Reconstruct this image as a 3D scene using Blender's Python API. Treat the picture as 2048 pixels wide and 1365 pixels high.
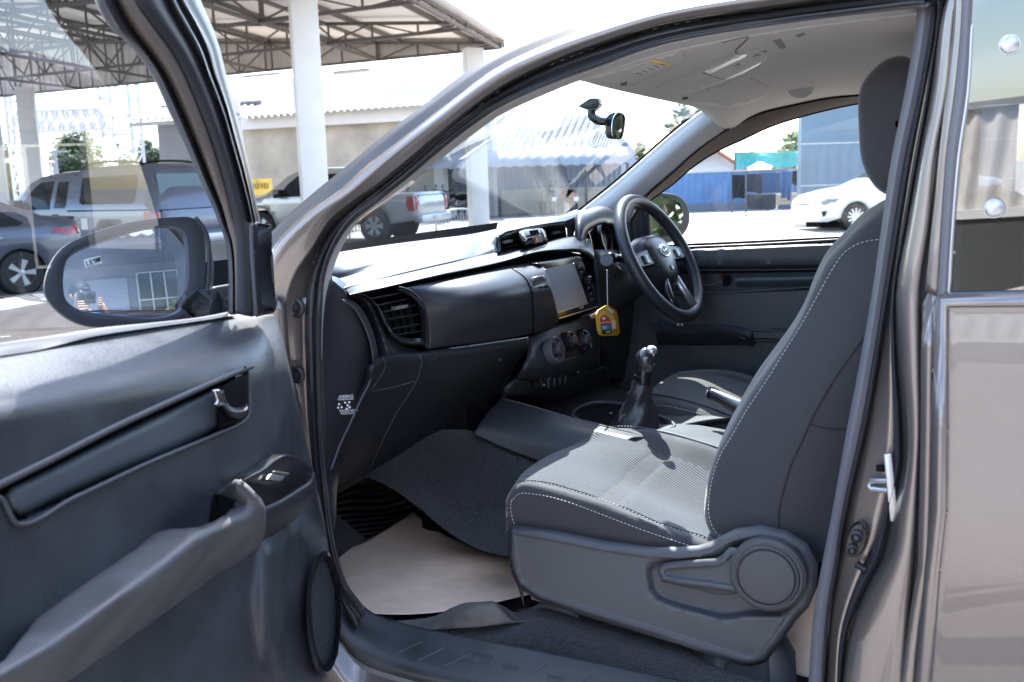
import bpy, bmesh, math, random
from math import sin, cos, pi, radians, atan2, sqrt
from mathutils import Vector, Matrix, noise
V = Vector
sc = bpy.context.scene
for o in list(bpy.data.objects): bpy.data.objects.remove(o)
# ---------------------------------------------------------------- camera
HEAD, PITCH, ROLL, FPX = radians(24), radians(9.5), radians(1.8), 2005.0
CAM = V((0, 0, 1.52))
_h = V((cos(HEAD), sin(HEAD), 0)); _r0 = V((sin(HEAD), -cos(HEAD), 0))
FWD = _h*cos(PITCH) - V((0, 0, 1))*sin(PITCH)
_u0 = _r0.cross(FWD)
RGT = _r0*cos(ROLL) - _u0*sin(ROLL)
UPV = _u0*cos(ROLL) + _r0*sin(ROLL)
cd = bpy.data.cameras.new('camera'); cam = bpy.data.objects.new('camera', cd); sc.collection.objects.link(cam)
cd.sensor_width = 36; cd.lens = FPX/2048*36; cd.clip_start = 0.02; cd.clip_end = 2000
Mc = Matrix((RGT, UPV, -FWD)).transposed().to_4x4(); Mc.translation = CAM; cam.matrix_world = Mc
cd.dof.use_dof = True; cd.dof.focus_distance = 2.3; cd.dof.aperture_fstop = 8.0
sc.camera = cam
# ---------------------------------------------------------------- sky and sun
SUN_AZ, SUN_EL = radians(28), radians(52)     # azimuth from +X towards +Y
w = bpy.data.worlds.new('World'); sc.world = w; w.use_nodes = True
nt = w.node_tree; bg = nt.nodes['Background']
sky = nt.nodes.new('ShaderNodeTexSky'); sky.sky_type = 'NISHITA'; sky.sun_disc = False
sky.sun_elevation = SUN_EL; sky.sun_rotation = pi/2 - SUN_AZ; sky.dust_density = 1.0; sky.air_density = 1.0
tc = nt.nodes.new('ShaderNodeTexCoord'); mp = nt.nodes.new('ShaderNodeMapping'); mp.inputs['Scale'].default_value = (1, 1, 3.0)
nz = nt.nodes.new('ShaderNodeTexNoise'); nz.inputs['Scale'].default_value = 2.2; nz.inputs['Detail'].default_value = 6; nz.inputs['Roughness'].default_value = .55
cr = nt.nodes.new('ShaderNodeValToRGB'); cr.color_ramp.elements[0].position = .50; cr.color_ramp.elements[1].position = .74
mx = nt.nodes.new('ShaderNodeMix'); mx.data_type = 'RGBA'
nt.links.new(tc.outputs['Generated'], mp.inputs[0]); nt.links.new(mp.outputs[0], nz.inputs['Vector'])
nt.links.new(nz.outputs['Fac'], cr.inputs[0]); nt.links.new(cr.outputs[0], mx.inputs[0])
nt.links.new(sky.outputs[0], mx.inputs[6]); mx.inputs[7].default_value = (6.6, 7.2, 8.6, 1)
nt.links.new(mx.outputs[2], bg.inputs[0]); bg.inputs[1].default_value = 0.15
sd = bpy.data.lights.new('sun', 'SUN'); sun = bpy.data.objects.new('sun', sd); sc.collection.objects.link(sun)
sd.energy = 4.0; sd.angle = radians(.5); sd.color = (1, .955, .88)
SUN_DIR = V((cos(SUN_EL)*cos(SUN_AZ), cos(SUN_EL)*sin(SUN_AZ), sin(SUN_EL)))
sun.rotation_euler = SUN_DIR.to_track_quat('Z', 'Y').to_euler(); sun.location = (8, 8, 30)
sc.view_settings.view_transform = 'Standard'; sc.view_settings.look = 'None'; sc.view_settings.gamma = 1
sc.view_settings.exposure = 2.42
sc.render.engine = 'CYCLES'; sc.cycles.max_bounces = 8; sc.cycles.transparent_max_bounces = 24
# ---------------------------------------------------------------- measuring: pixel of the 2048x1365 photograph -> point on a plane
def ray(u, v): return FWD + RGT*((u-1024)/FPX) + UPV*((682.5-v)/FPX)
def X(u, v, a): d = ray(u, v); return CAM + d*((a-CAM.x)/d.x)
def Y(u, v, a): d = ray(u, v); return CAM + d*((a-CAM.y)/d.y)
def Z(u, v, a): d = ray(u, v); return CAM + d*((a-CAM.z)/d.z)
def D(u, v, a): d = ray(u, v); return CAM + d*(a/d.dot(_h))
PHI = radians(77); HINGE = V((1.47, 1.10, 0)); DN = V((cos(PHI), -sin(PHI), 0)); DT = V((-sin(PHI), -cos(PHI), 0))
def O(u, v, off):                      # on the open door: plane 'off' metres inwards of its hinge line
    d = ray(u, v); k = ((HINGE-CAM).dot(DN)+off)/d.dot(DN); return CAM + d*k
def DW(s, off, z): return HINGE + DT*s + DN*off + V((0, 0, z))
def G(u, v, plane):                    # general plane (point, normal)
    p, n = plane; d = ray(u, v); return CAM + d*((p-CAM).dot(n)/d.dot(n))
AX = {'x': X, 'y': Y, 'z': Z, 'd': D, 'o': O}
def row(ax, pts, a=None):
    """pts: (u,v) or (u,v,val); missing values are interpolated along the row"""
    pts = [tuple(p) for p in pts]
    if a is not None: pts = [p if len(p) > 2 else (p[0], p[1], a) for p in pts]
    known = [i for i, p in enumerate(pts) if len(p) > 2]
    L = [0]
    for p, q in zip(pts, pts[1:]): L.append(L[-1]+math.hypot(p[0]-q[0], p[1]-q[1]))
    out = []
    for i, p in enumerate(pts):
        if len(p) > 2: val = p[2]
        else:
            lo = max([k for k in known if k < i], default=known[0]); hi = min([k for k in known if k > i], default=known[-1])
            val = pts[lo][2] if lo == hi else pts[lo][2]+(pts[hi][2]-pts[lo][2])*(L[i]-L[lo])/(L[hi]-L[lo])
        out.append(AX[ax](p[0], p[1], val))
    return out
def cr_spline(P, n, closed=False):
    """resample a polyline with a centripetal-like Catmull-Rom curve to n points, even in arc length"""
    P = [V(p) for p in P]
    if len(P) == 2 and not closed: return [P[0].lerp(P[1], i/(n-1)) for i in range(n)]
    m = len(P); pts = []
    seg = m if closed else m-1
    for i in range(seg):
        if closed: a, b, c, d = P[(i-1) % m], P[i], P[(i+1) % m], P[(i+2) % m]
        else:
            b, c = P[i], P[i+1]; a = P[i-1] if i > 0 else b*2-c; d = P[i+2] if i+2 < m else c*2-b
        l1, l2, l3 = max((b-a).length, 1e-6), max((c-b).length, 1e-6), max((d-c).length, 1e-6)
        m1 = ((b-a)/l1+(c-b)/l2)*.5*l2; m2 = ((c-b)/l2+(d-c)/l3)*.5*l2
        for k in range(12):
            t = k/12; t2, t3 = t*t, t*t*t
            pts.append(b*(2*t3-3*t2+1)+m1*(t3-2*t2+t)+c*(-2*t3+3*t2)+m2*(t3-t2))
    pts.append(P[0] if closed else P[-1])
    L = [0]
    for p, q in zip(pts, pts[1:]): L.append(L[-1]+(q-p).length)
    out = []; j = 0; N = n if closed else n-1
    for i in range(n):
        s = L[-1]*i/N
        while j < len(L)-2 and L[j+1] < s: j += 1
        t = (s-L[j])/max(L[j+1]-L[j], 1e-9); out.append(pts[j].lerp(pts[j+1], min(max(t, 0), 1)))
    return out
# ---------------------------------------------------------------- object helpers
COL = sc.collection
def put(name, me, mat=None, parent=None, smooth=True):
    ob = bpy.data.objects.new(name, me); COL.objects.link(ob)
    if mat is not None and not me.materials: me.materials.append(mat)
    if smooth is True:
        for p in me.polygons: p.use_smooth = True
    elif smooth:
        bm = bmesh.new(); bm.from_mesh(me)
        for f in bm.faces: f.smooth = True
        for e in bm.edges:
            if len(e.link_faces) == 2 and e.calc_face_angle(0) > radians(smooth): e.smooth = False
        bm.to_mesh(me); bm.free()
    if parent is not None:
        ob.parent = parent
        off = parent.location.copy() if parent.parent is None else V((0, 0, 0))
        ob.matrix_parent_inverse = Matrix.Translation(-off)
    return ob
def thing(name, label, cat, loc=(0, 0, 0), group=None, kind=None):
    o = bpy.data.objects.new(name, None); COL.objects.link(o); o.location = loc; o.empty_display_size = .2
    return tag(o, label, cat, group, kind)
def tag(o, label=None, cat=None, group=None, kind=None):
    if label: o['label'] = label
    if cat: o['category'] = cat
    if group: o['group'] = group
    if kind: o['kind'] = kind
    return o
def lettering(name, body, size, M, mt, parent, extrude=.0002, font=None):
    fc = bpy.data.curves.new(name, 'FONT'); fc.body = body; fc.size = size; fc.extrude = extrude
    t = bpy.data.objects.new('tmp', fc); COL.objects.link(t); me = bpy.data.meshes.new_from_object(t.evaluated_get(bpy.context.evaluated_depsgraph_get()))
    bpy.data.objects.remove(t); me.transform(M); me.materials.clear(); return put(name, me, mt, parent, False)
def part(name, parent):
    o = bpy.data.objects.new(name, None); COL.objects.link(o); o.parent = parent
    off = parent.location.copy() if parent.parent is None else V((0, 0, 0))
    o.matrix_parent_inverse = Matrix.Translation(-off); return o
def mesh_from(vs, fs, name='m'):
    me = bpy.data.meshes.new(name); me.from_pydata([tuple(v) for v in vs], [], fs); me.update(); return me
class MB:
    """collects shapes into one mesh"""
    def __init__(s): s.v = []; s.f = []; s.mi = []; s.cur = 0
    def add(s, vs, fs):
        b = len(s.v); s.v += [V(v) for v in vs]; s.f += [tuple(i+b for i in f) for f in fs]; s.mi += [s.cur]*len(fs); return s
    def box(s, lo, hi, M=None, bev=0):
        bm = bmesh.new(); bmesh.ops.create_cube(bm, size=1)
        lo, hi = V(lo), V(hi)
        for v in bm.verts: v.co = V([lo[i]+(hi[i]-lo[i])*(v.co[i]+.5) for i in range(3)])
        if bev: bmesh.ops.bevel(bm, geom=bm.edges[:], offset=bev, segments=2, affect='EDGES', profile=.5)
        if M is not None: bm.transform(M)
        bm.verts.index_update(); s.add([v.co.copy() for v in bm.verts], [[v.index for v in f.verts] for f in bm.faces]); bm.free(); return s
    def bar(s, a, b, w, h=None, up=V((0, 0, 1))):
        a, b = V(a), V(b); h = h or w; d = (b-a).normalized(); x = d.cross(up)
        if x.length < 1e-4: x = d.cross(V((1, 0, 0)))
        x.normalize(); y = x.cross(d); vs = []
        for p in (a, b):
            for i, j in ((-1, -1), (1, -1), (1, 1), (-1, 1)): vs.append(p+x*i*w/2+y*j*h/2)
        return s.add(vs, [(0, 3, 2, 1), (4, 5, 6, 7), (0, 1, 5, 4), (1, 2, 6, 5), (2, 3, 7, 6), (3, 0, 4, 7)])
    def tube(s, P, r, n=8, cap=True, closed=False):
        P = [V(p) for p in P]; R = r if isinstance(r, (list, tuple)) else [r]*len(P); vs = []; fs = []
        up = None; m = len(P)
        for i, p in enumerate(P):
            if closed: d = (P[(i+1) % m]-P[i-1]).normalized()
            else: d = (P[min(i+1, m-1)]-P[max(i-1, 0)]).normalized()
            if up is None: up = d.orthogonal().normalized()
            up = (up-d*up.dot(d)); up = up.normalized() if up.length > 1e-6 else d.orthogonal().normalized()
            sd_ = d.cross(up)
            for k in range(n): a = 2*pi*k/n; vs.append(p+(up*cos(a)+sd_*sin(a))*R[i])
        for i in range(m if closed else m-1):
            j = (i+1) % m
            for k in range(n): k2 = (k+1) % n; fs.append((i*n+k, i*n+k2, j*n+k2, j*n+k))
        if cap and not closed: fs.append(tuple(range(n-1, -1, -1))); fs.append(tuple((m-1)*n+k for k in range(n)))
        return s.add(vs, fs)
    def lathe(s, prof, M, n=32):
        """prof: (radius, height) pairs, turned about local z"""
        vs = []; fs = []
        for r_, z_ in prof:
            for k in range(n): a = 2*pi*k/n; vs.append(M @ V((r_*cos(a), r_*sin(a), z_)))
        for i in range(len(prof)-1):
            for k in range(n): k2 = (k+1) % n; fs.append((i*n+k, i*n+k2, (i+1)*n+k2, (i+1)*n+k))
        if prof[0][0] > 1e-5: fs.append(tuple(range(n-1, -1, -1)))
        if prof[-1][0] > 1e-5: fs.append(tuple((len(prof)-1)*n+k for k in range(n)))
        return s.add(vs, fs)
    def prism(s, P, ext):
        P = [V(p) for p in P]; n = len(P); ext = V(ext)
        return s.add(P+[p+ext for p in P], [tuple(range(n))]+[tuple(range(2*n-1, n-1, -1))]+[(i, i+n, (i+1) % n+n, (i+1) % n) for i in range(n)])
    def grid(s, rows):
        nu = len(rows[0]); vs = [p for r_ in rows for p in r_]
        return s.add(vs, [(i*nu+k, i*nu+k+1, (i+1)*nu+k+1, (i+1)*nu+k) for i in range(len(rows)-1) for k in range(nu-1)])
    def build(s, name, mat, parent=None, smooth=30, mats=None, fix=True):
        me = mesh_from(s.v, s.f, name)
        if mats:
            for m_ in mats: me.materials.append(m_)
            for p, i in zip(me.polygons, s.mi): p.material_index = i
        if fix:
            bm = bmesh.new(); bm.from_mesh(me); bmesh.ops.recalc_face_normals(bm, faces=bm.faces[:]); bm.to_mesh(me); bm.free()
        return put(name, me, mat, parent, smooth)
def frame_at(p, n, up=V((0, 0, 1))):
    """matrix whose z axis is n and y axis near up"""
    n = V(n).normalized(); x = V(up).cross(n); x.normalize(); y = n.cross(x)
    M = Matrix((x, y, n)).transposed().to_4x4(); M.translation = V(p); return M
def lofted(rows, nu, nv=None, curve=True):
    R = [cr_spline(r_, nu) for r_ in rows]
    if nv and curve:
        cols = [cr_spline([r_[k] for r_ in R], nv) for k in range(nu)]
        R = [[cols[k][i] for k in range(nu)] for i in range(nv)]
    return R
def loft(name, rows, mat, parent=None, nu=40, nv=None, thick=0, curve=True, smooth=60, away=False):
    """a sheet through traced rows, faced towards the camera and given real thickness behind"""
    R = lofted(rows, nu, nv, curve); n = len(R[0])
    vs = [p for r_ in R for p in r_]
    fs = [(i*n+k, i*n+k+1, (i+1)*n+k+1, (i+1)*n+k) for i in range(len(R)-1) for k in range(n-1)]
    me = mesh_from(vs, fs, name)
    s_ = sum((CAM-p.center).dot(p.normal)*p.area for p in me.polygons)
    if (s_ < 0) != away: me.flip_normals()
    ob = put(name, me, mat, parent, smooth)
    if thick:
        md = ob.modifiers.new('solid', 'SOLIDIFY'); md.thickness = thick; md.offset = -1
    return ob
def fan(name, P, mat, parent, thick=.004, bev=0, nrm=None):
    """plate cut to the closed outline P (roughly planar), facing the camera"""
    P = [V(p) for p in P]; me = mesh_from(P, [tuple(range(len(P)))], name)
    pl = me.polygons[0]
    if (CAM-pl.center).dot(pl.normal) < 0: me.flip_normals()
    ob = put(name, me, mat, parent, False)
    md = ob.modifiers.new('solid', 'SOLIDIFY'); md.thickness = thick; md.offset = -1
    if bev:
        b = ob.modifiers.new('bevel', 'BEVEL'); b.width = bev; b.segments = 3; b.limit_method = 'ANGLE'
        for p in me.polygons: p.use_smooth = True
    return ob
def pipe(name, P, r, mat, parent=None, n=60, seg=8, closed=False):
    mb = MB(); mb.tube(cr_spline(P, n, closed), r, seg, closed=closed); return mb.build(name, mat, parent, 180)
def stitches(name, P, mat, parent, step=.0075, ln=.0048, r=.0009, lift=.001):
    P = cr_spline(P, 400); L = 0; mb = MB(); nxt = 0; start = None
    T = sum((b-a).length for a, b in zip(P, P[1:])); k = int(T/step); Q = cr_spline(P, k*2+1)
    for i in range(k):
        a = Q[2*i]; b = a+(Q[2*i+1]-a).normalized()*ln
        t = (CAM-a).normalized()*lift; m = (a+b)/2+t*1.6
        mb.tube([a, m, b], [r*.6, r, r*.6], 5)
    return mb.build(name, mat, parent, 180)
# ---------------------------------------------------------------- materials
def mat(name, col=(.5, .5, .5), rough=.5, metal=0, spec=.5, coat=0, coatr=.05, bump=None, var=None, emit=None, sheen=0, alpha=1, vecscale=None, specks=None):
    """bump: list of (kind, scale, strength, distance); var: (scale, amount[, detail]) mottles colour and roughness"""
    m = bpy.data.materials.new(name); m.use_nodes = True; t = m.node_tree; b = t.nodes['Principled BSDF']
    b.inputs['Base Color'].default_value = (*col, 1); b.inputs['Roughness'].default_value = rough; b.inputs['Metallic'].default_value = metal
    b.inputs['Specular IOR Level'].default_value = spec; b.inputs['Coat Weight'].default_value = coat; b.inputs['Coat Roughness'].default_value = coatr
    if sheen: b.inputs['Sheen Weight'].default_value = sheen; b.inputs['Sheen Roughness'].default_value = .4
    if emit: b.inputs['Emission Color'].default_value = (*emit[0], 1); b.inputs['Emission Strength'].default_value = emit[1]
    co = t.nodes.new('ShaderNodeTexCoord'); vec = co.outputs['Object']
    if vecscale:
        mpn = t.nodes.new('ShaderNodeMapping'); mpn.inputs['Scale'].default_value = vecscale; t.links.new(vec, mpn.inputs[0]); vec = mpn.outputs[0]
    if var:
        n = t.nodes.new('ShaderNodeTexNoise'); n.inputs['Scale'].default_value = var[0]; n.inputs['Detail'].default_value = 8 if len(var) < 3 else var[2]
        n.inputs['Roughness'].default_value = .6; t.links.new(vec, n.inputs['Vector'])
        r_ = t.nodes.new('ShaderNodeMapRange'); r_.inputs[1].default_value = .3; r_.inputs[2].default_value = .7
        r_.inputs[3].default_value = 1-var[1]; r_.inputs[4].default_value = 1+var[1]; t.links.new(n.outputs['Fac'], r_.inputs[0])
        hsv = t.nodes.new('ShaderNodeHueSaturation'); hsv.inputs['Color'].default_value = (*col, 1); t.links.new(r_.outputs[0], hsv.inputs['Value'])
        t.links.new(hsv.outputs[0], b.inputs['Base Color'])
        rr = t.nodes.new('ShaderNodeMath'); rr.operation = 'MULTIPLY'; rr.inputs[1].default_value = rough; t.links.new(r_.outputs[0], rr.inputs[0]); t.links.new(rr.outputs[0], b.inputs['Roughness'])
    if specks:                                            # dust: sparse pale grains
        n = t.nodes.new('ShaderNodeTexNoise'); n.inputs['Scale'].default_value = specks[0]; n.inputs['Detail'].default_value = 2; t.links.new(vec, n.inputs['Vector'])
        r_ = t.nodes.new('ShaderNodeMapRange'); r_.inputs[1].default_value = specks[1]; r_.inputs[2].default_value = specks[1]+.03; t.links.new(n.outputs['Fac'], r_.inputs[0])
        mx_ = t.nodes.new('ShaderNodeMix'); mx_.data_type = 'RGBA'; mx_.inputs[7].default_value = (.15, .15, .155, 1); t.links.new(r_.outputs[0], mx_.inputs[0])
        src = b.inputs['Base Color'].links
        if src: t.links.new(src[0].from_socket, mx_.inputs[6])
        else: mx_.inputs[6].default_value = (*col, 1)
        t.links.new(mx_.outputs[2], b.inputs['Base Color'])
    last = None
    for kind, s_, st, dist in (bump or []):
        if kind == 'noise':
            n = t.nodes.new('ShaderNodeTexNoise'); n.inputs['Scale'].default_value = s_; n.inputs['Detail'].default_value = 3; out = n.outputs['Fac']
        elif kind == 'voronoi':
            n = t.nodes.new('ShaderNodeTexVoronoi'); n.inputs['Scale'].default_value = s_; out = n.outputs['Distance']
        elif kind.startswith('wave'):
            n = t.nodes.new('ShaderNodeTexWave'); n.inputs['Scale'].default_value = s_; n.bands_direction = kind[4:].upper() or 'X'
            n.inputs['Distortion'].default_value = 0; out = n.outputs['Fac']
        t.links.new(vec, n.inputs['Vector'])
        bp = t.nodes.new('ShaderNodeBump'); bp.inputs['Strength'].default_value = st; bp.inputs['Distance'].default_value = dist
        t.links.new(out, bp.inputs['Height'])
        if last: t.links.new(last, bp.inputs['Normal'])
        last = bp.outputs[0]
    if last: t.links.new(last, b.inputs['Normal'])
    return m
def glass(name, tint=(.93, .96, .95), amount=1.0, rough=0.0):
    """thin pane: lets light straight through, tinted, and reflects by angle"""
    m = bpy.data.materials.new(name); m.use_nodes = True; t = m.node_tree; t.nodes.remove(t.nodes['Principled BSDF'])
    tr = t.nodes.new('ShaderNodeBsdfTransparent'); tr.inputs[0].default_value = (*tint, 1)
    gl = t.nodes.new('ShaderNodeBsdfGlossy'); gl.inputs['Roughness'].default_value = rough
    fr = t.nodes.new('ShaderNodeFresnel'); ge = t.nodes.new('ShaderNodeNewGeometry'); mr_ = t.nodes.new('ShaderNodeMapRange')
    mr_.inputs[3].default_value = 1.5; mr_.inputs[4].default_value = 1/1.5; t.links.new(ge.outputs['Backfacing'], mr_.inputs[0]); t.links.new(mr_.outputs[0], fr.inputs[0])   # same sheet from either side
    ml = t.nodes.new('ShaderNodeMath'); ml.operation = 'MULTIPLY'; ml.inputs[1].default_value = amount; ml.use_clamp = True
    ms = t.nodes.new('ShaderNodeMixShader'); t.links.new(fr.outputs[0], ml.inputs[0]); t.links.new(ml.outputs[0], ms.inputs[0])
    t.links.new(tr.outputs[0], ms.inputs[1]); t.links.new(gl.outputs[0], ms.inputs[2]); t.links.new(ms.outputs[0], t.nodes['Material Output'].inputs[0])
    return m
GRAIN = [('noise', 260, .25, .0006), ('voronoi', 900, .2, .0004)]
M_ = dict(
 plastic=mat('dark_plastic', (.022, .024, .029), .5, bump=GRAIN, var=(6, .12)),
 dash=mat('dash_plastic', (.026, .028, .034), .38, bump=GRAIN, var=(5, .1)),
 gloss=mat('gloss_black_plastic', (.012, .012, .014), .2, bump=[('noise', 60, .02, .001)]),
 doorp=mat('door_plastic', (.044, .048, .056), .42, bump=[('noise', 190, .35, .0009), ('voronoi', 700, .3, .0005)], var=(9, .3), specks=(210, .77)),
 armp=mat('worn_armrest_plastic', (.088, .086, .09), .46, bump=[('noise', 300, .3, .0006)], var=(12, .25), specks=(230, .77)),
 greyp=mat('grey_plastic', (.066, .069, .077), .5, bump=[('noise', 500, .25, .0004)], var=(5, .08)),
 dialp=mat('dial_plastic', (.06, .06, .064), .6, bump=[('noise', 500, .2, .0004)]),
 pocketp=mat('pocket_plastic', (.075, .09, .105), .38, bump=[('noise', 300, .1, .0004)], var=(8, .1)),
 paint=mat('bronze_grey_paint', (.205, .18, .17), .36, metal=.7, coat=1, coatr=.02, var=(1200, .1, 1)),
 rubber=mat('rubber_seal', (.028, .029, .033), .42, bump=[('noise', 120, .1, .0005)]),
 sealgrey=mat('flocked_seal', (.13, .13, .145), .6, bump=[('noise', 500, .2, .0004)]),
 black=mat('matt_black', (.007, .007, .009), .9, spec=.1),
 chrome=mat('chrome', (.62, .62, .64), .2, metal=1),
 silver=mat('silver_trim', (.5, .51, .53), .35, metal=.8),
 liner=mat('headliner', (.50, .475, .45), .95, bump=[('noise', 400, .3, .0006)], var=(3, .05)),
 pillar=mat('pillar_trim', (.42, .41, .40), .7, bump=[('noise', 350, .2, .0005)]),
 wpillar=mat('window_frame_trim', (.12, .095, .082), .7, bump=[('noise', 200, .2, .0005)]),
 fabric=mat('seat_fabric', (.040, .039, .044), .9, bump=[('noise', 900, .5, .0006), ('noise', 13, .35, .012), ('noise', 45, .15, .003)], sheen=.35, var=(7, .1)),
 carpet=mat('carpet', (.022, .023, .027), .95, bump=[('noise', 240, 1.0, .006)], var=(150, .9, 3), sheen=.2, specks=(300, .70)),
 thread=mat('pale_thread', (.5, .49, .47), .8),
 paper=mat('kraft_paper', (.88, .67, .52), .8, bump=[('noise', 6, .5, .03), ('noise', 40, .15, .004)], var=(18, .05)),
 glass=glass('clear_glass', (.93, .96, .95)),
 wglass=glass('windscreen_glass', (.76, .85, .92), 1.25),
 mirror=mat('mirror_glass', (.72, .76, .84), .01, metal=1),
 leather=mat('boot_leather', (.022, .022, .026), .35, bump=[('noise', 160, .4, .001), ('noise', 22, .5, .006)]),
)
# seat insert: ribbed herringbone fabric
def ribbed(name, col, sx, sy, ang):
    m = mat(name, col, .85, sheen=.3); t = m.node_tree; b = t.nodes['Principled BSDF']
    co = t.nodes.new('ShaderNodeTexCoord'); mp_ = t.nodes.new('ShaderNodeMapping'); mp_.inputs['Rotation'].default_value = (0, 0, ang); t.links.new(co.outputs['Object'], mp_.inputs[0])
    wv = t.nodes.new('ShaderNodeTexWave'); wv.inputs['Scale'].default_value = sx; wv.inputs['Distortion'].default_value = 1.6; wv.inputs['Detail Scale'].default_value = sy; wv.inputs['Detail'].default_value = 1
    t.links.new(mp_.outputs[0], wv.inputs['Vector'])
    cr_ = t.nodes.new('ShaderNodeMix'); cr_.data_type = 'RGBA'; cr_.inputs[6].default_value = (*[c*.7 for c in col], 1); cr_.inputs[7].default_value = (*[min(1, c*1.3) for c in col], 1)
    t.links.new(wv.outputs['Fac'], cr_.inputs[0]); t.links.new(cr_.outputs[2], b.inputs['Base Color'])
    bp = t.nodes.new('ShaderNodeBump'); bp.inputs['Strength'].default_value = .8; bp.inputs['Distance'].default_value = .002
    t.links.new(wv.outputs['Fac'], bp.inputs['Height']); t.links.new(bp.outputs[0], b.inputs['Normal']); return m
M_['insert'] = ribbed('ribbed_seat_insert', (.046, .048, .055), 42, 1.5, .35)
def col(name, c, r_=.6, **k):
    if name not in M_: M_[name] = mat(name, c, r_, **k)
    return M_[name]
# ---------------------------------------------------------------- traced reliefs and projections
import numpy as np
from mathutils.geometry import delaunay_2d_cdt
from mathutils.bvhtree import BVHTree
def sdist(P, poly):
    """signed distance (inside > 0) of points P (n,2) to a closed polygon"""
    q = np.array(poly, float); r_ = np.roll(q, -1, 0); d = np.full(len(P), 1e9); ins = np.zeros(len(P), bool)
    for a, b in zip(q, r_):
        e = b-a; w_ = P-a; t = np.clip((w_@e)/max(e@e, 1e-9), 0, 1); d = np.minimum(d, np.hypot(*(w_-t[:, None]*e).T))
        c = ((a[1] <= P[:, 1]) & (b[1] > P[:, 1])) | ((b[1] <= P[:, 1]) & (a[1] > P[:, 1]))
        if abs(e[1]) > 1e-9: ins ^= c & (P[:, 0] < a[0]+(P[:, 1]-a[1])*e[0]/e[1])
    return np.where(ins, d, -d)
def curve2(P, n=60): return [(p.x, p.y) for p in cr_spline([V((a, b, 0)) for a, b in P], n, True)]
def relief(name, ax, outline, base, mt, parent, feats=(), edge=None, step=12, thick=.01, smooth_outline=0, smooth=50):
    """a moulded panel: outline traced, given its real plane, with raised and sunken features of real depth"""
    out = curve2(outline, smooth_outline) if smooth_outline else [tuple(p) for p in outline]
    pts = list(out); edges = [(i, (i+1) % len(out)) for i in range(len(out))]
    us = [p[0] for p in out]; vs_ = [p[1] for p in out]
    g = np.array([(u+(step/2 if j % 2 else 0), v) for j, v in enumerate(np.arange(min(vs_)+step/2, max(vs_), step)) for u in np.arange(min(us)+step/2, max(us), step)])
    g = g[sdist(g, out) > step*.45] if len(g) else g
    for poly, dep, wd in feats:
        for k in (-wd/2, wd/2):
            c = np.array(poly, float); ctr = c.mean(0)
        q = np.array(cr_pts(poly, max(wd*.7, 4))); q = q[sdist(q, out) > 2] if len(q) else q
        g = np.vstack([g, q]) if len(q) else g
    if edge:                                              # rings just inside the outline, so that the rolled edge is even
        rg_ = np.array(cr_pts(out, 1)); nn_ = []
        q = [np.array(p, float) for p in out]
        for i in range(len(q)):
            a, b = q[i], q[(i+1) % len(q)]; L = np.hypot(*(b-a)); e = (b-a)/max(L, 1e-9); n2 = np.array([-e[1], e[0]]); m_ = max(int(L/7), 1)
            for k in range(m_):
                for f_ in (.12, .3, .6, 1.0): nn_ += [a+(b-a)*(k+.5)/m_+n2*edge[1]*f_, a+(b-a)*(k+.5)/m_-n2*edge[1]*f_]
        nn_ = np.array(nn_); ds_ = sdist(nn_, out); nn_ = nn_[ds_ > edge[1]*.1]
        g = g[sdist(g, out) > edge[1]*1.25] if len(g) else g
        g = np.vstack([g.reshape(-1, 2), nn_])
    pts += [tuple(p) for p in g]
    r_ = delaunay_2d_cdt([V(p) for p in pts], edges, [], 1, 1e-4)
    P = np.array([(v.x, v.y) for v in r_[0]]); b = np.array([base(u, v) for u, v in P]) if callable(base) else np.full(len(P), float(base))
    for poly, dep, wd in feats:
        s = np.clip(sdist(P, poly)/wd+.5, 0, 1); b += dep*(s*s*(3-2*s))
    if edge:
        s = np.clip(sdist(P, out)/edge[1], 0, 1); b -= edge[0]*(1-np.sqrt(np.maximum(0, 1-(1-s)**2)))
    vs = [AX[ax](u, v, x) for (u, v), x in zip(P, b)]
    me = mesh_from(vs, [list(f) for f in r_[2]], name)
    if sum((CAM-p.center).dot(p.normal)*p.area for p in me.polygons) < 0: me.flip_normals()
    ob = put(name, me, mt, parent, smooth)
    if thick: md = ob.modifiers.new('solid', 'SOLIDIFY'); md.thickness = thick; md.offset = -1
    return ob
def cr_pts(poly, d):
    """points on both sides of a contour so that its flank is well sampled"""
    q = [np.array(p, float) for p in poly]; out = []
    for i in range(len(q)):
        a, b = q[i], q[(i+1) % len(q)]; L = np.hypot(*(b-a)); n = max(int(L/8), 1); e = (b-a)/max(L, 1e-9); nn = np.array([-e[1], e[0]])
        for k in range(n):
            p = a+(b-a)*k/n
            for s in (-.7, -.35, 0, .35, .7): out.append(p+nn*d*s)
    return out
_bvh = {}
def on(ob, u, v, lift=.002):
    k = ob.name
    if k not in _bvh: _bvh[k] = BVHTree.FromPolygons([x.co.copy() for x in ob.data.vertices], [tuple(p.vertices) for p in ob.data.polygons])
    d = ray(u, v).normalized(); h = _bvh[k].ray_cast(CAM, d)
    if h[0] is None: h = _bvh[k].find_nearest(CAM+d*2.0)
    return h[0]-d*lift
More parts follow.
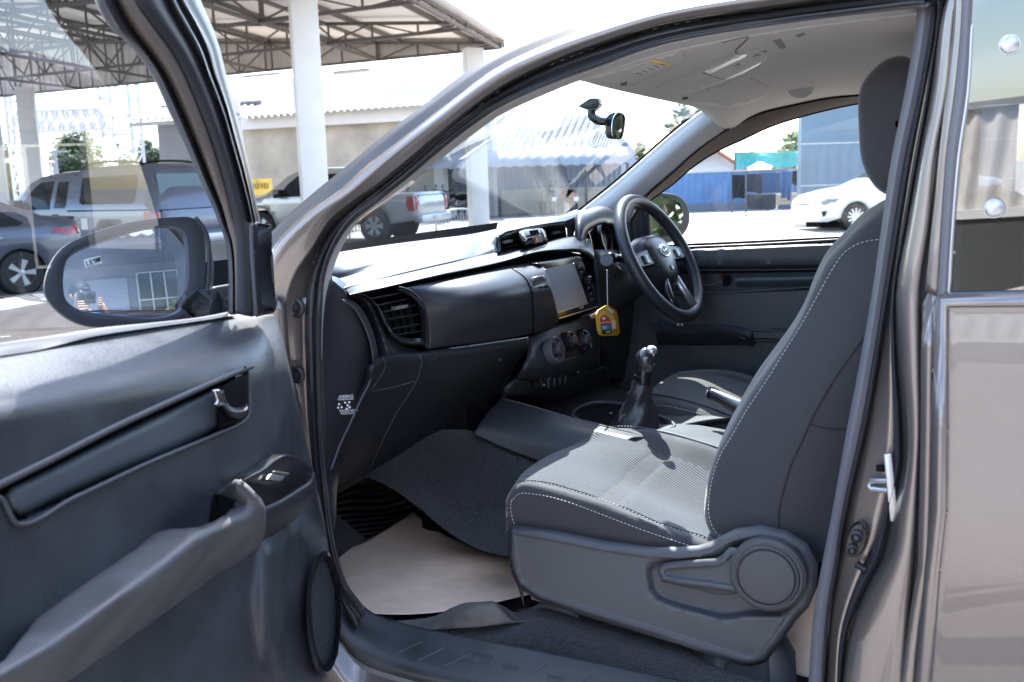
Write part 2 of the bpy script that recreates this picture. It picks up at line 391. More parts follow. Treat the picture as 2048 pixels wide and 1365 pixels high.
def decal(name, ob, outline, mt, parent, lift=.003, thick=.003, sm=0, bev=0):
    """thin plate that follows the surface of ob"""
    P = curve2(outline, sm) if sm else [tuple(p) for p in outline]; st_ = 7
    us = [p[0] for p in P]; vv = [p[1] for p in P]; g = np.array([(u, v) for v in np.arange(min(vv)+st_/2, max(vv), st_) for u in np.arange(min(us)+st_/2, max(us), st_)]).reshape(-1, 2)
    g = g[sdist(g, P) > 2] if len(g) else g
    r_ = delaunay_2d_cdt([V(p) for p in P]+[V(p) for p in g], [(i, (i+1) % len(P)) for i in range(len(P))], [], 1, 1e-4)
    e = sdist(np.array([(p.x, p.y) for p in r_[0]]), P); me = mesh_from([on(ob, p.x, p.y, lift*(min(1, .25+max(0, k)/4) if bev else 1)) for p, k in zip(r_[0], e)], [list(f) for f in r_[2]], name)
    if sum((CAM-p.center).dot(p.normal)*p.area for p in me.polygons) < 0: me.flip_normals()
    o = put(name, me, mt, parent, 60); md = o.modifiers.new('solid', 'SOLIDIFY'); md.thickness = thick; md.offset = -1; return o
def on_line(ob, pts, lift=.002, n=40):
    q = cr_spline([V((a, b, 0)) for a, b in pts], n); return [on(ob, p.x, p.y, lift) for p in q]
# ================================================================ THE PICKUP TRUCK
TR = thing('pickup_truck', 'bronze grey pickup with its passenger door wide open, dark interior and fabric seats', 'pickup truck', (2.28, .2, 0))
mp = M_
# ---- door opening: A pillar, roof rail, seals
sil = [(470, 640), (500, 520), (567, 440), (634, 380), (679, 344), (788, 255), (857, 203), (925, 151), (994, 110), (1063, 74), (1100, 60), (1200, 22), (1322, -12), (1544, -50), (1750, -80), (1900, -95)]
d0 = [(480, 640), (516, 505), (580, 440), (655, 380), (695, 344), (788, 266), (870, 204), (994, 118), (1100, 70), (1200, 35), (1322, 3), (1544, -36), (1750, -66), (1900, -82)]
d1 = [(492, 640), (538, 505), (597, 440), (680, 380), (717, 344), (788, 290), (870, 226), (994, 136), (1100, 86), (1200, 51), (1322, 16), (1544, -22), (1750, -52), (1900, -68)]
lt = [(505, 640), (552, 505), (613, 440), (702, 380), (740, 347), (788, 307), (870, 246), (994, 154), (1100, 105), (1200, 69), (1322, 32), (1544, -6), (1750, -34), (1900, -50)]
br = [(566, 720), (567, 640), (585, 560), (622, 500), (659, 442), (710, 400), (755, 369), (800, 333), (870, 274), (994, 179), (1100, 124), (1200, 86), (1322, 48), (1544, 13), (1750, -14), (1900, -28)]
br2 = [(608, 720), (606, 640), (616, 560), (637, 500), (668, 452), (720, 408), (765, 376), (812, 340), (880, 282), (994, 186), (1100, 131), (1200, 93), (1322, 55), (1544, 20), (1750, -7), (1900, -20)]
li = [(624, 720), (623, 640), (630, 560), (649, 505), (680, 455), (740, 400), (801, 350), (858, 300), (905, 256), (994, 197), (1100, 143), (1200, 106), (1322, 68), (1544, 32), (1750, 6), (1900, -6)]
dk = [(643, 720), (644, 640), (650, 560), (667, 500), (703, 443), (760, 399), (829, 344), (875, 306), (935, 261), (994, 219), (1100, 171), (1200, 134), (1322, 92), (1544, 52), (1750, 24), (1835, 11)]
bg_ = [(646, 720), (650, 640), (660, 560), (681, 500), (715, 443), (775, 397), (843, 346), (890, 310), (955, 262), (994, 234), (1100, 184), (1200, 146), (1322, 106), (1544, 63), (1750, 36), (1835, 26)]
ap = part('door_opening_frame', TR)
loft('a_pillar', [row('x', sil, 1.60), row('x', sil, 1.555)], mp['paint'], ap, 60, thick=0)
loft('drip_seal', [row('x', sil, 1.553), row('x', d0, 1.535), row('x', [(a, b) for a, b in d0], 1.535), row('x', d1, 1.52)], mp['rubber'], ap, 70, 9)
loft('roof_rail', [row('x', d1, 1.521), row('x', [((a+c)/2, (b+d)/2) for (a, b), (c, d) in zip(d1, lt)], 1.492), row('x', lt, 1.487), row('x', br, 1.50)], mp['paint'], ap, 80, 20, thick=.02)
# jamb below the pillar, seen between the door edge and the seal
jm = loft('hinge_jamb', [row('x', [(470, 640), (500, 740), (545, 900), (600, 1120), (640, 1365)], 1.52), row('x', [(545, 600), (560, 720), (585, 900), (625, 1100), (655, 1365)], 1.475),
    row('x', [(567, 605), (577, 720), (598, 860), (635, 1080), (668, 1365)], 1.485), row('x', [(576, 600), (586, 720), (606, 860), (640, 1080), (674, 1365)], 1.525),
    row('x', [(613, 595), (612, 720), (618, 860), (645, 1060), (680, 1330)], 1.53)], mp['paint'], ap, 40, 24, thick=.01)
loft('hinge_jamb_corner', [row('x', br, 1.50), row('x', br2, 1.535)], mp['paint'], ap, 80, 6)
down = lambda top, rest: [p for p in reversed(top)]+rest
li_l = down(li, [(625, 800), (631, 900), (639, 980), (652, 1060), (666, 1130), (686, 1200), (716, 1250)])
s1_l = down([(a+ (c-a)*.35, b+(d-b)*.35) for (a, b), (c, d) in zip(li, dk)], [(632, 800), (637, 900), (645, 980), (656, 1060), (669, 1125), (689, 1190), (722, 1238)])
s2_l = down([(a+ (c-a)*.7, b+(d-b)*.7) for (a, b), (c, d) in zip(li, dk)], [(639, 800), (643, 900), (650, 980), (660, 1060), (672, 1118), (692, 1180), (726, 1226)])
dk_l = down(dk, [(645, 800), (650, 900), (656, 980), (664, 1060), (676, 1112), (696, 1170), (730, 1216)])
b2_l = down(br2, [(612, 800), (619, 900), (628, 980), (644, 1060), (660, 1130), (680, 1200), (708, 1260)])
sl = loft('door_seal', [row('x', b2_l, 1.535), row('x', li_l, 1.515), row('x', s1_l, 1.525), row('x', s2_l, 1.512), row('x', dk_l, 1.545)], mp['rubber'], ap, 120, 28, thick=.006)
loft('inner_pillar_trim', [row('x', dk, 1.548), row('x', bg_, 1.60), row('x', bg_, 1.64)], mp['pillar'], ap, 80, 10, thick=.004)
# rubber plug and bolt on the jamb
for (u, v, r_) in ((593, 615, .019), (596, 750, .016)):
    p = X(u, v, 1.522); mb = MB(); mb.lathe([(r_, 0), (r_, .004), (r_*.75, .007), (r_*.45, .004), (r_*.4, .008), (0, .009)], frame_at(p, (-1, 0, 0)), 24); mb.build('rubber_plug', mp['rubber'], ap)
# ---- B pillar, rear access door
sa = [(1833, 48), (1812, 180), (1785, 314), (1765, 450), (1746, 582), (1722, 720), (1695, 860), (1665, 1026), (1645, 1130), (1629, 1222), (1616, 1400)]
sb = [(1860, 48), (1838, 180), (1809, 314), (1787, 450), (1767, 582), (1745, 720), (1720, 860), (1684, 1026), (1668, 1130), (1653, 1222), (1641, 1400)]
sc_ = [(1874, 48), (1853, 180), (1828, 314), (1805, 450), (1782, 582), (1758, 720), (1732, 860), (1694, 1026), (1677, 1130), (1661, 1222), (1648, 1400)]
sa = [(1838, -40)]+sa; sb = [(1866, -40)]+sb; sc_ = [(1880, -40)]+sc_
rb0 = [(1890, -40), (1874, 48), (1853, 180), (1828, 314), (1805, 450), (1784, 582), (1782, 700), (1787, 860), (1785, 930), (1765, 1026), (1741, 1105), (1706, 1182), (1682, 1262), (1672, 1400)]
rb1 = [(1896, -40), (1880, 48), (1860, 180), (1836, 314), (1812, 450), (1790, 582), (1792, 700), (1804, 860), (1804, 930), (1782, 1026), (1768, 1105), (1729, 1182), (1698, 1262), (1679, 1400)]
c0_ = [(1905, -40), (1884, 30), (1866, 180), (1842, 314), (1818, 450), (1797, 582), (1800, 700), (1812, 860), (1812, 930), (1795, 1026), (1782, 1105), (1745, 1182), (1712, 1262), (1690, 1400)]
c1_ = [(1912, -40), (1905, 48), (1893, 180), (1868, 314), (1855, 450), (1836, 582), (1836, 700), (1838, 860), (1833, 960), (1829, 1050), (1822, 1140), (1815, 1230), (1808, 1400)]
g0 = [(1916, -40), (1909, 48), (1896, 180), (1873, 314), (1862, 450), (1846, 582), (1855, 660), (1872, 800), (1869, 900), (1866, 1026), (1854, 1140), (1842, 1230), (1829, 1400)]
BP = part('b_pillar', TR)
loft('seal_flock', [row('x', sa, 1.59), row('x', sa, 1.555), row('x', [((a+c)/2, (b+d)/2) for (a, b), (c, d) in zip(sa, sb)], 1.538), row('x', sb, 1.545)], mp['sealgrey'], BP, 60, 14)
loft('door_seal', [row('x', sb, 1.546), row('x', [((a+c)/2, (b+d)/2) for (a, b), (c, d) in zip(sb, sc_)], 1.535), row('x', sc_, 1.56)], mp['rubber'], BP, 60, 10)
jb = loft('striker_jamb', [row('x', sc_, 1.556), row('x', rb0, 1.535)], mp['paint'], BP, 60, 5, thick=.01)
loft('rubber_edge', [row('x', rb0, 1.533), row('x', [((a+c)/2, (b+d)/2) for (a, b), (c, d) in zip(rb0, rb1)], 1.515), row('x', rb1, 1.53)], mp['rubber'], BP, 70, 8)
loft('pillar_column', [row('x', rb1, 1.531), row('x', c0_, 1.50), row('x', [((a*1.4+c*.6)/2, b) for (a, b), (c, d) in zip(c0_[:9]+c0_[9:], c1_+[c1_[-1]])], 1.482), row('x', c1_, 1.478), row('x', [(a+5, b) for a, b in c1_], 1.50)], mp['paint'], BP, 70, 26, thick=.01)
g1 = [(1922, -40), (1922, 48), (1908, 180), (1884, 314), (1880, 400), (1874, 500), (1873, 582), (1871, 640), (1872, 860), (1868, 1000), (1861, 1140), (1848, 1230), (1831, 1365), (1828, 1400)]
loft('pillar_gap', [row('x', c1_, 1.51), row('x', [(a+1, b) for a, b in g1], 1.51)], mp['rubber'], BP, 60)
RD = part('rear_door', TR)
q0 = [(1909, -40), (1906, 48), (1892, 180), (1876, 314), (1868, 400), (1857, 500), (1849, 582)]
q1 = [(1926, -40), (1923, 48), (1911, 180), (1893, 314), (1887, 400), (1881, 500), (1875, 590)]
loft('window_post', [row('x', q0, 1.49), row('x', [(a+4, b) for a, b in q0], 1.468), row('x', q1, 1.464)], mp['paint'], RD, 40, 10, thick=.01)
w0 = [(1948, -40), (1943, 48), (1935, 180), (1916, 314), (1909, 400), (1902, 500), (1897, 596)]
loft('window_seal', [row('x', q1, 1.463), row('x', [((a+c)/2, (b+d)/2) for (a, b), (c, d) in zip(q1, w0)], 1.455), row('x', w0, 1.462)], mp['sealgrey'], RD, 40, 10)
M_['tglass'] = glass('tinted_glass', (.16, .18, .20), 4.5)
rg = relief('rear_side_glass', 'x', w0+[(2960, 590), (2900, -60)], lambda u, v: 1.466-.000105*(u-1900), M_['tglass'], RD, thick=0, step=30)
pipe('glass_edge_seal', row('x', [(1944, 48), (1936, 180), (1917, 314), (1906, 440), (1899, 560), (1899, 592), (1908, 598), (2000, 596), (2300, 590)], 1.463), .003, mp['silver'], RD, 120)
relief('waist_moulding', 'x', [(1872, 596), (1900, 601), (2300, 597), (2300, 605), (1896, 610), (1888, 612), (1874, 610)], 1.46, mp['silver'], RD, thick=.01, step=10)
relief('edge_return', 'x', [(1874, 606), (1890, 612), (1891, 860), (1889, 1026), (1876, 1140), (1857, 1365), (1855, 1420), (1831, 1420), (1833, 1365), (1848, 1240), (1865, 1140), (1869, 1000), (1872, 860), (1873, 700)], lambda u, v: 1.475, mp['paint'], RD, edge=(.012, 9), thick=.02, step=10)
def pan(u, v):
    t = (v-612)/800
    return 1.456-.000105*(u-1890)-.022*sin(min(max(t, 0), 1)*pi*.9)-.004*cos(t*9)
relief('door_panel', 'x', [(1893, 612), (2500, 606), (2500, 1450), (1852, 1450), (1859, 1365), (1878, 1140), (1891, 1026), (1893, 860)], pan, mp['paint'], RD, edge=(.006, 7), step=20, thick=.02, smooth=180)
for (u, v, r_) in ((2019, 90, 17), (1988, 417, 17)):
    p = X(u, v, 1.452); k = r_/FPX*1.35; mb = MB(); mb.lathe([(k*1.1, 0), (k*1.08, .002)]+[(k*cos(a*pi/16), .002+k*.38*sin(a*pi/16)) for a in range(9)], frame_at(p, (-1, 0, 0)), 32); mb.build('dome_stud', M_['silver'], RD, 40)
# striker, courtesy switch, small latch
st = MB(); p = X(1782, 975, 1.52)
st.box((-.004, -.006, -.052), (.004, .006, .052), Matrix.Translation(p)@Matrix.Rotation(-.12, 4, 'X'), .003)
q = X(1745, 967, 1.53)
st.tube([X(1776, 962, 1.52), X(1742, 962, 1.532), X(1738, 970, 1.534), X(1742, 978, 1.532), X(1776, 982, 1.52)], .0042, 10)
st.build('striker', mp['silver'], BP, 40)
relief('striker_slot', 'x', [(1752, 931), (1778, 931), (1780, 945), (1752, 943)], 1.53, mp['black'], BP, thick=.004)
sw = MB(); 
fan('courtesy_switch', [X(u, v, 1.522) for u, v in curve2([(1712, 1051), (1724, 1050), (1732, 1060), (1733, 1080), (1727, 1102), (1712, 1115), (1698, 1113), (1690, 1102), (1692, 1080), (1700, 1060)], 40)], mp['gloss'], BP, .02, .004)
for (u, v, r_) in ((1714, 1072, 12), (1706, 1098, 10)):
    k = r_/FPX*1.6; sw.lathe([(k, 0), (k, .006), (k*.7, .009), (k*.6, .007), (k*.35, .013), (0, .014)], frame_at(X(u, v, 1.521), (-1, 0, 0)), 20)
sw.build('switch_button', mp['rubber'], BP)
lt_ = MB()
lt_.tube([X(1755, 1100, 1.53), X(1745, 1122, 1.525), X(1732, 1150, 1.53), X(1722, 1175, 1.54)], [.008, .009, .007, .004], 8)
lt_.tube([X(1712, 1128, 1.52), X(1728, 1138, 1.52), X(1738, 1142, 1.53)], [.006, .006, .005], 8)
lt_.build('release_latch', mp['gloss'], BP, 40)
# ---- roof, headliner, outer shell that keeps the sun out
HP = part('roof', TR)
hl = loft('headliner', [row('x', [(1155, 160), (1322, 108), (1544, 64), (1750, 36), (1835, 26), (2100, -20)], 1.635),
    row('x', [(1215, 176), (1350, 140), (1540, 100), (1750, 75), (1850, 70), (2100, 50)], 1.95), row('x', [(1285, 192), (1400, 165), (1560, 140), (1720, 120), (1850, 115), (2100, 105)], 2.30),
    row('x', [(1350, 206), (1450, 200), (1570, 178), (1700, 160), (1850, 155), (2100, 150)], 2.65), row('x', [(1408, 217), (1448, 262), (1520, 227), (1589, 210), (1658, 196), (1713, 191), (1850, 180), (2100, 175)], 2.97)], mp['liner'], HP, 60, 40, thick=.01)
mb = MB(); mb.box((1.66, -1.3, 1.766), (3.0, .56, 1.774), bev=.003); mb.build('roof_skin', mp['paint'], HP)
bp_ = MB(); bp_.box((1.47, -1.3, .5), (1.60, -.02, .9)); bp_.box((1.6, -1.32, .5), (3.05, -1.25, 1.22)); bp_.box((1.6, -1.32, 1.68), (3.05, -1.25, 1.765)); bp_.box((3.06, -1.3, .45), (3.10, 1.2, 1.24)); bp_.box((3.02, -1.3, 1.2), (3.08, .12, 1.26)); bp_.box((3.02, -1.3, 1.66), (3.08, .12, 1.78)); bp_.box((3.02, -1.3, 1.27), (3.08, -1.15, 1.65)); bp_.box((3.02, -.05, 1.27), (3.08, .12, 1.65))
bp_.build('body_shell', mp['paint'], TR)
for nm_, lo__, hi__ in (('quarter_panel', (1.445, -1.33, .5), (1.49, -.30, 1.28)), ('rear_corner_post', (1.47, -1.33, 1.28), (1.52, -1.10, 1.74)), ('rear_roof_rail', (1.50, -1.33, 1.725), (1.68, -.14, 1.772))):
    mb = MB(); mb.box(lo__, hi__, bev=.012); mb.build(nm_, mp['paint'], TR)
# visors, overhead console, marks on the liner
vz = part('sun_visor', HP)
va = decal('visor_board', hl, [(1180, 160), (1262, 133), (1330, 112), (1368, 106), (1374, 112), (1366, 125), (1330, 143), (1283, 164), (1262, 173), (1220, 168)], mp['liner'], vz, .012, .016, 40, .006)
decal('warning_label', hl, [(1262, 146), (1290, 153), (1346, 130), (1308, 121)], mat('visor_label', (.52, .5, .49), .7, var=(60, .12)), vz, .016, .001)
decal('label_heading', hl, [(1297, 126), (1308, 120), (1348, 130), (1338, 134), (1315, 129)], col('label_amber', (.72, .5, .2), .7), vz, .018, .001)
mb = MB()
for k in range(5):
    a = on(hl, 1272+k*12, 146-k*4.4, .019); b = on(hl, 1283+k*12, 149-k*4.4, .019); mb.bar(a, b, .0012, .0012)
mb.build('label_print', col('label_ink', (.25, .1, .08), .7), vz)
vz2 = part('sun_visor', HP)
decal('visor_board', hl, [(1380, 203), (1388, 190), (1449, 166), (1485, 152), (1530, 169), (1545, 178), (1538, 190), (1510, 204), (1462, 214), (1415, 211)], mp['liner'], vz2, .007, .006, 44, .006)
for (u, v) in ((1247, 167), (1370, 197)):
    p = on(hl, u, v, .014); mb = MB(); mb.box((-.015, -.006, -.004), (.015, .006, .004), Matrix.Translation(p)@Matrix.Rotation(.4, 4, 'Z'), .002); mb.build('visor_clip', mp['wpillar'], vz if u < 1300 else vz2)
oc = part('overhead_console', HP)
decal('console_housing', hl, [(1309, 176), (1380, 146), (1465, 107), (1492, 98), (1522, 100), (1537, 112), (1528, 126), (1490, 145), (1449, 162), (1373, 187), (1335, 184)], mat('console_beige', (.44, .415, .39), .7), oc, .010, .008, 60, .004)
def lens(P): decal('map_lamp', hl, P, mat('lamp_lens', (.72, .71, .68), .25), oc, .012, .002)
lens([(1409, 144), (1452, 124), (1478, 109), (1495, 109), (1490, 115), (1462, 128), (1421, 148)])
lens([(1449, 159), (1484, 142), (1516, 124), (1523, 123), (1520, 129), (1487, 147), (1460, 158)])
for (u, v) in ((1475, 133), (1513, 114)): decal('lamp_switch', hl, [(u-9, v+1), (u+2, v-6), (u+9, v-2), (u-2, v+5)], col('switch_grey', (.18, .17, .165), .6), oc, .0125, .002)
pipe('console_seam', [on(hl, u, v, .0115) for u, v in ((1405, 146), (1430, 154), (1448, 160))], .001, mp['wpillar'], oc, 20)
gh = part('grab_handle_mounts', HP)
for P in (((1533, 80), (1545, 68), (1560, 64), (1553, 72), (1540, 77)), ((1565, 101), (1578, 91), (1585, 88), (1580, 95))): decal('mount_clip', hl, P, col('foam_tan', (.62, .5, .4), .9), gh, .004, .003)
for P in (((1545, 82), (1560, 78), (1572, 97), (1560, 98)), ((1590, 71), (1606, 65), (1611, 70), (1596, 76))): decal('mount_hole', hl, P, col('shadow_trim', (.2, .19, .185), .9), gh, .003, .001)
pipe('liner_seam', on_line(hl, [(1445, 85), (1480, 76), (1530, 60)], .002), .0012, mp['wpillar'], HP, 40)
p = on(hl, 1601, 179, .003); mb = MB(); mb.lathe([(.030, 0), (.031, .002), (.028, .004), (0, .004)], frame_at(p, (CAM-p)*.3+V((0, 0, -1))), 32); mb.build('speaker_cap', mp['liner'], HP, 50)
# ---- windscreen, far pillars, far door frame
WS = [row('x', [(640, 560), (690, 500), (760, 440), (870, 352), (1000, 258), (1155, 160)], 1.66), row('x', [(830, 500), (900, 470), (960, 420), (1040, 340), (1140, 255), (1240, 180)], 1.95), row('x', [(960, 480), (1010, 450), (1080, 400), (1150, 330), (1220, 265), (1290, 190)], 2.3),
      row('x', [(1165, 430), (1180, 416), (1235, 362), (1290, 312), (1350, 262), (1408, 217)], 2.96)]
WS[0][0] = V((1.62, 1.26, 1.30)); WS[1][0] = V((1.95, 1.33, 1.31)); WS[2][0] = V((2.3, 1.36, 1.31)); WS[3][0] = V((2.98, 1.24, 1.31))
def wsrow(x, ytop, ybot, ztop, zbot, n=9): return [V((x, ytop+(ybot-ytop)*t-.02*sin(pi*t), ztop+(zbot-ztop)*t+.05*sin(pi*t))) for t in [i/(n-1) for i in range(n)]]
loft('windscreen', [wsrow(1.62, .60, 1.20, 1.685, 1.33), wsrow(1.9, .66, 1.32, 1.70, 1.335), wsrow(2.28, .70, 1.36, 1.705, 1.335), wsrow(2.66, .70, 1.32, 1.70, 1.335), wsrow(2.98, .66, 1.20, 1.685, 1.33)], mp['wglass'], TR, 24, 24, smooth=180)
fa = part('far_pillar', TR)
loft('pillar_trim', [row('x', [(1120, 452), (1165, 418), (1235, 362), (1350, 262), (1408, 217)], 2.94), row('x', [(1190, 448), (1213, 418), (1262, 377), (1350, 298), (1428, 238)], 2.915), row('x', [(1255, 445), (1285, 398), (1310, 375), (1350, 340), (1400, 297), (1450, 262)], 2.95)], mp['pillar'], fa, 40, 16, thick=.03)
pipe('windscreen_edge', row('x', [(1120, 450), (1165, 416), (1235, 360), (1350, 260), (1406, 216)], 2.955), .005, mp['black'], fa, 40)
up_ = [(1270, 420), (1290, 396), (1348, 343), (1400, 297), (1448, 263), (1520, 228), (1589, 211), (1658, 197), (1713, 192), (1850, 178), (2000, 170)]
lo_ = [(1282, 420), (1300, 402), (1348, 367), (1382, 337), (1434, 303), (1486, 279), (1537, 255), (1601, 234), (1713, 208), (1850, 192), (2000, 182)]
FD = part('driver_door', TR)
loft('window_frame', [row('x', up_, 2.955), row('x', [((a+c)/2, (b+d)/2) for (a, b), (c, d) in zip(up_, lo_)], 2.975), row('x', lo_, 3.0), row('x', lo_, 3.04)], mp['wpillar'], FD, 60, 14, thick=.02)
pipe('frame_edge_seal', row('x', lo_, 3.0), .003, mp['black'], FD, 60)
pipe('pillar_seam', row('x', up_, 2.95), .002, mp['black'], FD, 60)
relief('window_glass', 'x', lo_[:9]+[(1850, 200), (1850, 480), (1700, 475), (1380, 492), (1280, 497), (1268, 470)], 3.03, glass('driver_window_glass', (.93, .96, .95), .5), FD, thick=0, step=40)
def dx(u, v): return 2.985
relief('door_trim', 'x', [(1240, 480), (1290, 494), (1380, 491), (1540, 484), (1700, 476), (1900, 466), (1900, 1000), (1180, 1000), (1180, 700)], 2.985, mp['doorp'], FD,
       feats=[([(1200, 495), (1380, 496), (1700, 482), (1950, 470), (1950, 530), (1660, 535), (1398, 538), (1200, 542)], -.035, 14),
              ([(1330, 547), (1640, 541), (1950, 535), (1950, 572), (1630, 578), (1450, 584), (1330, 590)], .03, 6),
              ([(1310, 650), (1470, 655), (1500, 662), (1700, 660), (1950, 655), (1950, 690), (1500, 680), (1330, 668)], -.045, 8)], step=14, thick=.03)
pipe('waist_seal', row('x', [(1240, 486), (1290, 493), (1380, 490), (1540, 483), (1700, 475), (1900, 465)], 2.98), .004, mp['black'], FD, 60)
pipe('waist_edge', row('x', [(1290, 498), (1380, 495), (1540, 488), (1700, 479), (1900, 469)], 2.965), .004, mp['doorp'], FD, 60)
pipe('trim_crease', row('x', [(1395, 541), (1540, 540), (1640, 538), (1900, 532)], 2.955), .0025, mp['gloss'], FD, 60)
pipe('pocket_lip', row('x', [(1330, 588), (1450, 585), (1560, 579), (1640, 573), (1900, 560)], 2.965), .003, mp['doorp'], FD, 60)
loft('pocket_bolster', [row('x', [(1468, 547), (1560, 545), (1648, 543), (1800, 538)], 3.0), row('x', [(1470, 560), (1560, 558), (1650, 556), (1800, 551)], 2.98), row('x', [(1474, 575), (1560, 575), (1640, 571), (1800, 566)], 3.005)], mp['pocketp'], FD, 30, 10)
dh = part('door_handle', FD)
loft('handle_lever', [row('x', [(1440, 550), (1446, 560), (1445, 572)], 2.975), row('x', [(1449, 549), (1455, 560), (1450, 574)], 2.955), row('x', [(1458, 549), (1462, 560), (1457, 572)], 2.975)], mp['gloss'], dh, 12, 10, thick=.004)
pipe('handle_pull', row('x', [(1402, 571), (1425, 570), (1441, 563)], 2.97), .003, mp['greyp'], dh, 20)
relief('lock_marker', 'x', [(1438, 548), (1457, 548), (1457, 556), (1440, 557)], 2.965, col('red_marker', (.12, .02, .03), .5), dh, thick=.003)
loft('armrest', [row('x', [(1310, 652), (1380, 655), (1470, 655), (1495, 666)], 2.93), row('x', [(1310, 660), (1380, 662), (1470, 662), (1498, 672)], 2.90), row('x', [(1315, 690), (1400, 690), (1480, 690), (1510, 690)], 2.96)], mp['doorp'], FD, 30, 12, thick=.02)
for u in (1356, 1364): mb = MB(); mb.box((-.004, -.004, -.004), (.004, .004, .004), Matrix.Translation(X(u, 650, 2.92)), .001); mb.build('window_switch', mp['silver'], FD)
# far side mirror, seen past the steering wheel
fm = part('side_mirror', FD)
om = curve2([(1284, 400), (1300, 388), (1335, 386), (1362, 393), (1377, 412), (1381, 440), (1374, 462), (1355, 480), (1325, 490), (1300, 488), (1285, 470)], 50)

im = curve2([(1292, 404), (1305, 396), (1333, 394), (1352, 400), (1363, 415), (1365, 438), (1356, 457), (1341, 469), (1318, 475), (1300, 472), (1292, 455)], 50)
PLM = (Y(1330, 440, 1.035), (ray(1330, 440).normalized()*-1+V((.25, -.9, .02)).normalized()).normalized())
fan('mirror_housing', [G(u, v, (PLM[0]-PLM[1]*.004, PLM[1])) for u, v in om], mp['plastic'], fm, .08, .008)
fan('mirror_glass', [G(u, v, PLM) for u, v in im], mp['mirror'], fm, .003)
mb = MB(); mb.tube([Y(1280, 478, 1.04), Y(1310, 485, 1.05)], .03, 10); mb.build('mirror_arm', mp['gloss'], fm)
relief('mirror_sail', 'x', [(1262, 440), (1285, 398), (1292, 430), (1296, 494), (1262, 494)], 2.99, mp['dash'], FD, thick=.02, edge=(.006, 8), step=9)
# ================================================================ dashboard
DB = part('dashboard', TR)
dp = mp['dash']
def dy(u0, y0, u1, y1): return lambda u: y0+(y1-y0)*(u-u0)/(u1-u0)
def yrow(pts, f): return [Y(u, v, f(u)) for u, v in pts]
# depth (forward distance) of the face of the dashboard along its length
F0 = dy(700, 1.045, 1180, .875)
r0 = yrow([(640, 512), (688, 503), (760, 492), (860, 479), (940, 469), (1010, 455), (1113, 436), (1149, 421), (1200, 412), (1240, 424), (1290, 440)], dy(690, 1.24, 1240, 1.16))
r1 = yrow([(640, 552), (676, 546), (738, 526), (845, 493), (930, 474), (1003, 458), (1113, 438), (1149, 424), (1200, 414), (1240, 427), (1290, 445)], dy(690, 1.17, 1240, 1.06))
r2 = yrow([(640, 562), (680, 556), (750, 535), (850, 506), (930, 485), (990, 473), (1032, 461), (1075, 452), (1129, 444), (1160, 440), (1190, 430)], dy(690, 1.165, 1180, .985))
r3 = yrow([(640, 590), (701, 573), (804, 547), (907, 524), (993, 506), (996, 505), (1034, 496), (1076, 487), (1131, 474), (1150, 472), (1165, 470)], dy(700, 1.085, 1180, .945))
loft('upper_pad', [r0, r1, r2[:6]+[Y(1000, 470, .99), Y(1032, 460, .985), Y(1075, 451, .98), Y(1129, 443, .975), Y(1150, 436, .97)]], dp, DB, 80, 24, thick=.01)
loft('upper_pad', [r2[:6]+[Y(991, 474, .995)], r3[:5]+[Y(993, 505, .985), Y(993, 505.5, .985)]], dp, DB, 60, 14, thick=.01)
loft('shelf', [yrow([(690, 578), (701, 573), (804, 547), (907, 524), (993, 505), (1076, 487), (1131, 474), (1160, 470), (1176, 474), (1186, 492)], dy(700, 1.09, 1186, .945)),
     yrow([(697, 586), (707, 580), (804, 560), (907, 538), (1000, 516), (1076, 497), (1131, 486), (1160, 484), (1178, 490), (1187, 500)], lambda u: F0(u)+.02),
     yrow([(700, 590), (708, 588), (804, 567.5), (900, 546), (1000, 524), (1076, 504), (1131, 500), (1160, 501), (1178, 507), (1189, 518)], lambda u: F0(u)),
     yrow([(700, 593), (709, 591), (804, 570), (900, 549), (1000, 528), (1076, 509), (1131, 505), (1160, 507), (1177, 513), (1188, 523)], lambda u: F0(u)+.012)], dp, DB, 80, 20, thick=0)
loft('shelf_gap', [yrow([(700, 592), (804, 568), (900, 547), (1000, 526), (1076, 507), (1150, 506), (1180, 515)], lambda u: F0(u)+.014), yrow([(735, 605), (804, 582), (900, 562), (1000, 542), (1076, 530), (1150, 520), (1185, 522)], lambda u: F0(u)+.045)], mp['black'], DB, 40)
# bulging airbag cover
go = (.012, -.015, -.036, -.050, -.042, -.006)
gb = [yrow(P, lambda u, k=k: F0(u)+go[k]*(min(1, max(0, (u-800-12*k)/110)))) for k, P in enumerate(([(800, 578), (856, 565), (930, 549), (1014, 531)], [(818, 588), (870, 574), (940, 558), (1030, 541)], [(838, 606), (885, 590), (955, 572), (1050, 556)],
      [(850, 628), (900, 612), (965, 596), (1062, 580)], [(857, 662), (910, 648), (970, 634), (1066, 620)], [(858, 700), (915, 692), (975, 684), (1066, 668)]))]
loft('airbag_cover', gb, dp, DB, 50, 36, thick=.01)
co = (.012, -.015, -.036, -.048, -.038, -.004)
cb = [yrow(P, lambda u, k=k: F0(u)+co[k]) for k, P in enumerate(([(1014, 531), (1045, 527), (1080, 521)], [(1031, 541), (1060, 536), (1086, 530)], [(1051, 556), (1072, 551), (1092, 546)], [(1063, 580), (1080, 577), (1100, 570)], [(1067, 620), (1085, 616), (1112, 612)], [(1067, 668), (1090, 660), (1118, 645)]))]
cbo = loft('stack_panel', cb, dp, DB, 30, 30, thick=.01)
pipe('cover_seam', [p+(CAM-p).normalized()*.001 for p in (cr_spline([r_[-1] for r_ in gb], 20))], .0016, mp['black'], DB, 40)
decal('card_slot', cbo, [(1060, 556), (1088, 550), (1098, 562), (1100, 575), (1078, 578), (1068, 571)], mp['gloss'], DB, .002, .002)
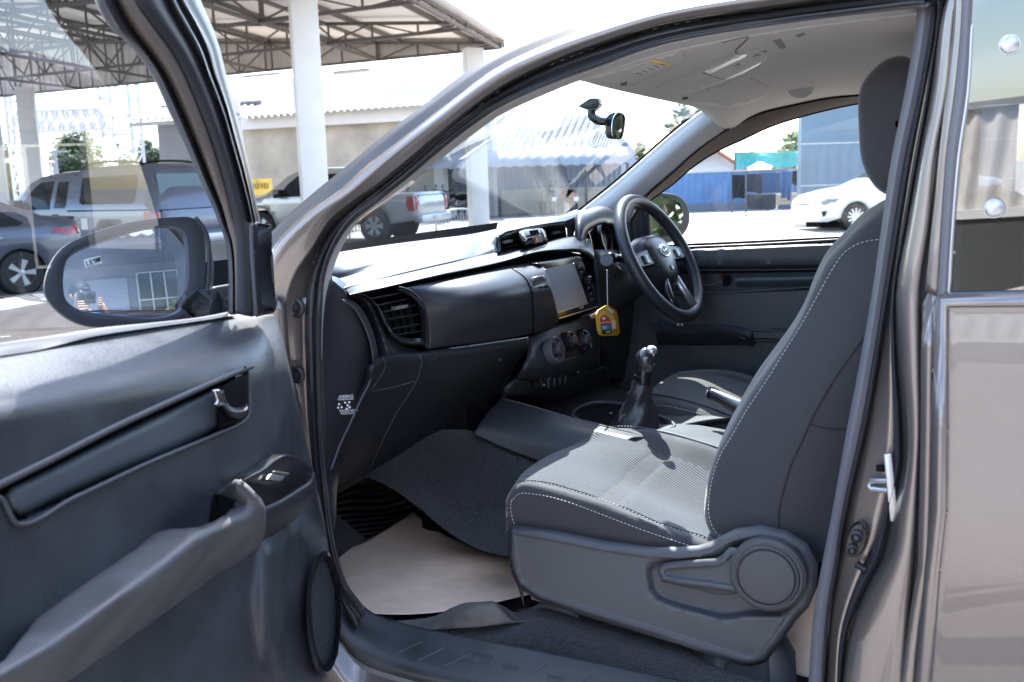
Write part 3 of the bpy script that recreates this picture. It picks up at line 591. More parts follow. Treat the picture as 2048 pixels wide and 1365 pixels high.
pipe('lid_mark', yrow([(1008, 650), (1020, 647), (1034, 644)], lambda u: F0(u)-.014), .0012, mp['greyp'], DB, 12)
# side vent with its moulded surround
vt = part('air_vent', DB)
Fv = lambda u: F0(u)
loft('vent_surround', [yrow([(700, 596), (717, 592), (735, 600), (752, 622), (765, 652), (782, 680), (815, 694), (858, 694)], lambda u: Fv(u)+.02),
    yrow([(703, 594), (722, 589), (742, 598), (760, 622), (774, 652), (792, 676), (822, 685), (858, 684)], lambda u: Fv(u)-.006),
    yrow([(708, 593), (727, 590), (747, 601), (765, 624), (778, 652), (797, 671), (824, 677), (848, 676)], lambda u: Fv(u)+.012)], dp, vt, 60, 16)
loft('vent_surround', [yrow([(690, 602), (706, 597), (722, 612), (740, 645), (750, 690), (752, 718)], lambda u: Fv(u)+.03), yrow([(700, 595), (714, 592), (732, 602), (752, 640), (768, 685), (775, 716)], lambda u: Fv(u)+.004),
    yrow([(714, 592), (722, 592), (744, 606), (760, 645), (785, 684), (815, 712)], lambda u: Fv(u)+.01), yrow([(720, 592), (735, 600), (765, 652), (783, 681), (820, 696), (858, 708)], lambda u: Fv(u)+.016)], dp, vt, 50, 24)
loft('vent_surround', [yrow([(790, 577), (802, 580), (822, 594), (836, 614), (842, 640), (842, 672), (840, 690)], lambda u: Fv(u)+.012), yrow([(797, 574), (812, 578), (834, 592), (848, 612), (853, 640), (853, 672), (853, 696)], lambda u: Fv(u)-.010),
    yrow([(800, 572), (820, 578), (840, 592), (853, 612), (858, 640), (859, 672), (859, 702)], lambda u: Fv(u)+.014)], dp, vt, 50, 12)
fan('vent_well', yrow([(715, 590), (800, 574), (830, 592), (850, 640), (850, 690), (800, 690), (765, 660)], lambda u: Fv(u)+.075), mp['black'], vt, .004)
fan('vent_duct', yrow([(734, 605), (790, 586), (822, 605), (838, 640), (838, 668), (800, 674), (775, 655)], lambda u: Fv(u)+.05), mp['black'], vt, .004)
for (a, b) in (((736, 600), (797, 588)), ((750, 613), (812, 600)), ((760, 627), (826, 612)), ((771, 641), (832, 630)), ((779, 660), (836, 650)), ((790, 672), (838, 664))):
    P0, P1 = Y(a[0], a[1], Fv(a[0])+.014), Y(b[0], b[1], Fv(b[0])+.014); mb = MB(); mb.bar(P0, P1, .020, .0022, V((0, .35, 1))); mb.build('slat', mp['plastic'], vt)
for u in (775, 790, 805, 820):
    mb = MB(); mb.bar(Y(u-6, 606, Fv(u)+.038), Y(u+8, 668, Fv(u)+.038), .0018, .018, V((1, 0, 0))); mb.build('vane', mp['plastic'], vt)
mb = MB(); mb.bar(Y(787, 617, Fv(787)+.002), Y(811, 612, Fv(811)+.002), .012, .006, V((0, 0, 1))); mb.build('vent_tab', mp['silver'], vt)
# dash end panel, kick panel, lower glove box
loft('end_panel', [[X(640, 555, 1.56), X(640, 700, 1.56), X(645, 820, 1.56), X(652, 960, 1.56), X(660, 1060, 1.56)], [X(663, 560, 1.60), X(665, 690, 1.59), X(668, 820, 1.59), X(664, 970, 1.59), X(668, 1060, 1.58)],
    [Y(688, 580, 1.07), Y(735, 680, 1.05), Y(740, 760, 1.06), Y(690, 880, 1.12), Y(672, 990, 1.16)]], mp['plastic'], DB, 40, 14, thick=.01)
loft('end_panel', [[Y(664, 552, 1.13), Y(676, 556, 1.12), Y(690, 566, 1.11), Y(702, 578, 1.09), Y(709, 592, 1.07)], [Y(664, 565, 1.09), Y(675, 572, 1.085), Y(686, 585, 1.08), Y(696, 596, 1.07), Y(703, 606, 1.06)]], dp, DB, 20, 6)
pipe('end_seam', yrow([(686, 601), (706, 614), (721, 636), (734, 664), (742, 690), (746, 718), (745, 745), (738, 768), (724, 795), (700, 848), (680, 890), (662, 940)], lambda u: F0(u)+.002), .0022, mp['greyp'], DB, 60)
loft('end_trim', [yrow([(686, 601), (706, 614), (721, 636), (734, 664), (742, 690), (746, 722)], lambda u: F0(u)+.004), yrow([(694, 597), (714, 608), (732, 632), (745, 662), (753, 690), (757, 716)], lambda u: F0(u)+.002)], dp, DB, 40, 5)
Fg = lambda u: dy(750, 1.02, 1054, .935)(u)
gl = [yrow([(746, 722), (757, 715), (838, 704), (946, 690), (1056, 674)], lambda u: F0(u)-.004), yrow([(744, 735), (756, 722), (838, 712), (946, 699), (1058, 682)], lambda u: F0(u)-.012),
      yrow([(741, 765), (752, 750), (840, 738), (946, 722), (1052, 702)], lambda u: F0(u)+.004), yrow([(722, 800), (735, 785), (828, 770), (920, 758), (1038, 722)], lambda u: F0(u)+.03),
      yrow([(695, 860), (715, 850), (795, 830), (880, 805), (1000, 785)], lambda u: F0(u)+.08), yrow([(672, 925), (690, 905), (768, 890), (840, 860), (970, 830)], lambda u: F0(u)+.13), yrow([(659, 972), (690, 962), (735, 946), (847, 905), (945, 868)], lambda u: F0(u)+.20)]
lg = loft('lower_panel', gl, dp, DB, 70, 50, thick=.01)
pipe('glovebox_seam', on_line(lg, [(836, 708), (842, 716), (843, 730), (836, 755), (822, 782), (801, 814), (780, 852), (757, 900), (738, 944)], .001), .0017, mp['greyp'], DB, 70)
pipe('panel_seam', on_line(lg, [(766, 718), (771, 728), (766, 745), (750, 770), (742, 782), (758, 780), (790, 774), (832, 762)], .001), .0016, mp['greyp'], DB, 60)
pipe('glovebox_seam', on_line(lg, [(1052, 676), (1056, 686), (1050, 702), (1038, 720), (1020, 750), (1000, 785), (970, 830), (946, 866)], .001), .0012, mp['rubber'], DB, 60)
decal('glovebox_scuff', lg, [(996, 724), (1001, 717), (1003, 721), (999, 728)], mp['greyp'], DB, .003, .001)
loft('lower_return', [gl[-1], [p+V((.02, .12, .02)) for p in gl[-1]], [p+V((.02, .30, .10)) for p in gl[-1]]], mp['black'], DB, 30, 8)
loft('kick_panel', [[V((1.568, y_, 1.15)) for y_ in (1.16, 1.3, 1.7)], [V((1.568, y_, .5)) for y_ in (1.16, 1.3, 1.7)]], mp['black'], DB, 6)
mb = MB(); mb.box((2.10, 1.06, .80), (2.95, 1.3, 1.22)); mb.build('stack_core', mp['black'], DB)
# airbag warning sticker on the end panel
for (txt, u, v, s_) in (('AIRBAG', 678, 794, .0065), ('WARNING', 676, 799, .005), ('PASSENGER', 680, 822, .0055), ('PASSAGER', 682, 827, .005)):
    d = ray(u, v); P0 = CAM+d*((1.592-CAM.x)/d.x); nrm = V((-.86, -.5, 0)).normalized()
    lettering('airbag_text', txt, s_*1.25, frame_at(P0+nrm*.012, nrm), col('sticker_white', (.75, .78, .78), .5), DB)
mb = MB()
nrm = V((-.86, -.5, 0)).normalized()
for (u, v) in ((679, 806), (684, 812), (691, 803), (696, 808), (677, 813), (700, 812), (694, 815), (699, 802)):
    d = ray(u, v); P0 = CAM+d*((1.592-CAM.x)/d.x)+nrm*.012; mb.lathe([(.0022, 0), (.0022, .0006), (0, .0007)], frame_at(P0, nrm), 7)
mb.build('airbag_pictogram', M_['sticker_white'], DB)
# centre vents and clock block
cv = part('centre_vent', DB)
fan('vent_cavity', yrow([(996, 506), (993, 486), (1003, 470), (1032, 460), (1075, 451), (1129, 443), (1134, 474), (1076, 489), (1034, 498)], lambda u: dy(996, 1.05, 1130, 1.02)(u)), mp['black'], cv, .004)
loft('vent_surround', [yrow([(996, 506), (992, 486), (1003, 469), (1032, 459), (1075, 450), (1131, 442)], lambda u: dy(996, .985, 1130, .965)(u)), yrow([(1000, 503), (997, 487), (1006, 473), (1034, 463), (1077, 454), (1129, 447)], lambda u: dy(996, 1.0, 1130, .98)(u)), yrow([(1002, 500), (1001, 488), (1009, 476), (1036, 466), (1078, 457), (1128, 450)], lambda u: dy(996, 1.04, 1130, 1.01)(u))], mp['gloss'], cv, 40, 8)
loft('vent_surround', [yrow([(1129, 443), (1133, 456), (1134, 474)], lambda u: .965), yrow([(1146, 436), (1147, 455), (1141, 474)], lambda u: .955), yrow([(1150, 434), (1150, 455), (1146, 472)], lambda u: .975)], dp, cv, 20, 8)
for (a, b) in (((1000, 488), (1038, 478)), ((1003, 497), (1040, 488)), ((1095, 470), (1131, 463)), ((1095, 460), (1128, 453)), ((1004, 478), (1038, 470))):
    mb = MB(); mb.bar(Y(*a, 1.0), Y(*b, .99), .016, .002, V((0, .3, 1))); mb.build('slat', mp['plastic'], cv)
for (a, b) in (((1007, 485), (1022, 482)), ((1106, 467), (1117, 464))): mb = MB(); mb.bar(Y(*a, .985), Y(*b, .98), .010, .006); mb.build('vent_tab', mp['silver'], cv)
ck = part('clock_block', DB)
loft('block_body', [yrow([(1036, 462), (1050, 458), (1066, 456), (1080, 455), (1089, 458)], lambda u: .995), yrow([(1041, 470), (1054, 465), (1068, 463), (1082, 461), (1092, 466)], lambda u: .955), yrow([(1047, 482), (1058, 477), (1070, 474), (1083, 472), (1094, 476)], lambda u: .945), yrow([(1050, 496), (1060, 494), (1072, 490), (1084, 487), (1095, 485)], lambda u: .96)], mp['gloss'], ck, 24, 16, thick=.008)
for P in (((1059, 462), (1076, 459), (1079, 469), (1063, 472)),): fan('clock_display', [Y(u, v, .94) for u, v in P], mp['black'], ck, .002)
for P in (((1040, 466), (1046, 463), (1055, 480), (1049, 484)), ((1081, 459), (1086, 458), (1093, 474), (1088, 476))): fan('clock_trim', [Y(u, v, .938) for u, v in P], mp['chrome'], ck, .003, .001)
fan('hazard_switch', [Y(u, v, .935) for u, v in ((1063, 475), (1083, 471), (1087, 484), (1068, 489))], mp['plastic'], ck, .003, .0006)
fan('hazard_triangle', [Y(u, v, .931) for u, v in ((1074, 476), (1079, 483), (1071, 485))], col('hazard_red', (.6, .05, .02), .5), ck, .001)
# screen unit
su = part('screen_unit', DB)
Sy = lambda u: dy(1078, .885, 1197, .86)(u)
fan('bezel', [Y(u, v, Sy(u)+.004) for u, v in ((1078, 527), (1120, 520), (1159, 513), (1163, 516), (1196, 606), (1197, 613), (1160, 625), (1117, 638), (1112, 632), (1095, 570))], mp['gloss'], su, .03, .003)
fan('screen', [Y(u, v, Sy(u)) for u, v in ((1090, 539), (1147, 527), (1175, 607), (1115, 625))], mat('screen_reflection_tone', (.22, .25, .29), .5, spec=.8), su, .002)  # screen is off: bright reflected surroundings put into its pale base colour
for a, b in (((1115, 626), (1175, 608)), ((1090, 539), (1115, 625)), ((1147, 527), (1175, 607))): mb = MB(); mb.bar(Y(*a, Sy(a[0])-.001), Y(*b, Sy(b[0])-.001), .0022, .002); mb.build('screen_edge', mp['silver'], su)
fan('maker_plate', [Y(u, v, Sy(u)-.002) for u, v in ((1158, 615), (1166, 612), (1168, 616), (1160, 619))], mp['silver'], su, .001)
mb = MB(); mb.bar(Y(1118, 637, Sy(1118)-.001), Y(1194, 614, Sy(1194)-.001), .003, .003); mb.build('bezel_edge', mp['silver'], su)
p = Y(1173, 562, Sy(1173)); mb = MB(); mb.lathe([(.012, 0), (.012, .010), (.009, .014), (0, .0145)], frame_at(p, (-.1, -1, .15)), 24); mb.build('volume_knob', mp['gloss'], su)
for (u, v) in ((1158, 535), (1162, 546), (1177, 577), (1181, 589), (1183, 600)): mb = MB(); mb.box((-.008, -.003, -.0035), (.008, .002, .0035), Matrix.Translation(Y(u, v, Sy(u)))@Matrix.Rotation(.0, 4, 'Z'), .001); mb.build('screen_button', mp['plastic'], su)
# climate controls and lower stack
loft('stack_lower', [[Y(1054, 676, .925), Y(1100, 655, .905), Y(1150, 640, .895), Y(1200, 618, .89)], [Y(1060, 700, .905), Y(1100, 690, .89), Y(1150, 672, .88), Y(1200, 655, .88)], [Y(1052, 735, .90), Y(1100, 735, .885), Y(1150, 725, .88), Y(1200, 712, .88)], [Y(1036, 758, .93), Y(1090, 765, .91), Y(1150, 745, .90), Y(1200, 735, .90)]], dp, DB, 40, 20, thick=.01)
cc = part('climate_controls', DB)
for (u, v, r_) in ((1108, 701, .033), (1136, 683, .024), (1163, 683, .031)):
    kn = part('climate_knob', cc); p = Y(u, v, .875); M = frame_at(p, V((-.15, -1, .25)))
    mb = MB(); mb.lathe([(r_, -.01), (r_, .006), (r_*.93, .012), (r_*.82, .012), (r_*.78, .004), (0, .004)], M, 40); mb.build('knob_ring', mp['gloss'] if u > 1120 else mp['greyp'], kn, 40)
    mb = MB(); mb.lathe([(r_*.52, .004), (r_*.5, .02), (r_*.42, .024), (0, .024)], M, 28); mb.build('knob_cap', mp['plastic'], kn, 40)
    mb = MB()
    for k in range(9):
        a = .5+k*.68; mb.lathe([(.0013, .0042), (.0013, .0052), (0, .0053)], M@Matrix.Translation((cos(a)*r_*.65, sin(a)*r_*.65, 0)), 6)
    mb.build('knob_mark', M_['sticker_white'], kn)
p = Y(1163, 683, .875); M = frame_at(p, V((-.15, -1, .25))); mb = MB(); mb.tube([M@V((cos(a)*.026, sin(a)*.026, .0135)) for a in [(-.9+k*.11) for k in range(24)]], .0016, 6); mb.build('cold_arc', col('cold_blue', (.05, .3, .75), .4), cc, 180)
pipe('control_bar', [Y(1127, 722, .87), Y(1140, 718, .868), Y(1150, 716, .868)], .0012, mp['greyp'], cc, 16)
loft('stack_foot', [[Y(1036, 758, .932), Y(1090, 762, .915), Y(1150, 745, .905), Y(1215, 735, .90)], [Y(1015, 778, .945), Y(1080, 782, .93), Y(1150, 765, .92), Y(1220, 755, .92)], [Y(1005, 793, .97), Y(1060, 795, .96), Y(1150, 800, .96), Y(1230, 800, .96)], [Y(1000, 800, 1.05), Y(1060, 812, 1.05), Y(1150, 850, 1.05), Y(1230, 850, 1.05)]], mp['plastic'], DB, 30, 20, thick=.01)
for (u, v) in ((1081, 770), (1150, 745)):
    mb = MB(); mb.lathe([(.011, -.01), (.011, .006), (.008, .008), (.006, .004), (0, .004)], frame_at(Y(u, v, .905), (-.1, -1, .2)), 20); mb.build('power_socket', mp['gloss'], DB)
for u in (1096, 1107, 1118, 1129): mb = MB(); mb.box((-.006, -.006, -.014), (.006, .004, .014), Matrix.Translation(Y(u, 766-(u-1096)*.25, .905)), .002); mb.build('blank_switch', mp['plastic'], DB)
# instrument hood and steering column
ih = part('instrument_hood', DB)
loft('hood_shell', [yrow([(1150, 472), (1150, 436), (1175, 420), (1203, 413), (1232, 420), (1262, 440), (1290, 470)], lambda u: .965), yrow([(1152, 476), (1156, 447), (1178, 430), (1205, 424), (1232, 431), (1258, 450), (1280, 480)], lambda u: .92), yrow([(1158, 482), (1165, 462), (1184, 448), (1208, 443), (1230, 450), (1250, 466), (1268, 490)], lambda u: .905), yrow([(1168, 490), (1174, 470), (1190, 455), (1210, 450), (1229, 457), (1246, 472), (1262, 492)], lambda u: .925)], dp, ih, 40, 24, thick=.004)
fan('dial_face', yrow([(1160, 560), (1168, 480), (1190, 453), (1212, 448), (1235, 455), (1262, 480), (1290, 520), (1290, 560)], lambda u: .955), mp['black'], ih, .004)
for (c_, r_) in (((2.62, .945, 1.325), .045), ((2.80, .945, 1.325), .045)):
    mb = MB(); mb.lathe([(r_, 0), (r_, .012), (r_*.93, .012), (r_*.9, .002), (0, .002)], frame_at(c_, (0, -1, .2)), 36); mb.build('gauge', mp['gloss'], ih, 40)
loft('column_side_panel', [[Y(1190, 500, .90), Y(1200, 600, .89), Y(1200, 700, .90), Y(1215, 760, .93)], [Y(1230, 500, .93), Y(1245, 600, .90), Y(1250, 700, .92), Y(1255, 760, .95)], [Y(1290, 500, 1.0), Y(1320, 600, .96), Y(1320, 700, .98), Y(1320, 760, 1.0)], [Y(1400, 500, 1.05), Y(1420, 600, 1.05), Y(1420, 700, 1.05), Y(1420, 760, 1.05)]], mp['plastic'], DB, 30, 24, thick=.01)
loft('driver_knee_panel', [[Y(1180, 735, .94), Y(1300, 735, .98), Y(1420, 735, 1.0)], [Y(1180, 850, 1.1), Y(1300, 850, 1.1), Y(1450, 850, 1.1)], [Y(1180, 900, 1.3), Y(1300, 900, 1.3), Y(1450, 900, 1.3)]], mp['black'], DB, 12, 10)
SW = part('steering_wheel', TR)
WC = V((2.712, .749, 1.276)); wax = V((sin(-.1457)*cos(.4927), -cos(-.1457)*cos(.4927), sin(.4927))); WM = frame_at(WC, wax)
def wp(x, y, z=0): return WM@V((x, y, z))
RW = .18
mb = MB(); mb.tube([wp(RW*cos(2*pi*k/72), RW*sin(2*pi*k/72)) for k in range(72)], .0168, 14, closed=True); mb.build('wheel_rim', mat('wheel_leather', (.03, .032, .038), .38, bump=[('noise', 400, .2, .0004)]), SW, 180)
hub = [(-.078, .050), (-.045, .068), (0, .072), (.045, .068), (.078, .050), (.086, .01), (.074, -.035), (.046, -.075), (0, -.09), (-.046, -.075), (-.074, -.035), (-.086, .01)]
hc = [(p.x, p.y) for p in cr_spline([V((x, y, 0)) for x, y in hub], 48, True)]
vs, fs = [], []
for k, (s_, z_) in enumerate(((1.0, -.045), (1.06, -.02), (1.0, .004), (.86, .018), (.55, .027), (.2, .03))): vs += [wp(x*s_, y*s_, z_-.01) for x, y in hc]
for i in range(5):
    for k in range(48): fs.append((i*48+k, i*48+(k+1) % 48, (i+1)*48+(k+1) % 48, (i+1)*48+k))
fs.append(tuple(range(5*48, 6*48))); mb = MB(); mb.add(vs, fs); mb.build('airbag_hub', mp['dash'], SW, 60)
for sgn in (-1, 1):
    mb = MB(); mb.add([wp(sgn*.06, .032, -.012), wp(sgn*.172, .022, -.012), wp(sgn*.172, -.022, -.012), wp(sgn*.06, -.018, -.012), wp(sgn*.06, .032, .008), wp(sgn*.172, .018, .004), wp(sgn*.172, -.018, .004), wp(sgn*.06, -.018, .008)], [(0, 1, 2, 3), (7, 6, 5, 4), (0, 4, 5, 1), (1, 5, 6, 2), (2, 6, 7, 3), (3, 7, 4, 0)])
    ob = mb.build('spoke', mp['dash'], SW, 40); b = ob.modifiers.new('b', 'BEVEL'); b.width = .005; b.segments = 3
    mb = MB()
    mb.box((sgn*.105-.016, -.012, .003), (sgn*.105+.016, .014, .011), WM, .003); mb.build('spoke_button', mp['gloss'], SW, 40)
for sgn in (-1, 1):
    mb = MB(); mb.tube([wp(sgn*.035, -.06, -.005), wp(sgn*.052, -.11, -.004), wp(sgn*.062, -.17, 0)], [.014, .012, .013], 10); mb.build('lower_spoke', mp['silver'] if sgn > 0 else mp['gloss'], SW, 180)
def ell(cx, cy, a, b, z_, r_): return [wp(cx+a*cos(2*pi*k/40), cy+b*sin(2*pi*k/40), z_) for k in range(40)]
mb = MB(); Z_ = .022
for (cx, cy, a, b) in ((0, .012, .026, .018), (0, .012, .0085, .0165), (0, .0185, .017, .007)): mb.tube(ell(cx, cy, a, b, Z_, 0), .0016, 6, closed=True)
mb.build('emblem', mp['chrome'], SW, 180)
for (u, v) in (): pass
mb = MB(); mb.lathe([(.0, .021), (.007, .0212), (.0072, .020)], WM@Matrix.Translation((0, -.04, 0)), 16); mb.build('airbag_mark', mp['gloss'], SW)
mb = MB(); mb.tube([wp(0, 0, -.03), wp(0, 0, -.10), wp(0, -.01, -.20), wp(0, -.02, -.28)], [.062, .066, .072, .085], 24); mb.build('column_cover', mp['plastic'], SW, 180)
mb = MB(); mb.tube([wp(-.06, .02, -.06), wp(-.10, .03, -.055), wp(-.135, .035, -.05), wp(-.165, .04, -.048), wp(-.185, .042, -.047), wp(-.20, .043, -.046)], [.008, .009, .010, .014, .016, .011], 12); mb.build('wiper_stalk', mp['gloss'], SW, 180)
mb = MB(); mb.tube([Y(1235, 545, .86), Y(1215, 532, .83), Y(1213, 520, .82)], [.015, .016, .017], 12); mb.build('key_head', mp['greyp'], SW, 60)
mb = MB(); mb.tube([Y(1243, 520, .86), Y(1246, 510, .85)], [.003, .004], 8); mb.build('key_ring_loop', mp['chrome'], SW, 60)
# rear-view mirror on the windscreen
RM = part('rear_view_mirror', TR)
def rm(u, v, a=2.22): return X(u, v, a)
fan('mirror_mount', [rm(*p) for p in [(1155, 213), (1181, 196), (1195, 197), (1197, 211), (1187, 221), (1180, 223)]], mp['gloss'], RM, .03, .003)
mb = MB(); mb.tube(cr_spline([rm(1183, 218, 2.215), rm(1184, 232, 2.215), rm(1194, 241, 2.215), rm(1212, 244, 2.22)], 16), .0095, 12); mb.build('mirror_stem', mp['gloss'], RM, 180)
moc = curve2([(1211, 236), (1220, 227), (1236, 224), (1245, 229), (1245, 262), (1240, 277), (1228, 279), (1212, 275), (1209, 262)], 40)
fan('mirror_case', [X(u, v, 2.235) for u, v in moc], mp['gloss'], RM, .02, .006)
mic = curve2([(1229, 232), (1236, 226), (1243, 230), (1243, 262), (1237, 276), (1228, 277), (1225, 270)], 40)
fan('mirror_glass', [G(u, v, (X(1236, 250, 2.222), V((-.4, -.93, -.035)).normalized())) for u, v in mic], mp['mirror'], RM, .002)
# ================================================================ key tag (hangs from the key)
KT = thing('key_tag', 'orange tag shaped like an oil jug hanging on a cord from the ignition key', 'key tag', Y(1216, 672, .80))
pipe('cord', [Y(1214, 540, .81), Y(1214.5, 575, .805), Y(1215, 613, .80)], .0012, col('cord_grey', (.5, .45, .42), .7), KT, 24, 6)
ktb = fan('tag_body', [Y(u, v, .80) for u, v in [(1197, 621), (1213, 611), (1217, 611), (1233, 622), (1236, 632), (1240, 665), (1237, 671), (1207, 673), (1200, 670), (1197, 662), (1193, 630)]], col('tag_amber', (.65, .33, .03), .35), KT, .004, .001)
def tagp(name, P, c, lift=.801, r_=.5): fan(name, [Y(u, v, .80-lift) for u, v in P], col('tag_'+name, c, r_), KT, .001)
tagp('label_gold', [(1197, 630), (1212, 622), (1226, 628), (1231, 650), (1224, 667), (1204, 669), (1199, 662)], (.75, .55, .08), .002)
tagp('label_red', [(1200, 636), (1208, 629), (1217, 634), (1223, 648), (1202, 651)], (.62, .05, .03), .004)
tagp('label_blue', [(1202, 652), (1223, 649), (1224, 658), (1203, 660)], (.06, .22, .5), .004)
tagp('label_black', [(1204, 662), (1224, 659), (1224, 667), (1206, 669)], (.02, .02, .02), .004)
tagp('slot_white', [(1213, 617), (1217, 616), (1227, 624), (1225, 628)], (.8, .78, .74), .0045)
tagp('handle_slot', [(1226, 641), (1231, 640), (1232, 657), (1227, 658)], (.8, .78, .74), .0045)
tagp('print_white', [(1204, 636), (1209, 634), (1212, 638), (1207, 641)], (.75, .7, .7), .0055)
tagp('print_line', [(1202, 645), (1219, 643), (1220, 646), (1202, 648)], (.75, .4, .3), .0055)
tagp('print_yellow', [(1213, 663), (1221, 662), (1221, 665), (1213, 666)], (.7, .6, .1), .0055)
tagp('print_sky', [(1206, 653), (1213, 652), (1214, 658), (1207, 659)], (.35, .55, .8), .0055)
tagp('under_tag', [(1180, 632), (1194, 624), (1192, 634), (1184, 638)], (.45, .2, .08), -.004)
# ================================================================ seats
PS = part('passenger_seat', TR)
fb = mp['fabric']
silF = [(1800, 400), (1764, 418), (1727, 443), (1691, 480), (1661, 512), (1636, 557), (1610, 622), (1585, 666), (1548, 717), (1511, 768), (1475, 830), (1445, 888), (1428, 931), (1416, 993), (1416, 1034), (1428, 1064), (1455, 1082)]
stF = [(1805, 466), (1757, 479), (1724, 485), (1691, 503), (1669, 532), (1640, 583), (1603, 649), (1566, 708), (1530, 766), (1493, 821), (1460, 878), (1440, 912), (1425, 957), (1418, 1000), (1419, 1035), (1432, 1064), (1458, 1083)]
seamF = [(1860, 540), (1830, 560), (1800, 590), (1775, 622), (1724, 682), (1700, 714), (1676, 748), (1655, 782), (1640, 807), (1618, 850), (1600, 893), (1588, 916), (1568, 978), (1560, 1012), (1558, 1040), (1560, 1066), (1566, 1084)]
rearF = [(1900, 560), (1890, 620), (1870, 680), (1850, 730), (1830, 780), (1810, 830), (1790, 870), (1770, 910), (1755, 950), (1740, 990), (1725, 1030), (1712, 1065), (1700, 1090), (1690, 1110), (1675, 1120), (1650, 1125), (1622, 1125)]
A_ = row('x', silF, 1.80); B_ = row('x', stF, 1.735); C_ = row('x', seamF, 1.70); E_ = row('x', rearF, 1.745)
f1 = [p+V((.10, .012, .006)) for p in A_]; f2 = [p+V((.24, -.015, .0)) for p in A_]; f3 = [p+V((.40, .01, 0)) for p in A_]; f4 = [p+V((.47, -.05, 0)) for p in A_]; f5 = [p+V((.52, 0, 0)) for p in E_]
bk = loft('backrest', [E_, C_, [p+(q-p)*.5+V((-.008, 0, 0)) for p, q in zip(C_, B_)], B_, [p.lerp(q, .55)+V((-.012, .004, 0)) for p, q in zip(B_, A_)], A_, f1, f2, f3, f4, f5], fb, PS, 90, 90, smooth=180)
stitches('stitching', [p+V((-.002, 0, 0)) for p in B_[1:]], mp['thread'], PS)
pipe('side_seam', [p+V((-.0005, 0, 0)) for p in C_[2:]], .0016, col('seam_dark', (.018, .018, .022), .9), PS, 80, 6)
pipe('side_seam', on_line(bk, [(1621, 849), (1655, 857), (1695, 859)], .0005), .0014, M_['seam_dark'], PS, 30, 6)
# headrest
hsil = [(1713, 254), (1712, 205), (1716, 174), (1728, 150), (1748, 128), (1772, 112), (1799, 106), (1822, 112), (1850, 130), (1872, 165), (1880, 215), (1878, 280), (1868, 330), (1845, 372), (1810, 392), (1772, 393), (1752, 382), (1733, 358), (1718, 318)]
ctr = X(1796, 250, 1.82); rings = []
ho = cr_spline(row('x', hsil, 1.82), 60, True)
for k, (s_, dx_) in enumerate(((.05, -.018), (.45, -.018), (.75, -.012), (.92, .004), (.985, .03), (1.0, .07), (1.0, .15), (.99, .22), (.95, .26), (.85, .285), (.5, .295), (.05, .295))):
    rings.append([ctr+(p-ctr)*s_+V((dx_, 0, 0)) for p in ho])
vs = [p for r_ in rings for p in r_]; fs = [(i*60+k, i*60+(k+1) % 60, (i+1)*60+(k+1) % 60, (i+1)*60+k) for i in range(len(rings)-1) for k in range(60)]
hr = MB(); hr.add(vs, fs); hr.build('headrest', fb, PS, 180)
# cushion
k0 = row('x', [(1025, 1067), (1102, 1077), (1205, 1098), (1297, 1111), (1358, 1113), (1399, 1112), (1440, 1103), (1480, 1108)], 1.70)
k1 = row('x', [(1022, 1005), (1036, 989), (1077, 990), (1128, 1002), (1205, 1030), (1281, 1059), (1358, 1085), (1425, 1107), (1480, 1120)], 1.695)
k15 = row('x', [(1022, 985), (1040, 970), (1090, 978), (1154, 996), (1230, 1022), (1307, 1054), (1380, 1082), (1435, 1102), (1490, 1115)], 1.70)
k2 = row('x', [(1030, 968), (1056, 964), (1102, 969), (1154, 984), (1205, 1000), (1256, 1020), (1307, 1043), (1358, 1061), (1409, 1076), (1440, 1096), (1500, 1105)], 1.735)
k3 = row('x', [(1048, 946), (1100, 944), (1160, 958), (1210, 978), (1260, 996), (1320, 1022), (1380, 1045), (1430, 1068), (1500, 1085)], 1.80)
k4 = row('x', [(1102, 911), (1140, 912), (1190, 928), (1240, 955), (1300, 985), (1370, 1015), (1430, 1040), (1500, 1060)], 1.93)
k5 = row('x', [(1154, 889), (1200, 890), (1245, 900), (1300, 922), (1360, 950), (1420, 975), (1500, 1000)], 2.05)
k6 = row('x', [(1192, 866), (1215, 872), (1260, 884), (1310, 903), (1370, 925), (1430, 950), (1500, 975)], 2.10)
k7 = row('x', [(1203, 858), (1255, 857), (1310, 864), (1365, 877), (1420, 894), (1500, 925)], 2.18)
k8 = [p+V((.045, .0, -.03)) for p in k7]; k9 = [p+V((.05, 0, -.15)) for p in k7]
rows = [k0, k1, k15, k2, k3, k4, k5, k6, k7, k8, k9]
R = lofted(rows, 70, 70)
nn = len(R[0])
front = [[p+V((.0, .012, -.02)) for p in [r_[0] for r_ in R]], [p+V((0, .008, -.06)) for p in [r_[0] for r_ in R]], [p+V((0, -.02, -.15)) for p in [r_[0] for r_ in R]]]
vs = [p for r_ in R for p in r_]; fs = [(i*nn+k, i*nn+k+1, (i+1)*nn+k+1, (i+1)*nn+k) for i in range(len(R)-1) for k in range(nn-1)]
mb = MB(); mb.add(vs, fs); b0 = len(mb.v); m_ = len(R)
fr = [[r_[0] for r_ in R]]+front
mb.add([p for r_ in fr for p in r_], [(i*m_+k, i*m_+k+1, (i+1)*m_+k+1, (i+1)*m_+k) for i in range(3) for k in range(m_-1)])
cu = mb.build('cushion', fb, PS, 180)
bm = bmesh.new(); bm.from_mesh(cu.data); bmesh.ops.remove_doubles(bm, verts=bm.verts[:], dist=1e-4); bm.to_mesh(cu.data); bm.free()
for p in cu.data.polygons: p.use_smooth = True
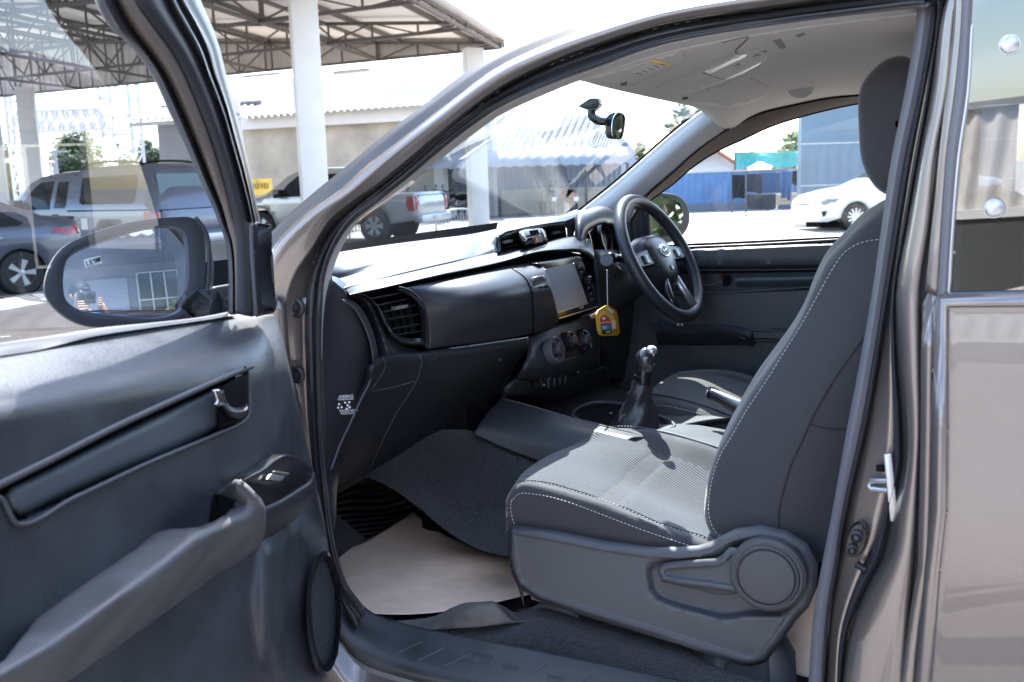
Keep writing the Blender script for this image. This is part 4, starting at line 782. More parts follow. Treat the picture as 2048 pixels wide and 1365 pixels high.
# ribbed insert, sewn in: sits 2 mm proud between the bolsters
I0 = row('x', [(1058, 962), (1102, 968), (1154, 982), (1205, 998), (1256, 1018), (1307, 1041), (1358, 1059), (1409, 1074), (1436, 1090)], 1.737)
def lift(P, d=.004): return [p+(CAM-p).normalized()*d for p in P]
Ri = lofted(rows[3:8], 70, 40); crease = [(1220, 1001), (1245, 980), (1270, 955), (1295, 932), (1317, 916)]
cr3 = [on(cu, u, v, 0) for u, v in crease]
for r_ in Ri:
    for i, p in enumerate(r_):
        dmin = min((p-a.lerp(b, t/6)).length for a, b in zip(cr3, cr3[1:]) for t in range(7)); r_[i] = p+(V((-.3, -.3, .9)).normalized())*(.0035-.011*math.exp(-(dmin/.018)**2))
me = mesh_from([p for r_ in Ri for p in r_], [(i*70+k, i*70+k+1, (i+1)*70+k+1, (i+1)*70+k) for i in range(39) for k in range(69)]); put('seat_insert', me, mp['insert'], PS)
stitches('stitching', lift(k1, .002), mp['thread'], PS)
stitches('stitching', lift(row('x', [(1023, 1000), (1021, 1015), (1023, 1029), (1027, 1045), (1033, 1059)], 1.694), .002), mp['thread'], PS)
stitches('stitching', lift(k2[:-1], .006), mp['thread'], PS)
stitches('stitching', [p+V((0, -.003, .005)) for p in k7], mp['thread'], PS)
# plastic side cover with recess, lever and round recliner cap
covO = [(1025, 1067), (1102, 1079), (1205, 1100), (1297, 1113), (1358, 1116), (1399, 1113), (1425, 1104), (1445, 1092), (1475, 1078), (1520, 1072), (1565, 1080), (1598, 1102), (1614, 1135), (1610, 1172), (1596, 1203), (1573, 1236), (1542, 1280), (1516, 1314), (1504, 1319), (1491, 1318), (1435, 1300), (1358, 1274), (1256, 1244), (1154, 1213), (1080, 1190), (1064, 1178), (1044, 1165), (1034, 1140), (1030, 1110)]
rec = [(1297, 1140), (1305, 1130), (1325, 1123), (1400, 1120), (1440, 1112), (1470, 1090), (1520, 1080), (1600, 1110), (1612, 1150), (1598, 1196), (1560, 1228), (1492, 1228), (1455, 1234), (1435, 1232), (1358, 1212), (1318, 1198), (1303, 1180)]
SC = relief('side_cover', 'x', covO, 1.672, mp['greyp'], PS, feats=[(rec, .022, 16)], edge=(.004, 7), step=9, thick=.02, smooth=60)
lv = relief('recline_lever', 'x', [(1326, 1145), (1330, 1139), (1345, 1136), (1435, 1130), (1450, 1122), (1462, 1108), (1500, 1110), (1500, 1180), (1488, 1176), (1420, 1166), (1360, 1158), (1330, 1154)], lambda u, v: 1.675-.02*(u-1326)/170, mp['greyp'], PS, edge=(.008, 9), step=8, thick=.012)
dc = X(1537, 1146, 1.655); kx = .0535
mb = MB(); mb.lathe([(kx*1.22, .0), (kx*1.2, -.012), (kx*1.1, -.016)], frame_at(dc, (1, 0, 0)), 48); 
mb.lathe([(kx*1.02, .004), (kx*1.02, -.018), (kx*.99, -.0205), (kx*.95, -.019), (kx*.93, -.016), (kx*.90, -.0165), (kx*.86, -.0215), (kx*.72, -.023), (0, -.0235)], frame_at(dc, (1, 0, 0)), 64); mb.build('recliner_cap', mp['dialp'], PS, 35)
pipe('cap_ring', [dc+V((-.0195, cos(2*pi*k/40)*kx*.97, sin(2*pi*k/40)*kx*.97)) for k in range(40)], .0014, mp['greyp'], PS, 60, closed=True)
pipe('recess_lip', row('x', [(1327, 1165), (1400, 1180), (1440, 1190), (1485, 1188), (1500, 1195)], 1.682), .0015, mp['greyp'], PS, 40)
relief('cap_notch', 'x', [(1526, 1204), (1538, 1205), (1538, 1213), (1526, 1212)], 1.655, mp['black'], PS, thick=.004)
# seat frame rail, foot bracket
br_ = MB(); P0 = X(1064, 1182, 1.715); P1 = X(1500, 1335, 1.715)
br_.add([X(1064, 1165, 1.71), X(1064, 1197, 1.71), X(1150, 1224, 1.71), X(1150, 1200, 1.71)], [(0, 1, 2, 3)])
ob = br_.build('seat_bracket', col('bracket_olive', (.16, .15, .13), .6), PS, False); md = ob.modifiers.new('s', 'SOLIDIFY'); md.thickness = .004
lettering('bracket_letter', 'E', .014, frame_at(X(1066, 1192, 1.7085), (-1, 0, 0))@Matrix.Rotation(-.25, 4, 'Z'), mp['black'], PS)
mb = MB(); mb.tube([X(1040, 1225, 1.74), X(1062, 1222, 1.73), X(1085, 1210, 1.72), X(1120, 1218, 1.72), X(1158, 1232, 1.72)], .006, 10); mb.build('seat_rail', mp['greyp'], PS, 180)
mb = MB(); mb.bar(X(1085, 1212, 1.74), X(1158, 1234, 1.74), .02, .016); mb.bar(P0+V((.05, 0, .0)), P1+V((.05, 0, 0)), .03, .03); mb.bar(P0+V((.42, 0, .0)), P1+V((.42, 0, 0)), .03, .03); mb.build('seat_frame', mp['plastic'], PS, 30)
relief('rail_cover', 'x', [(1448, 1330), (1470, 1316), (1520, 1318), (1538, 1300), (1540, 1380), (1545, 1460), (1470, 1460), (1452, 1372)], 1.70, mp['greyp'], PS, edge=(.008, 8), step=9, thick=.05)
# driver's seat cushion beyond the console
DS = part('driver_seat', TR)
j0 = row('x', [(1300, 820), (1360, 835), (1450, 855), (1520, 875)], 2.44); j1 = row('x', [(1288, 810), (1330, 812), (1400, 828), (1470, 850), (1540, 875)], 2.45); j2 = row('x', [(1300, 789), (1345, 797), (1410, 815), (1470, 838), (1560, 870)], 2.50)
j3 = row('x', [(1310, 775), (1370, 775), (1430, 800), (1500, 830), (1600, 860)], 2.62); j4 = row('x', [(1338, 755), (1400, 757), (1460, 775), (1540, 800), (1640, 830)], 2.74)
j5 = row('x', [(1365, 745), (1420, 741), (1470, 746), (1530, 765), (1640, 790)], 2.86); j6 = [p+V((.04, 0, -.03)) for p in j5]; j7 = [p+V((.05, 0, -.15)) for p in j5]
dcu = loft('cushion', [[p+V((0, 0, -.12)) for p in j0], j0, j1, j2, j3, j4, j5, j6, j7], fb, DS, 60, 50, smooth=180)
Rj = lofted([j2, j3, j4, j5], 50, 30); me = mesh_from([p+V((0, -.002, .004)) for r_ in Rj for p in r_], [(i*50+k, i*50+k+1, (i+1)*50+k+1, (i+1)*50+k) for i in range(29) for k in range(49)]); put('seat_insert', me, mp['insert'], DS)
stitches('stitching', lift(j1, .003), mp['thread'], DS)
loft('cushion_front', [j3[:1]+[j4[0], j5[0]], [p+V((0, .02, -.05)) for p in j3[:1]+[j4[0], j5[0]]], [p+V((0, 0, -.18)) for p in j3[:1]+[j4[0], j5[0]]]], fb, DS, 20, 10, smooth=180)
mb = MB(); mb.box((2.45, -.15, .9), (2.93, .0, 1.45), bev=.05); mb.build('backrest', fb, DS, 40)
# ================================================================ centre console
CC = part('centre_console', TR)
cB = [[X(946, 868, 2.02), X(1010, 898, 2.03), X(1075, 922, 2.04), X(1180, 960, 2.05)], [X(957, 850, 2.035), X(1035, 872, 2.045), X(1120, 890, 2.055), X(1250, 922, 2.065)], [X(976, 824, 2.08), X(1045, 842, 2.08), X(1135, 858, 2.09), X(1260, 880, 2.10)], [X(1004, 797, 2.14), X(1060, 812, 2.14), X(1149, 838, 2.14), X(1300, 874, 2.15)]]
loft('console_side', cB, col('console_plastic', (.024, .026, .031), .5, bump=GRAIN), CC, 50, 30, thick=.01)
loft('console_tray', [[p+V((0, 0, .001)) for p in cB[3]], [Z(u+6, v-4, .903) for u, v in ((1004, 797), (1060, 812), (1149, 838), (1300, 874))], [Z(1060, 790, .90), Z(1110, 795, .90), Z(1190, 815, .90), Z(1350, 855, .90)],
    [Z(1110, 780, .90), Z(1170, 785, .90), Z(1250, 800, .90), Z(1420, 840, .90)], [Z(1150, 770, .90), Z(1220, 775, .90), Z(1300, 795, .90), Z(1470, 835, .90)]], mp['plastic'], CC, 50, 30, thick=.01)
pipe('tray_lip', cB[3], .002, mp['greyp'], CC, 50)
loft('console_top', [row('x', [(1255, 856), (1320, 862), (1400, 884), (1470, 905)], 2.19), row('x', [(1300, 858), (1345, 858), (1420, 875), (1490, 895)], 2.25), row('x', [(1320, 850), (1350, 850), (1430, 866), (1500, 882)], 2.31), row('x', [(1325, 845), (1360, 846), (1440, 858), (1510, 872)], 2.38)], mp['greyp'], CC, 30, 16, thick=.01)
pipe('shifter_surround', [Z(u, v, .909) for u, v in ((1152, 840), (1146, 828), (1160, 815), (1195, 805), (1240, 808), (1300, 826), (1340, 843), (1347, 856), (1310, 863), (1240, 862), (1190, 855))], .005, mp['greyp'], CC, 80, 8, closed=True)
fan('tray_floor', [Z(u, v, .905) for u, v in curve2([(1156, 838), (1166, 818), (1200, 809), (1260, 814), (1330, 842), (1341, 855), (1300, 861), (1220, 859)], 40)], mp['black'], CC, .004)
SH = part('gear_lever', CC)
SX = 2.235
prof = [((1240, 865), 2.25), ((1262, 858), 2.27)]
rr = []
for (u0, u1, v, e) in ((1210, 1328, 862, .8), (1216, 1325, 852, .8), (1228, 1319, 838, .8), (1240, 1314, 824, .8), (1247, 1309, 812, .85), (1255, 1306, 800, .9), (1253, 1304, 790, .9), (1262, 1304, 778, .9), (1262, 1304, 768, 1), (1269, 1303, 760, 1), (1272, 1302, 752, 1)):
    c_ = X((u0+u1)/2, v, SX); rad = (X(u1, v, SX)-X(u0, v, SX)).dot(RGT)/2; rr.append([c_+RGT*rad*cos(2*pi*k/28)*(1+.09*sin(k*1.35+v*.11)*min(1, (v-752)/40))+V((.9, .35, 0)).normalized()*rad*.8*sin(2*pi*k/28)*(1+.09*sin(k*1.35+v*.11))+V((0, 0, .004*sin(k*.9+v))) for k in range(28)])
vs = [p for r_ in rr for p in r_]; mb = MB(); mb.add(vs, [(i*28+k, i*28+(k+1) % 28, (i+1)*28+(k+1) % 28, (i+1)*28+k) for i in range(len(rr)-1) for k in range(28)]); mb.build('lever_boot', mp['leather'], SH, 180)
mb = MB(); mb.tube([X(1286, 768, SX), X(1287, 752, SX), X(1289, 738, SX)], [.019, .020, .016], 20); mb.tube([X(1286, 756, SX), X(1286, 750, SX)], [.0215, .0215], 24); mb.build('lever_collar', mp['gloss'], SH, 60)
mb = MB(); mb.tube(cr_spline([X(1287, 756, SX), X(1289, 738, SX), X(1291, 722, SX), X(1291, 710, SX), X(1292, 700, SX), X(1293, 696, SX)], 14), [.0165, .0155, .0155, .0165, .018, .020, .0225, .024, .0245, .024, .022, .018, .012, .004], 24); mb.build('lever_knob', mat('knob_gloss', (.03, .03, .034), .22, coat=1), SH, 180)
mb = MB()
mb.lathe([(0, .012), (.010, .010), (.013, .003), (.013, 0)], frame_at(X(1303, 703, SX-.015), (-.3, -.2, .9)), 20); mb.build('knob_badge', mp['silver'], SH, 180)
pipe('boot_seam', [p+V((-.004, -.004, 0)) for p in row('x', [(1304, 790), (1303, 775), (1302, 800), (1305, 830), (1310, 858)][1:], SX-.02)], .0012, M_['seam_dark'], SH, 30)
# handbrake
HB = part('handbrake', CC)
mb = MB(); mb.tube([X(1415, 786, 2.38), X(1424, 789, 2.38), X(1500, 826, 2.38), X(1560, 850, 2.38)], [.011, .0155, .017, .017], 16); mb.build('handbrake_grip', mp['gloss'], HB, 180)
mb = MB(); mb.tube([X(1425, 783, 2.372), X(1490, 812, 2.372), X(1540, 834, 2.372)], [.006, .009, .009], 12); mb.build('handbrake_strip', mp['silver'], HB, 180)
mb = MB(); mb.tube([X(1413, 786, 2.38), X(1419, 788, 2.38)], [.008, .009], 12); mb.build('release_button', mp['chrome'], HB, 60)
# cup holder and blanking switches
ch = part('cup_holder', CC)
p = X(1437, 884, 2.26); mb = MB(); mb.lathe([(.046, -.004), (.046, .003), (.040, .004), (.0385, -.002), (.037, -.05), (0, -.05)], frame_at(p, (-.05, -.1, 1)), 40); mb.build('cup_well', mp['gloss'], ch, 40)
for (a, b) in ((1360, 866), (1386, 876)): mb = MB(); mb.box((-.018, -.024, -.002), (.018, .010, .003), Matrix.Translation(X(a, b, 2.25)), .002); mb.build('blank_switch', mp['greyp'], CC, 40)
# ================================================================ floor, sill, mats
FL = part('cab_floor', TR)
fl = MB(); fl.grid([[V((x, y, z_)) for x in (1.58, 1.7, 1.9, 2.0)] for y, z_ in ((-1.25, .56), (.2, .575), (.7, .585), (1.1, .60), (1.3, .64), (1.55, .82), (1.75, 1.05))]); fl.build('carpet_floor', mp['carpet'], FL, 60)
loft('carpet_tunnel', [[X(640, 930, 1.98), X(760, 965, 1.90), X(830, 1010, 1.86), X(890, 1060, 1.84), X(960, 1100, 1.82), X(1060, 1120, 1.80)], [X(660, 905, 2.02), X(770, 935, 1.94), X(850, 975, 1.92), X(900, 1020, 1.90), X(980, 1060, 1.88), X(1060, 1080, 1.86)], [X(700, 880, 2.08), X(800, 905, 2.0), X(870, 930, 1.98), X(930, 975, 1.96), X(1000, 1010, 1.95), X(1060, 1010, 1.95)],
     [X(760, 860, 2.14), X(860, 868, 2.07), X(920, 880, 2.05), X(985, 895, 2.04), X(1040, 930, 2.03), X(1080, 950, 2.03)], [X(800, 840, 2.2), X(870, 850, 2.15), X(930, 860, 2.1), X(1010, 880, 2.1), X(1050, 900, 2.1), X(1090, 920, 2.1)]], mp['carpet'], FL, 50, 40)
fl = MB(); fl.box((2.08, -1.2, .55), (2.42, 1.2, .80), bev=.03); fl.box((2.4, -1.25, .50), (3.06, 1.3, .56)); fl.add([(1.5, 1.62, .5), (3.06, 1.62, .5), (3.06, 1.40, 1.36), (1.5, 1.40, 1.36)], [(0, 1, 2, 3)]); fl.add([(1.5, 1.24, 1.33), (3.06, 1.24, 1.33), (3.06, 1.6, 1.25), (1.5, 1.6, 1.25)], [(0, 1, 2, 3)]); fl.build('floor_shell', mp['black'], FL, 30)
pipe('mat_rim', [Z(u, v, z_) for u, v, z_ in ((742, 962, .70), (790, 968, .69), (822, 972, .68), (845, 1000, .67), (872, 1035, .66), (905, 1066, .655), (950, 1092, .65), (1030, 1110, .65))], .007, mp['rubber'], FL, 60)
# carpet behind the sill plate
loft('carpet_edge', [[X(850, 1240, 1.68), X(950, 1250, 1.68), X(1060, 1220, 1.72), X(1160, 1225, 1.76), X(1300, 1250, 1.80), X(1560, 1320, 1.80)], [X(840, 1255, 1.62), X(950, 1280, 1.62), X(1080, 1270, 1.64), X(1200, 1290, 1.66), X(1350, 1330, 1.66), X(1600, 1400, 1.66)], [X(800, 1250, 1.60), X(940, 1290, 1.60), X(1080, 1320, 1.60), X(1200, 1345, 1.60), X(1400, 1385, 1.60), X(1650, 1440, 1.60)]], mp['carpet'], FL, 60, 20)
# sill plate
SP = part('sill_plate', TR)
sp = loft('plate', [row('x', [(676, 1112), (696, 1172), (740, 1222), (800, 1245), (870, 1262), (1000, 1286), (1150, 1316), (1320, 1352), (1500, 1390), (1700, 1432)], 1.60), row('x', [(672, 1150), (692, 1205), (735, 1252), (800, 1278), (870, 1294), (1000, 1318), (1150, 1346), (1320, 1380), (1500, 1418), (1700, 1460)], 1.565),
     row('x', [(668, 1190), (684, 1240), (720, 1285), (790, 1318), (860, 1338), (1000, 1365), (1150, 1392), (1320, 1425), (1500, 1460), (1700, 1500)], 1.515), row('x', [(660, 1210), (680, 1262), (715, 1304), (790, 1336), (860, 1355), (1000, 1382), (1150, 1410), (1320, 1443), (1500, 1480), (1700, 1520)], 1.505), row('x', [(660, 1230), (680, 1280), (715, 1322), (790, 1352), (860, 1370), (1000, 1398), (1150, 1428), (1320, 1460), (1500, 1500), (1700, 1540)], 1.51)], mp['doorp'], SP, 100, 24, thick=.006)
for (a, b) in (((786, 1311), (849, 1281)), ((836, 1322), (893, 1294)), ((885, 1334), (945, 1306)), ((1060, 1350), (1092, 1330)), ((1150, 1372), (1182, 1352)), ((1240, 1392), (1270, 1372))):
    mb = MB(); mb.tube([on(sp, a[0]+(b[0]-a[0])*t/8, a[1]+(b[1]-a[1])*t/8, .0005) for t in range(9)], .0016, 6); mb.build('tread_rib', mp['greyp'], SP, 180)
for (a, b) in ((948, 1322), (1000, 1345), (1090, 1366), (925, 1318)):
    for k in range(8): mb = MB(); mb.tube([on(sp, a+k*4.2, b+k*.9, .0005), on(sp, a+k*4.2+8, b+k*.9-16, .0005)], .0009, 5); mb.build('tread_line', mp['greyp'], SP, 180)
loft('sill_paint', [row('x', [(640, 1240), (680, 1290), (720, 1335), (800, 1365), (1000, 1405), (1300, 1465), (1700, 1550)], 1.500), row('x', [(640, 1300), (680, 1350), (720, 1400), (800, 1430), (1000, 1470), (1300, 1530), (1700, 1620)], 1.47), row('x', [(640, 1500), (680, 1500), (720, 1560), (800, 1600), (1000, 1660), (1300, 1700), (1700, 1800)], 1.47)], mp['paint'], TR, 50, 16)
# things lying on the floor
RMt = loft('rubber_mat', [[Z(640, 1010, .66), Z(700, 975, .70), Z(740, 955, .72), Z(790, 968, .70), Z(830, 980, .68)], [Z(640, 1080, .63), Z(700, 1030, .65), Z(760, 1000, .66), Z(820, 1000, .66), Z(870, 1030, .645)], [Z(660, 1120, .62), Z(740, 1080, .625), Z(820, 1050, .63), Z(880, 1060, .63), Z(950, 1095, .625)], [Z(700, 1200, .60), Z(780, 1150, .60), Z(880, 1120, .605), Z(980, 1120, .61), Z(1050, 1125, .61)],
     [Z(790, 1240, .61), Z(850, 1225, .605), Z(950, 1190, .60), Z(1020, 1170, .60), Z(1080, 1165, .60)]], mat('rubber_mat_black', (.030, .032, .038), .45, bump=[('waveDIAGONAL', 15, 1, .008), ('noise', 200, .2, .001)]), None, 60, 50, thick=.005)
RMt.name = 'rubber_mat'; tag(RMt, 'black ribbed rubber floor mat in the passenger footwell, half under brown paper', 'floor mat')
curl = loft('mat_curl', [[X(770, 1243, 1.60), X(820, 1240, 1.62), X(870, 1232, 1.64), X(905, 1215, 1.66), X(930, 1206, 1.67), X(965, 1204, 1.68), X(985, 1203, 1.70), X(1005, 1212, 1.71), X(1030, 1225, 1.72), X(1060, 1215, 1.74)], [X(790, 1252, 1.605), X(830, 1258, 1.61), X(870, 1260, 1.615), X(900, 1246, 1.625), X(925, 1225, 1.635), X(955, 1214, 1.64), X(990, 1212, 1.65), X(1012, 1228, 1.655), X(1030, 1240, 1.67), X(1060, 1235, 1.70)],
     [X(790, 1254, 1.62), X(830, 1261, 1.62), X(870, 1262, 1.62), X(905, 1258, 1.62), X(940, 1256, 1.625), X(970, 1254, 1.63), X(1000, 1250, 1.64), X(1020, 1247, 1.65), X(1045, 1242, 1.67), X(1070, 1236, 1.70)]], mat('dusty_rubber', (.10, .095, .085), .6, var=(14, .5), bump=[('noise', 40, .3, .003)]), None, 70, 20, thick=.003)
curl.name = 'mat_edge'; curl.parent = RMt
pa = [(668, 1112), (700, 1098), (760, 1066), (800, 1043), (828, 1024)]
PP = loft('paper_sheet', [[Z(828, 1024, .665), Z(860, 1052, .655), (Z(900, 1075, .65)), Z(960, 1095, .64), Z(1030, 1108, .64), Z(1100, 1112, .64)], [Z(780, 1054, .655), Z(840, 1085, .65), Z(890, 1110, .66), Z(960, 1115, .665), Z(1030, 1130, .65), Z(1100, 1135, .645)], [Z(730, 1083, .645), Z(790, 1120, .64), Z(850, 1145, .645), Z(930, 1150, .65), Z(1010, 1155, .645), Z(1090, 1160, .645)],
     [Z(668, 1112, .64), Z(730, 1165, .635), Z(800, 1190, .635), Z(900, 1190, .64), Z(1000, 1180, .645), Z(1080, 1175, .645)], [Z(672, 1135, .635), Z(715, 1198, .635), Z(780, 1215, .635), Z(880, 1212, .64), Z(985, 1198, .645), Z(1075, 1182, .645)], [Z(676, 1150, .635), Z(722, 1222, .635), Z(790, 1229, .638), Z(880, 1224, .642), Z(985, 1206, .648), Z(1070, 1186, .645)]], mp['paper'], None, 60, 50, thick=.0008, smooth=180)
tag(PP, 'brown paper sheet spread over the front passenger floor', 'paper sheet')
P2 = loft('paper_sheet', [[X(1560, 1190, 1.85), X(1620, 1180, 1.85), X(1660, 1170, 1.85)], [X(1550, 1290, 1.80), X(1600, 1285, 1.80), X(1660, 1280, 1.80)], [X(1555, 1320, 1.76), X(1585, 1345, 1.76), X(1650, 1362, 1.76)]], mp['paper'], None, 30, 20, thick=.0008)
tag(P2, 'brown paper sheet showing behind the rear corner of the passenger seat', 'paper sheet')
# ================================================================ the open passenger door
DR = part('passenger_door', TR)
dpm = mp['doorp']
panO = [(-60, 716), (0, 711), (73, 700), (183, 673), (293, 656), (366, 644), (440, 634), (473, 629), (549, 631), (556, 640), (562, 660), (586, 766), (600, 830), (615, 900), (630, 950), (640, 1000), (652, 1060), (662, 1130), (676, 1180), (684, 1240), (676, 1310), (650, 1365), (620, 1430), (-60, 1430)]
pock = [(468, 750), (440, 762), (330, 812), (220, 864), (110, 920), (0, 975), (-80, 1015), (-80, 1030), (0, 1000), (10, 1010), (32, 1046), (146, 995), (293, 927), (439, 865), (470, 850), (470, 790), (468, 752)]
pod = [(640, 1085), (600, 1040), (560, 1060), (530, 1110), (520, 1200), (530, 1290), (560, 1400), (700, 1400), (700, 1100)]
def doff(u, v):
    vb = 700-(u-73)*.165; t = max(0, min(1, (v-vb)/135)); k = max(0, min(1, (u-520)/70)); return .052+.078*sin(t*pi/2)-.035*k*k*(3-2*k)
DPn = relief('door_trim', 'o', panO, doff, dpm, DR, feats=[(pock, -.035, 3), (pod, .03, 60)], edge=(.008, 10), step=11, thick=.02, smooth=55)
pipe('trim_ridge', [O(u, v, .132) for u, v in ((504, 733), (470, 746), (440, 759), (330, 808), (220, 859), (110, 915), (0, 969), (-60, 1000))], .0038, mp['greyp'], DR, 80, 10)
pipe('pocket_edge', [O(u, v, .132) for u, v in ((497, 742), (499, 790), (498, 828), (490, 840), (439, 866), (293, 928), (146, 997), (32, 1048), (20, 1030), (0, 996), (-40, 1010))], .0025, mp['greyp'], DR, 120, 8)
loft('pocket_bolster', [[O(u, v, .105) for u, v in ((440, 768), (330, 819), (183, 889), (90, 938), (14, 974))], [O(u, v, .124) for u, v in ((441, 780), (335, 832), (190, 902), (95, 950), (20, 985))], [O(u, v, .126) for u, v in ((441, 815), (338, 862), (205, 925), (100, 975), (28, 1010))], [O(u, v, .124) for u, v in ((441, 845), (340, 893), (212, 945), (105, 993), (36, 1026))], [O(u, v, .105) for u, v in ((440, 860), (340, 908), (220, 958), (110, 1006), (40, 1038))]], mp['pocketp'], DR, 50, 24, thick=.01)
dh2 = part('door_handle', DR)
relief('handle_well_shade', 'o', [(441, 776), (470, 760), (497, 748), (497, 830), (470, 846), (441, 858)], .1345, mp['black'], dh2, thick=.003, step=10)  # flat black plate on the trim stands in for the recess's shade
loft('handle_lever', [[O(u, v, .137) for u, v in ((447, 780), (452, 800), (460, 812), (480, 815), (495, 808))], [O(u, v, .150) for u, v in ((441, 785), (446, 806), (458, 822), (480, 826), (496, 818))], [O(u, v, .140) for u, v in ((440, 792), (443, 812), (456, 832), (478, 838), (496, 832))]], mp['dash'], dh2, 30, 10, thick=.004)
fan('handle_insert', [O(u, v, .152) for u, v in ((430, 781), (440, 778), (447, 797), (456, 804), (452, 811), (438, 813), (433, 809), (438, 803))], mp['chrome'], dh2, .006, .002)
# armrest and grab handle: one moulding with a long rounded ridge
RGL = [np.array(p, float) for p in ((462, 962), (488, 974), (508, 994), (512, 1014), (497, 1036), (465, 1050), (391, 1087), (330, 1136), (244, 1197), (170, 1250), (98, 1300), (0, 1356), (-80, 1402))]
def aoff(u, v):
    p = np.array((u, v)); d = 1e9
    for a, b in zip(RGL, RGL[1:]):
        e = b-a; t = min(1, max(0, (p-a)@e/(e@e))); d = min(d, np.hypot(*(p-a-t*e)))
    k = max(0, min(1, (u-425)/50)) if v < 1000 else 1
    return .135+.052*k-.058*k*(sqrt((d/62)**2+.05)-.22)
relief('grab_armrest', 'o', [(429, 990), (447, 975), (469, 959), (480, 960), (492, 967), (503, 977), (514, 988), (524, 999), (530, 1012), (532, 1035), (531, 1060), (526, 1080), (518, 1094), (480, 1130), (439, 1158), (370, 1205), (293, 1265), (195, 1334), (60, 1440), (-60, 1500), (-60, 1375), (10, 1319), (73, 1236), (181, 1158), (268, 1099), (310, 1066), (340, 1058), (366, 1058), (400, 1054), (425, 1044), (450, 1030), (463, 1015), (464, 1004), (447, 997)], aoff, mp['armp'], DR, edge=(.010, 9), step=9, thick=.012, smooth=60)
relief('grab_hollow_shade', 'o', [(425, 994), (432, 988), (468, 1000), (466, 1024), (440, 1042), (418, 1052)], .131, mp['black'], DR, thick=.003, step=10)  # dark opening behind the grip, drawn as a black patch of shade
fan('switch_panel', [O(u, v, .15) for u, v in curve2([(569, 910), (600, 917), (624, 937), (627, 955), (580, 988), (531, 1018), (514, 990), (489, 964), (530, 936)], 50)], mp['gloss'], DR, .02, .003)
loft('switch_side', [[O(u, v, .152) for u, v in ((528, 1017), (560, 1003), (600, 978), (625, 958), (629, 945))], [O(u, v, .15) for u, v in ((530, 1040), (562, 1024), (604, 1000), (627, 978), (630, 960))], [O(u, v, .13) for u, v in ((527, 1085), (565, 1058), (600, 1030), (622, 1000), (628, 975))]], mp['dash'], DR, 30, 12, thick=.006)
mb = MB(); 
fan('window_switch', [O(u, v, .158) for u, v in ((541, 950), (546, 948), (572, 952), (563, 963), (535, 960))], mp['silver'], DR, .004, .001)
fan('window_switch', [O(u, v, .160) for u, v in ((548, 944), (551, 942), (580, 947), (577, 951))], mp['greyp'], DR, .004, .001)
# speaker in its pod
spk = part('speaker', DR)
so = [(655, 1104), (672, 1140), (680, 1200), (678, 1270), (668, 1330), (652, 1353), (632, 1340), (618, 1290), (613, 1220), (617, 1160), (632, 1115)]
si = [(648, 1122), (660, 1145), (670, 1195), (671, 1255), (664, 1305), (652, 1328), (640, 1318), (629, 1280), (625, 1215), (629, 1160), (638, 1130)]
S0 = cr_spline([O(u, v, .125) for u, v in so], 60, True); S1 = cr_spline([O(u, v, .14) for u, v in so], 60, True); cS = sum(S1, V((0, 0, 0)))/60
S2 = [cS+(p-cS)*.92+DN*.004 for p in S1]; S3 = cr_spline([O(u, v, .128) for u, v in si], 60, True)
vs = S0+S1+S2+S3; mb = MB(); mb.add(vs, [(i*60+k, i*60+(k+1) % 60, (i+1)*60+(k+1) % 60, (i+1)*60+k) for i in range(3) for k in range(60)]); mb.build('speaker_ring', mp['gloss'], spk, 60)
grl = mat('speaker_mesh', (.05, .058, .066), .45, bump=[('voronoi', 260, 1, .004)]); fan('speaker_grille', [p for p in S3], grl, spk, .003)
# lower return of the panel, window frame, glass
g_ = [(185, -30), (191, 0), (220, 52), (262, 93), (303, 148), (337, 220), (372, 293), (406, 372), (424, 410), (437, 444), (450, 480), (456, 520), (457, 625)]
n_ = [(222, -30), (232, 0), (265, 60), (294, 98), (328, 148), (362, 220), (393, 293), (425, 372), (442, 410), (453, 444), (464, 480), (469, 520), (471, 628)]
gs = [(262, -30), (272, 0), (306, 52), (340, 98), (368, 148), (399, 220), (426, 293), (450, 372), (460, 410), (468, 444), (472, 480), (474, 520), (474, 628)]
bl = [(325, -30), (335, 0), (362, 52), (388, 98), (413, 148), (440, 220), (462, 293), (484, 372), (494, 410), (501, 444), (504, 480), (506, 520), (508, 634)]
h1 = [(345, -30), (356, 0), (384, 52), (408, 98), (424, 148), (450, 220), (471, 293), (492, 372), (501, 410), (508, 444)]
h2 = [(362, -30), (373, 0), (402, 52), (424, 98), (437, 148), (460, 220), (480, 293), (499, 372), (507, 410), (514, 444)]
ot = [(390, -30), (401, 0), (424, 52), (440, 98), (452, 148), (471, 220), (489, 293), (506, 372), (513, 410), (521, 444)]
mid = lambda a, b: [((p[0]+q[0])/2, (p[1]+q[1])/2) for p, q in zip(a, b)]
WF = part('window_frame', DR)
ro = lambda P, o: [O(u, v, o) for u, v in P]
loft('glass_channel', [ro(g_, .03), ro(g_, .05), ro(mid(g_, n_), .07), ro(n_, .062)], mp['rubber'], WF, 70, 14)
loft('frame_trim', [ro(n_, .062), ro(mid(n_, gs), .086), ro(gs, .09)], mp['wpillar'], WF, 70, 10, thick=.004)
loft('frame_black', [ro(gs, .091), ro(mid(gs, bl), .10), ro(bl, .098)], mp['plastic'], WF, 70, 10, thick=.004)
loft('frame_seal', [ro(bl[:10], .098), ro(mid(bl[:10], h1), .108), ro(h1, .094), ro(mid(h1, h2), .102), ro(h2, .085), ro(mid(h2, ot), .085), ro(ot, .06)], mp['rubber'], WF, 70, 40)
relief('mirror_sail', 'o', [(500, 440), (508, 441), (516, 448), (527, 484), (540, 530), (549, 570), (556, 606), (548, 626), (511, 635), (508, 583), (503, 500)], .10, mp['dash'], WF, edge=(.006, 5), step=7, thick=.03)
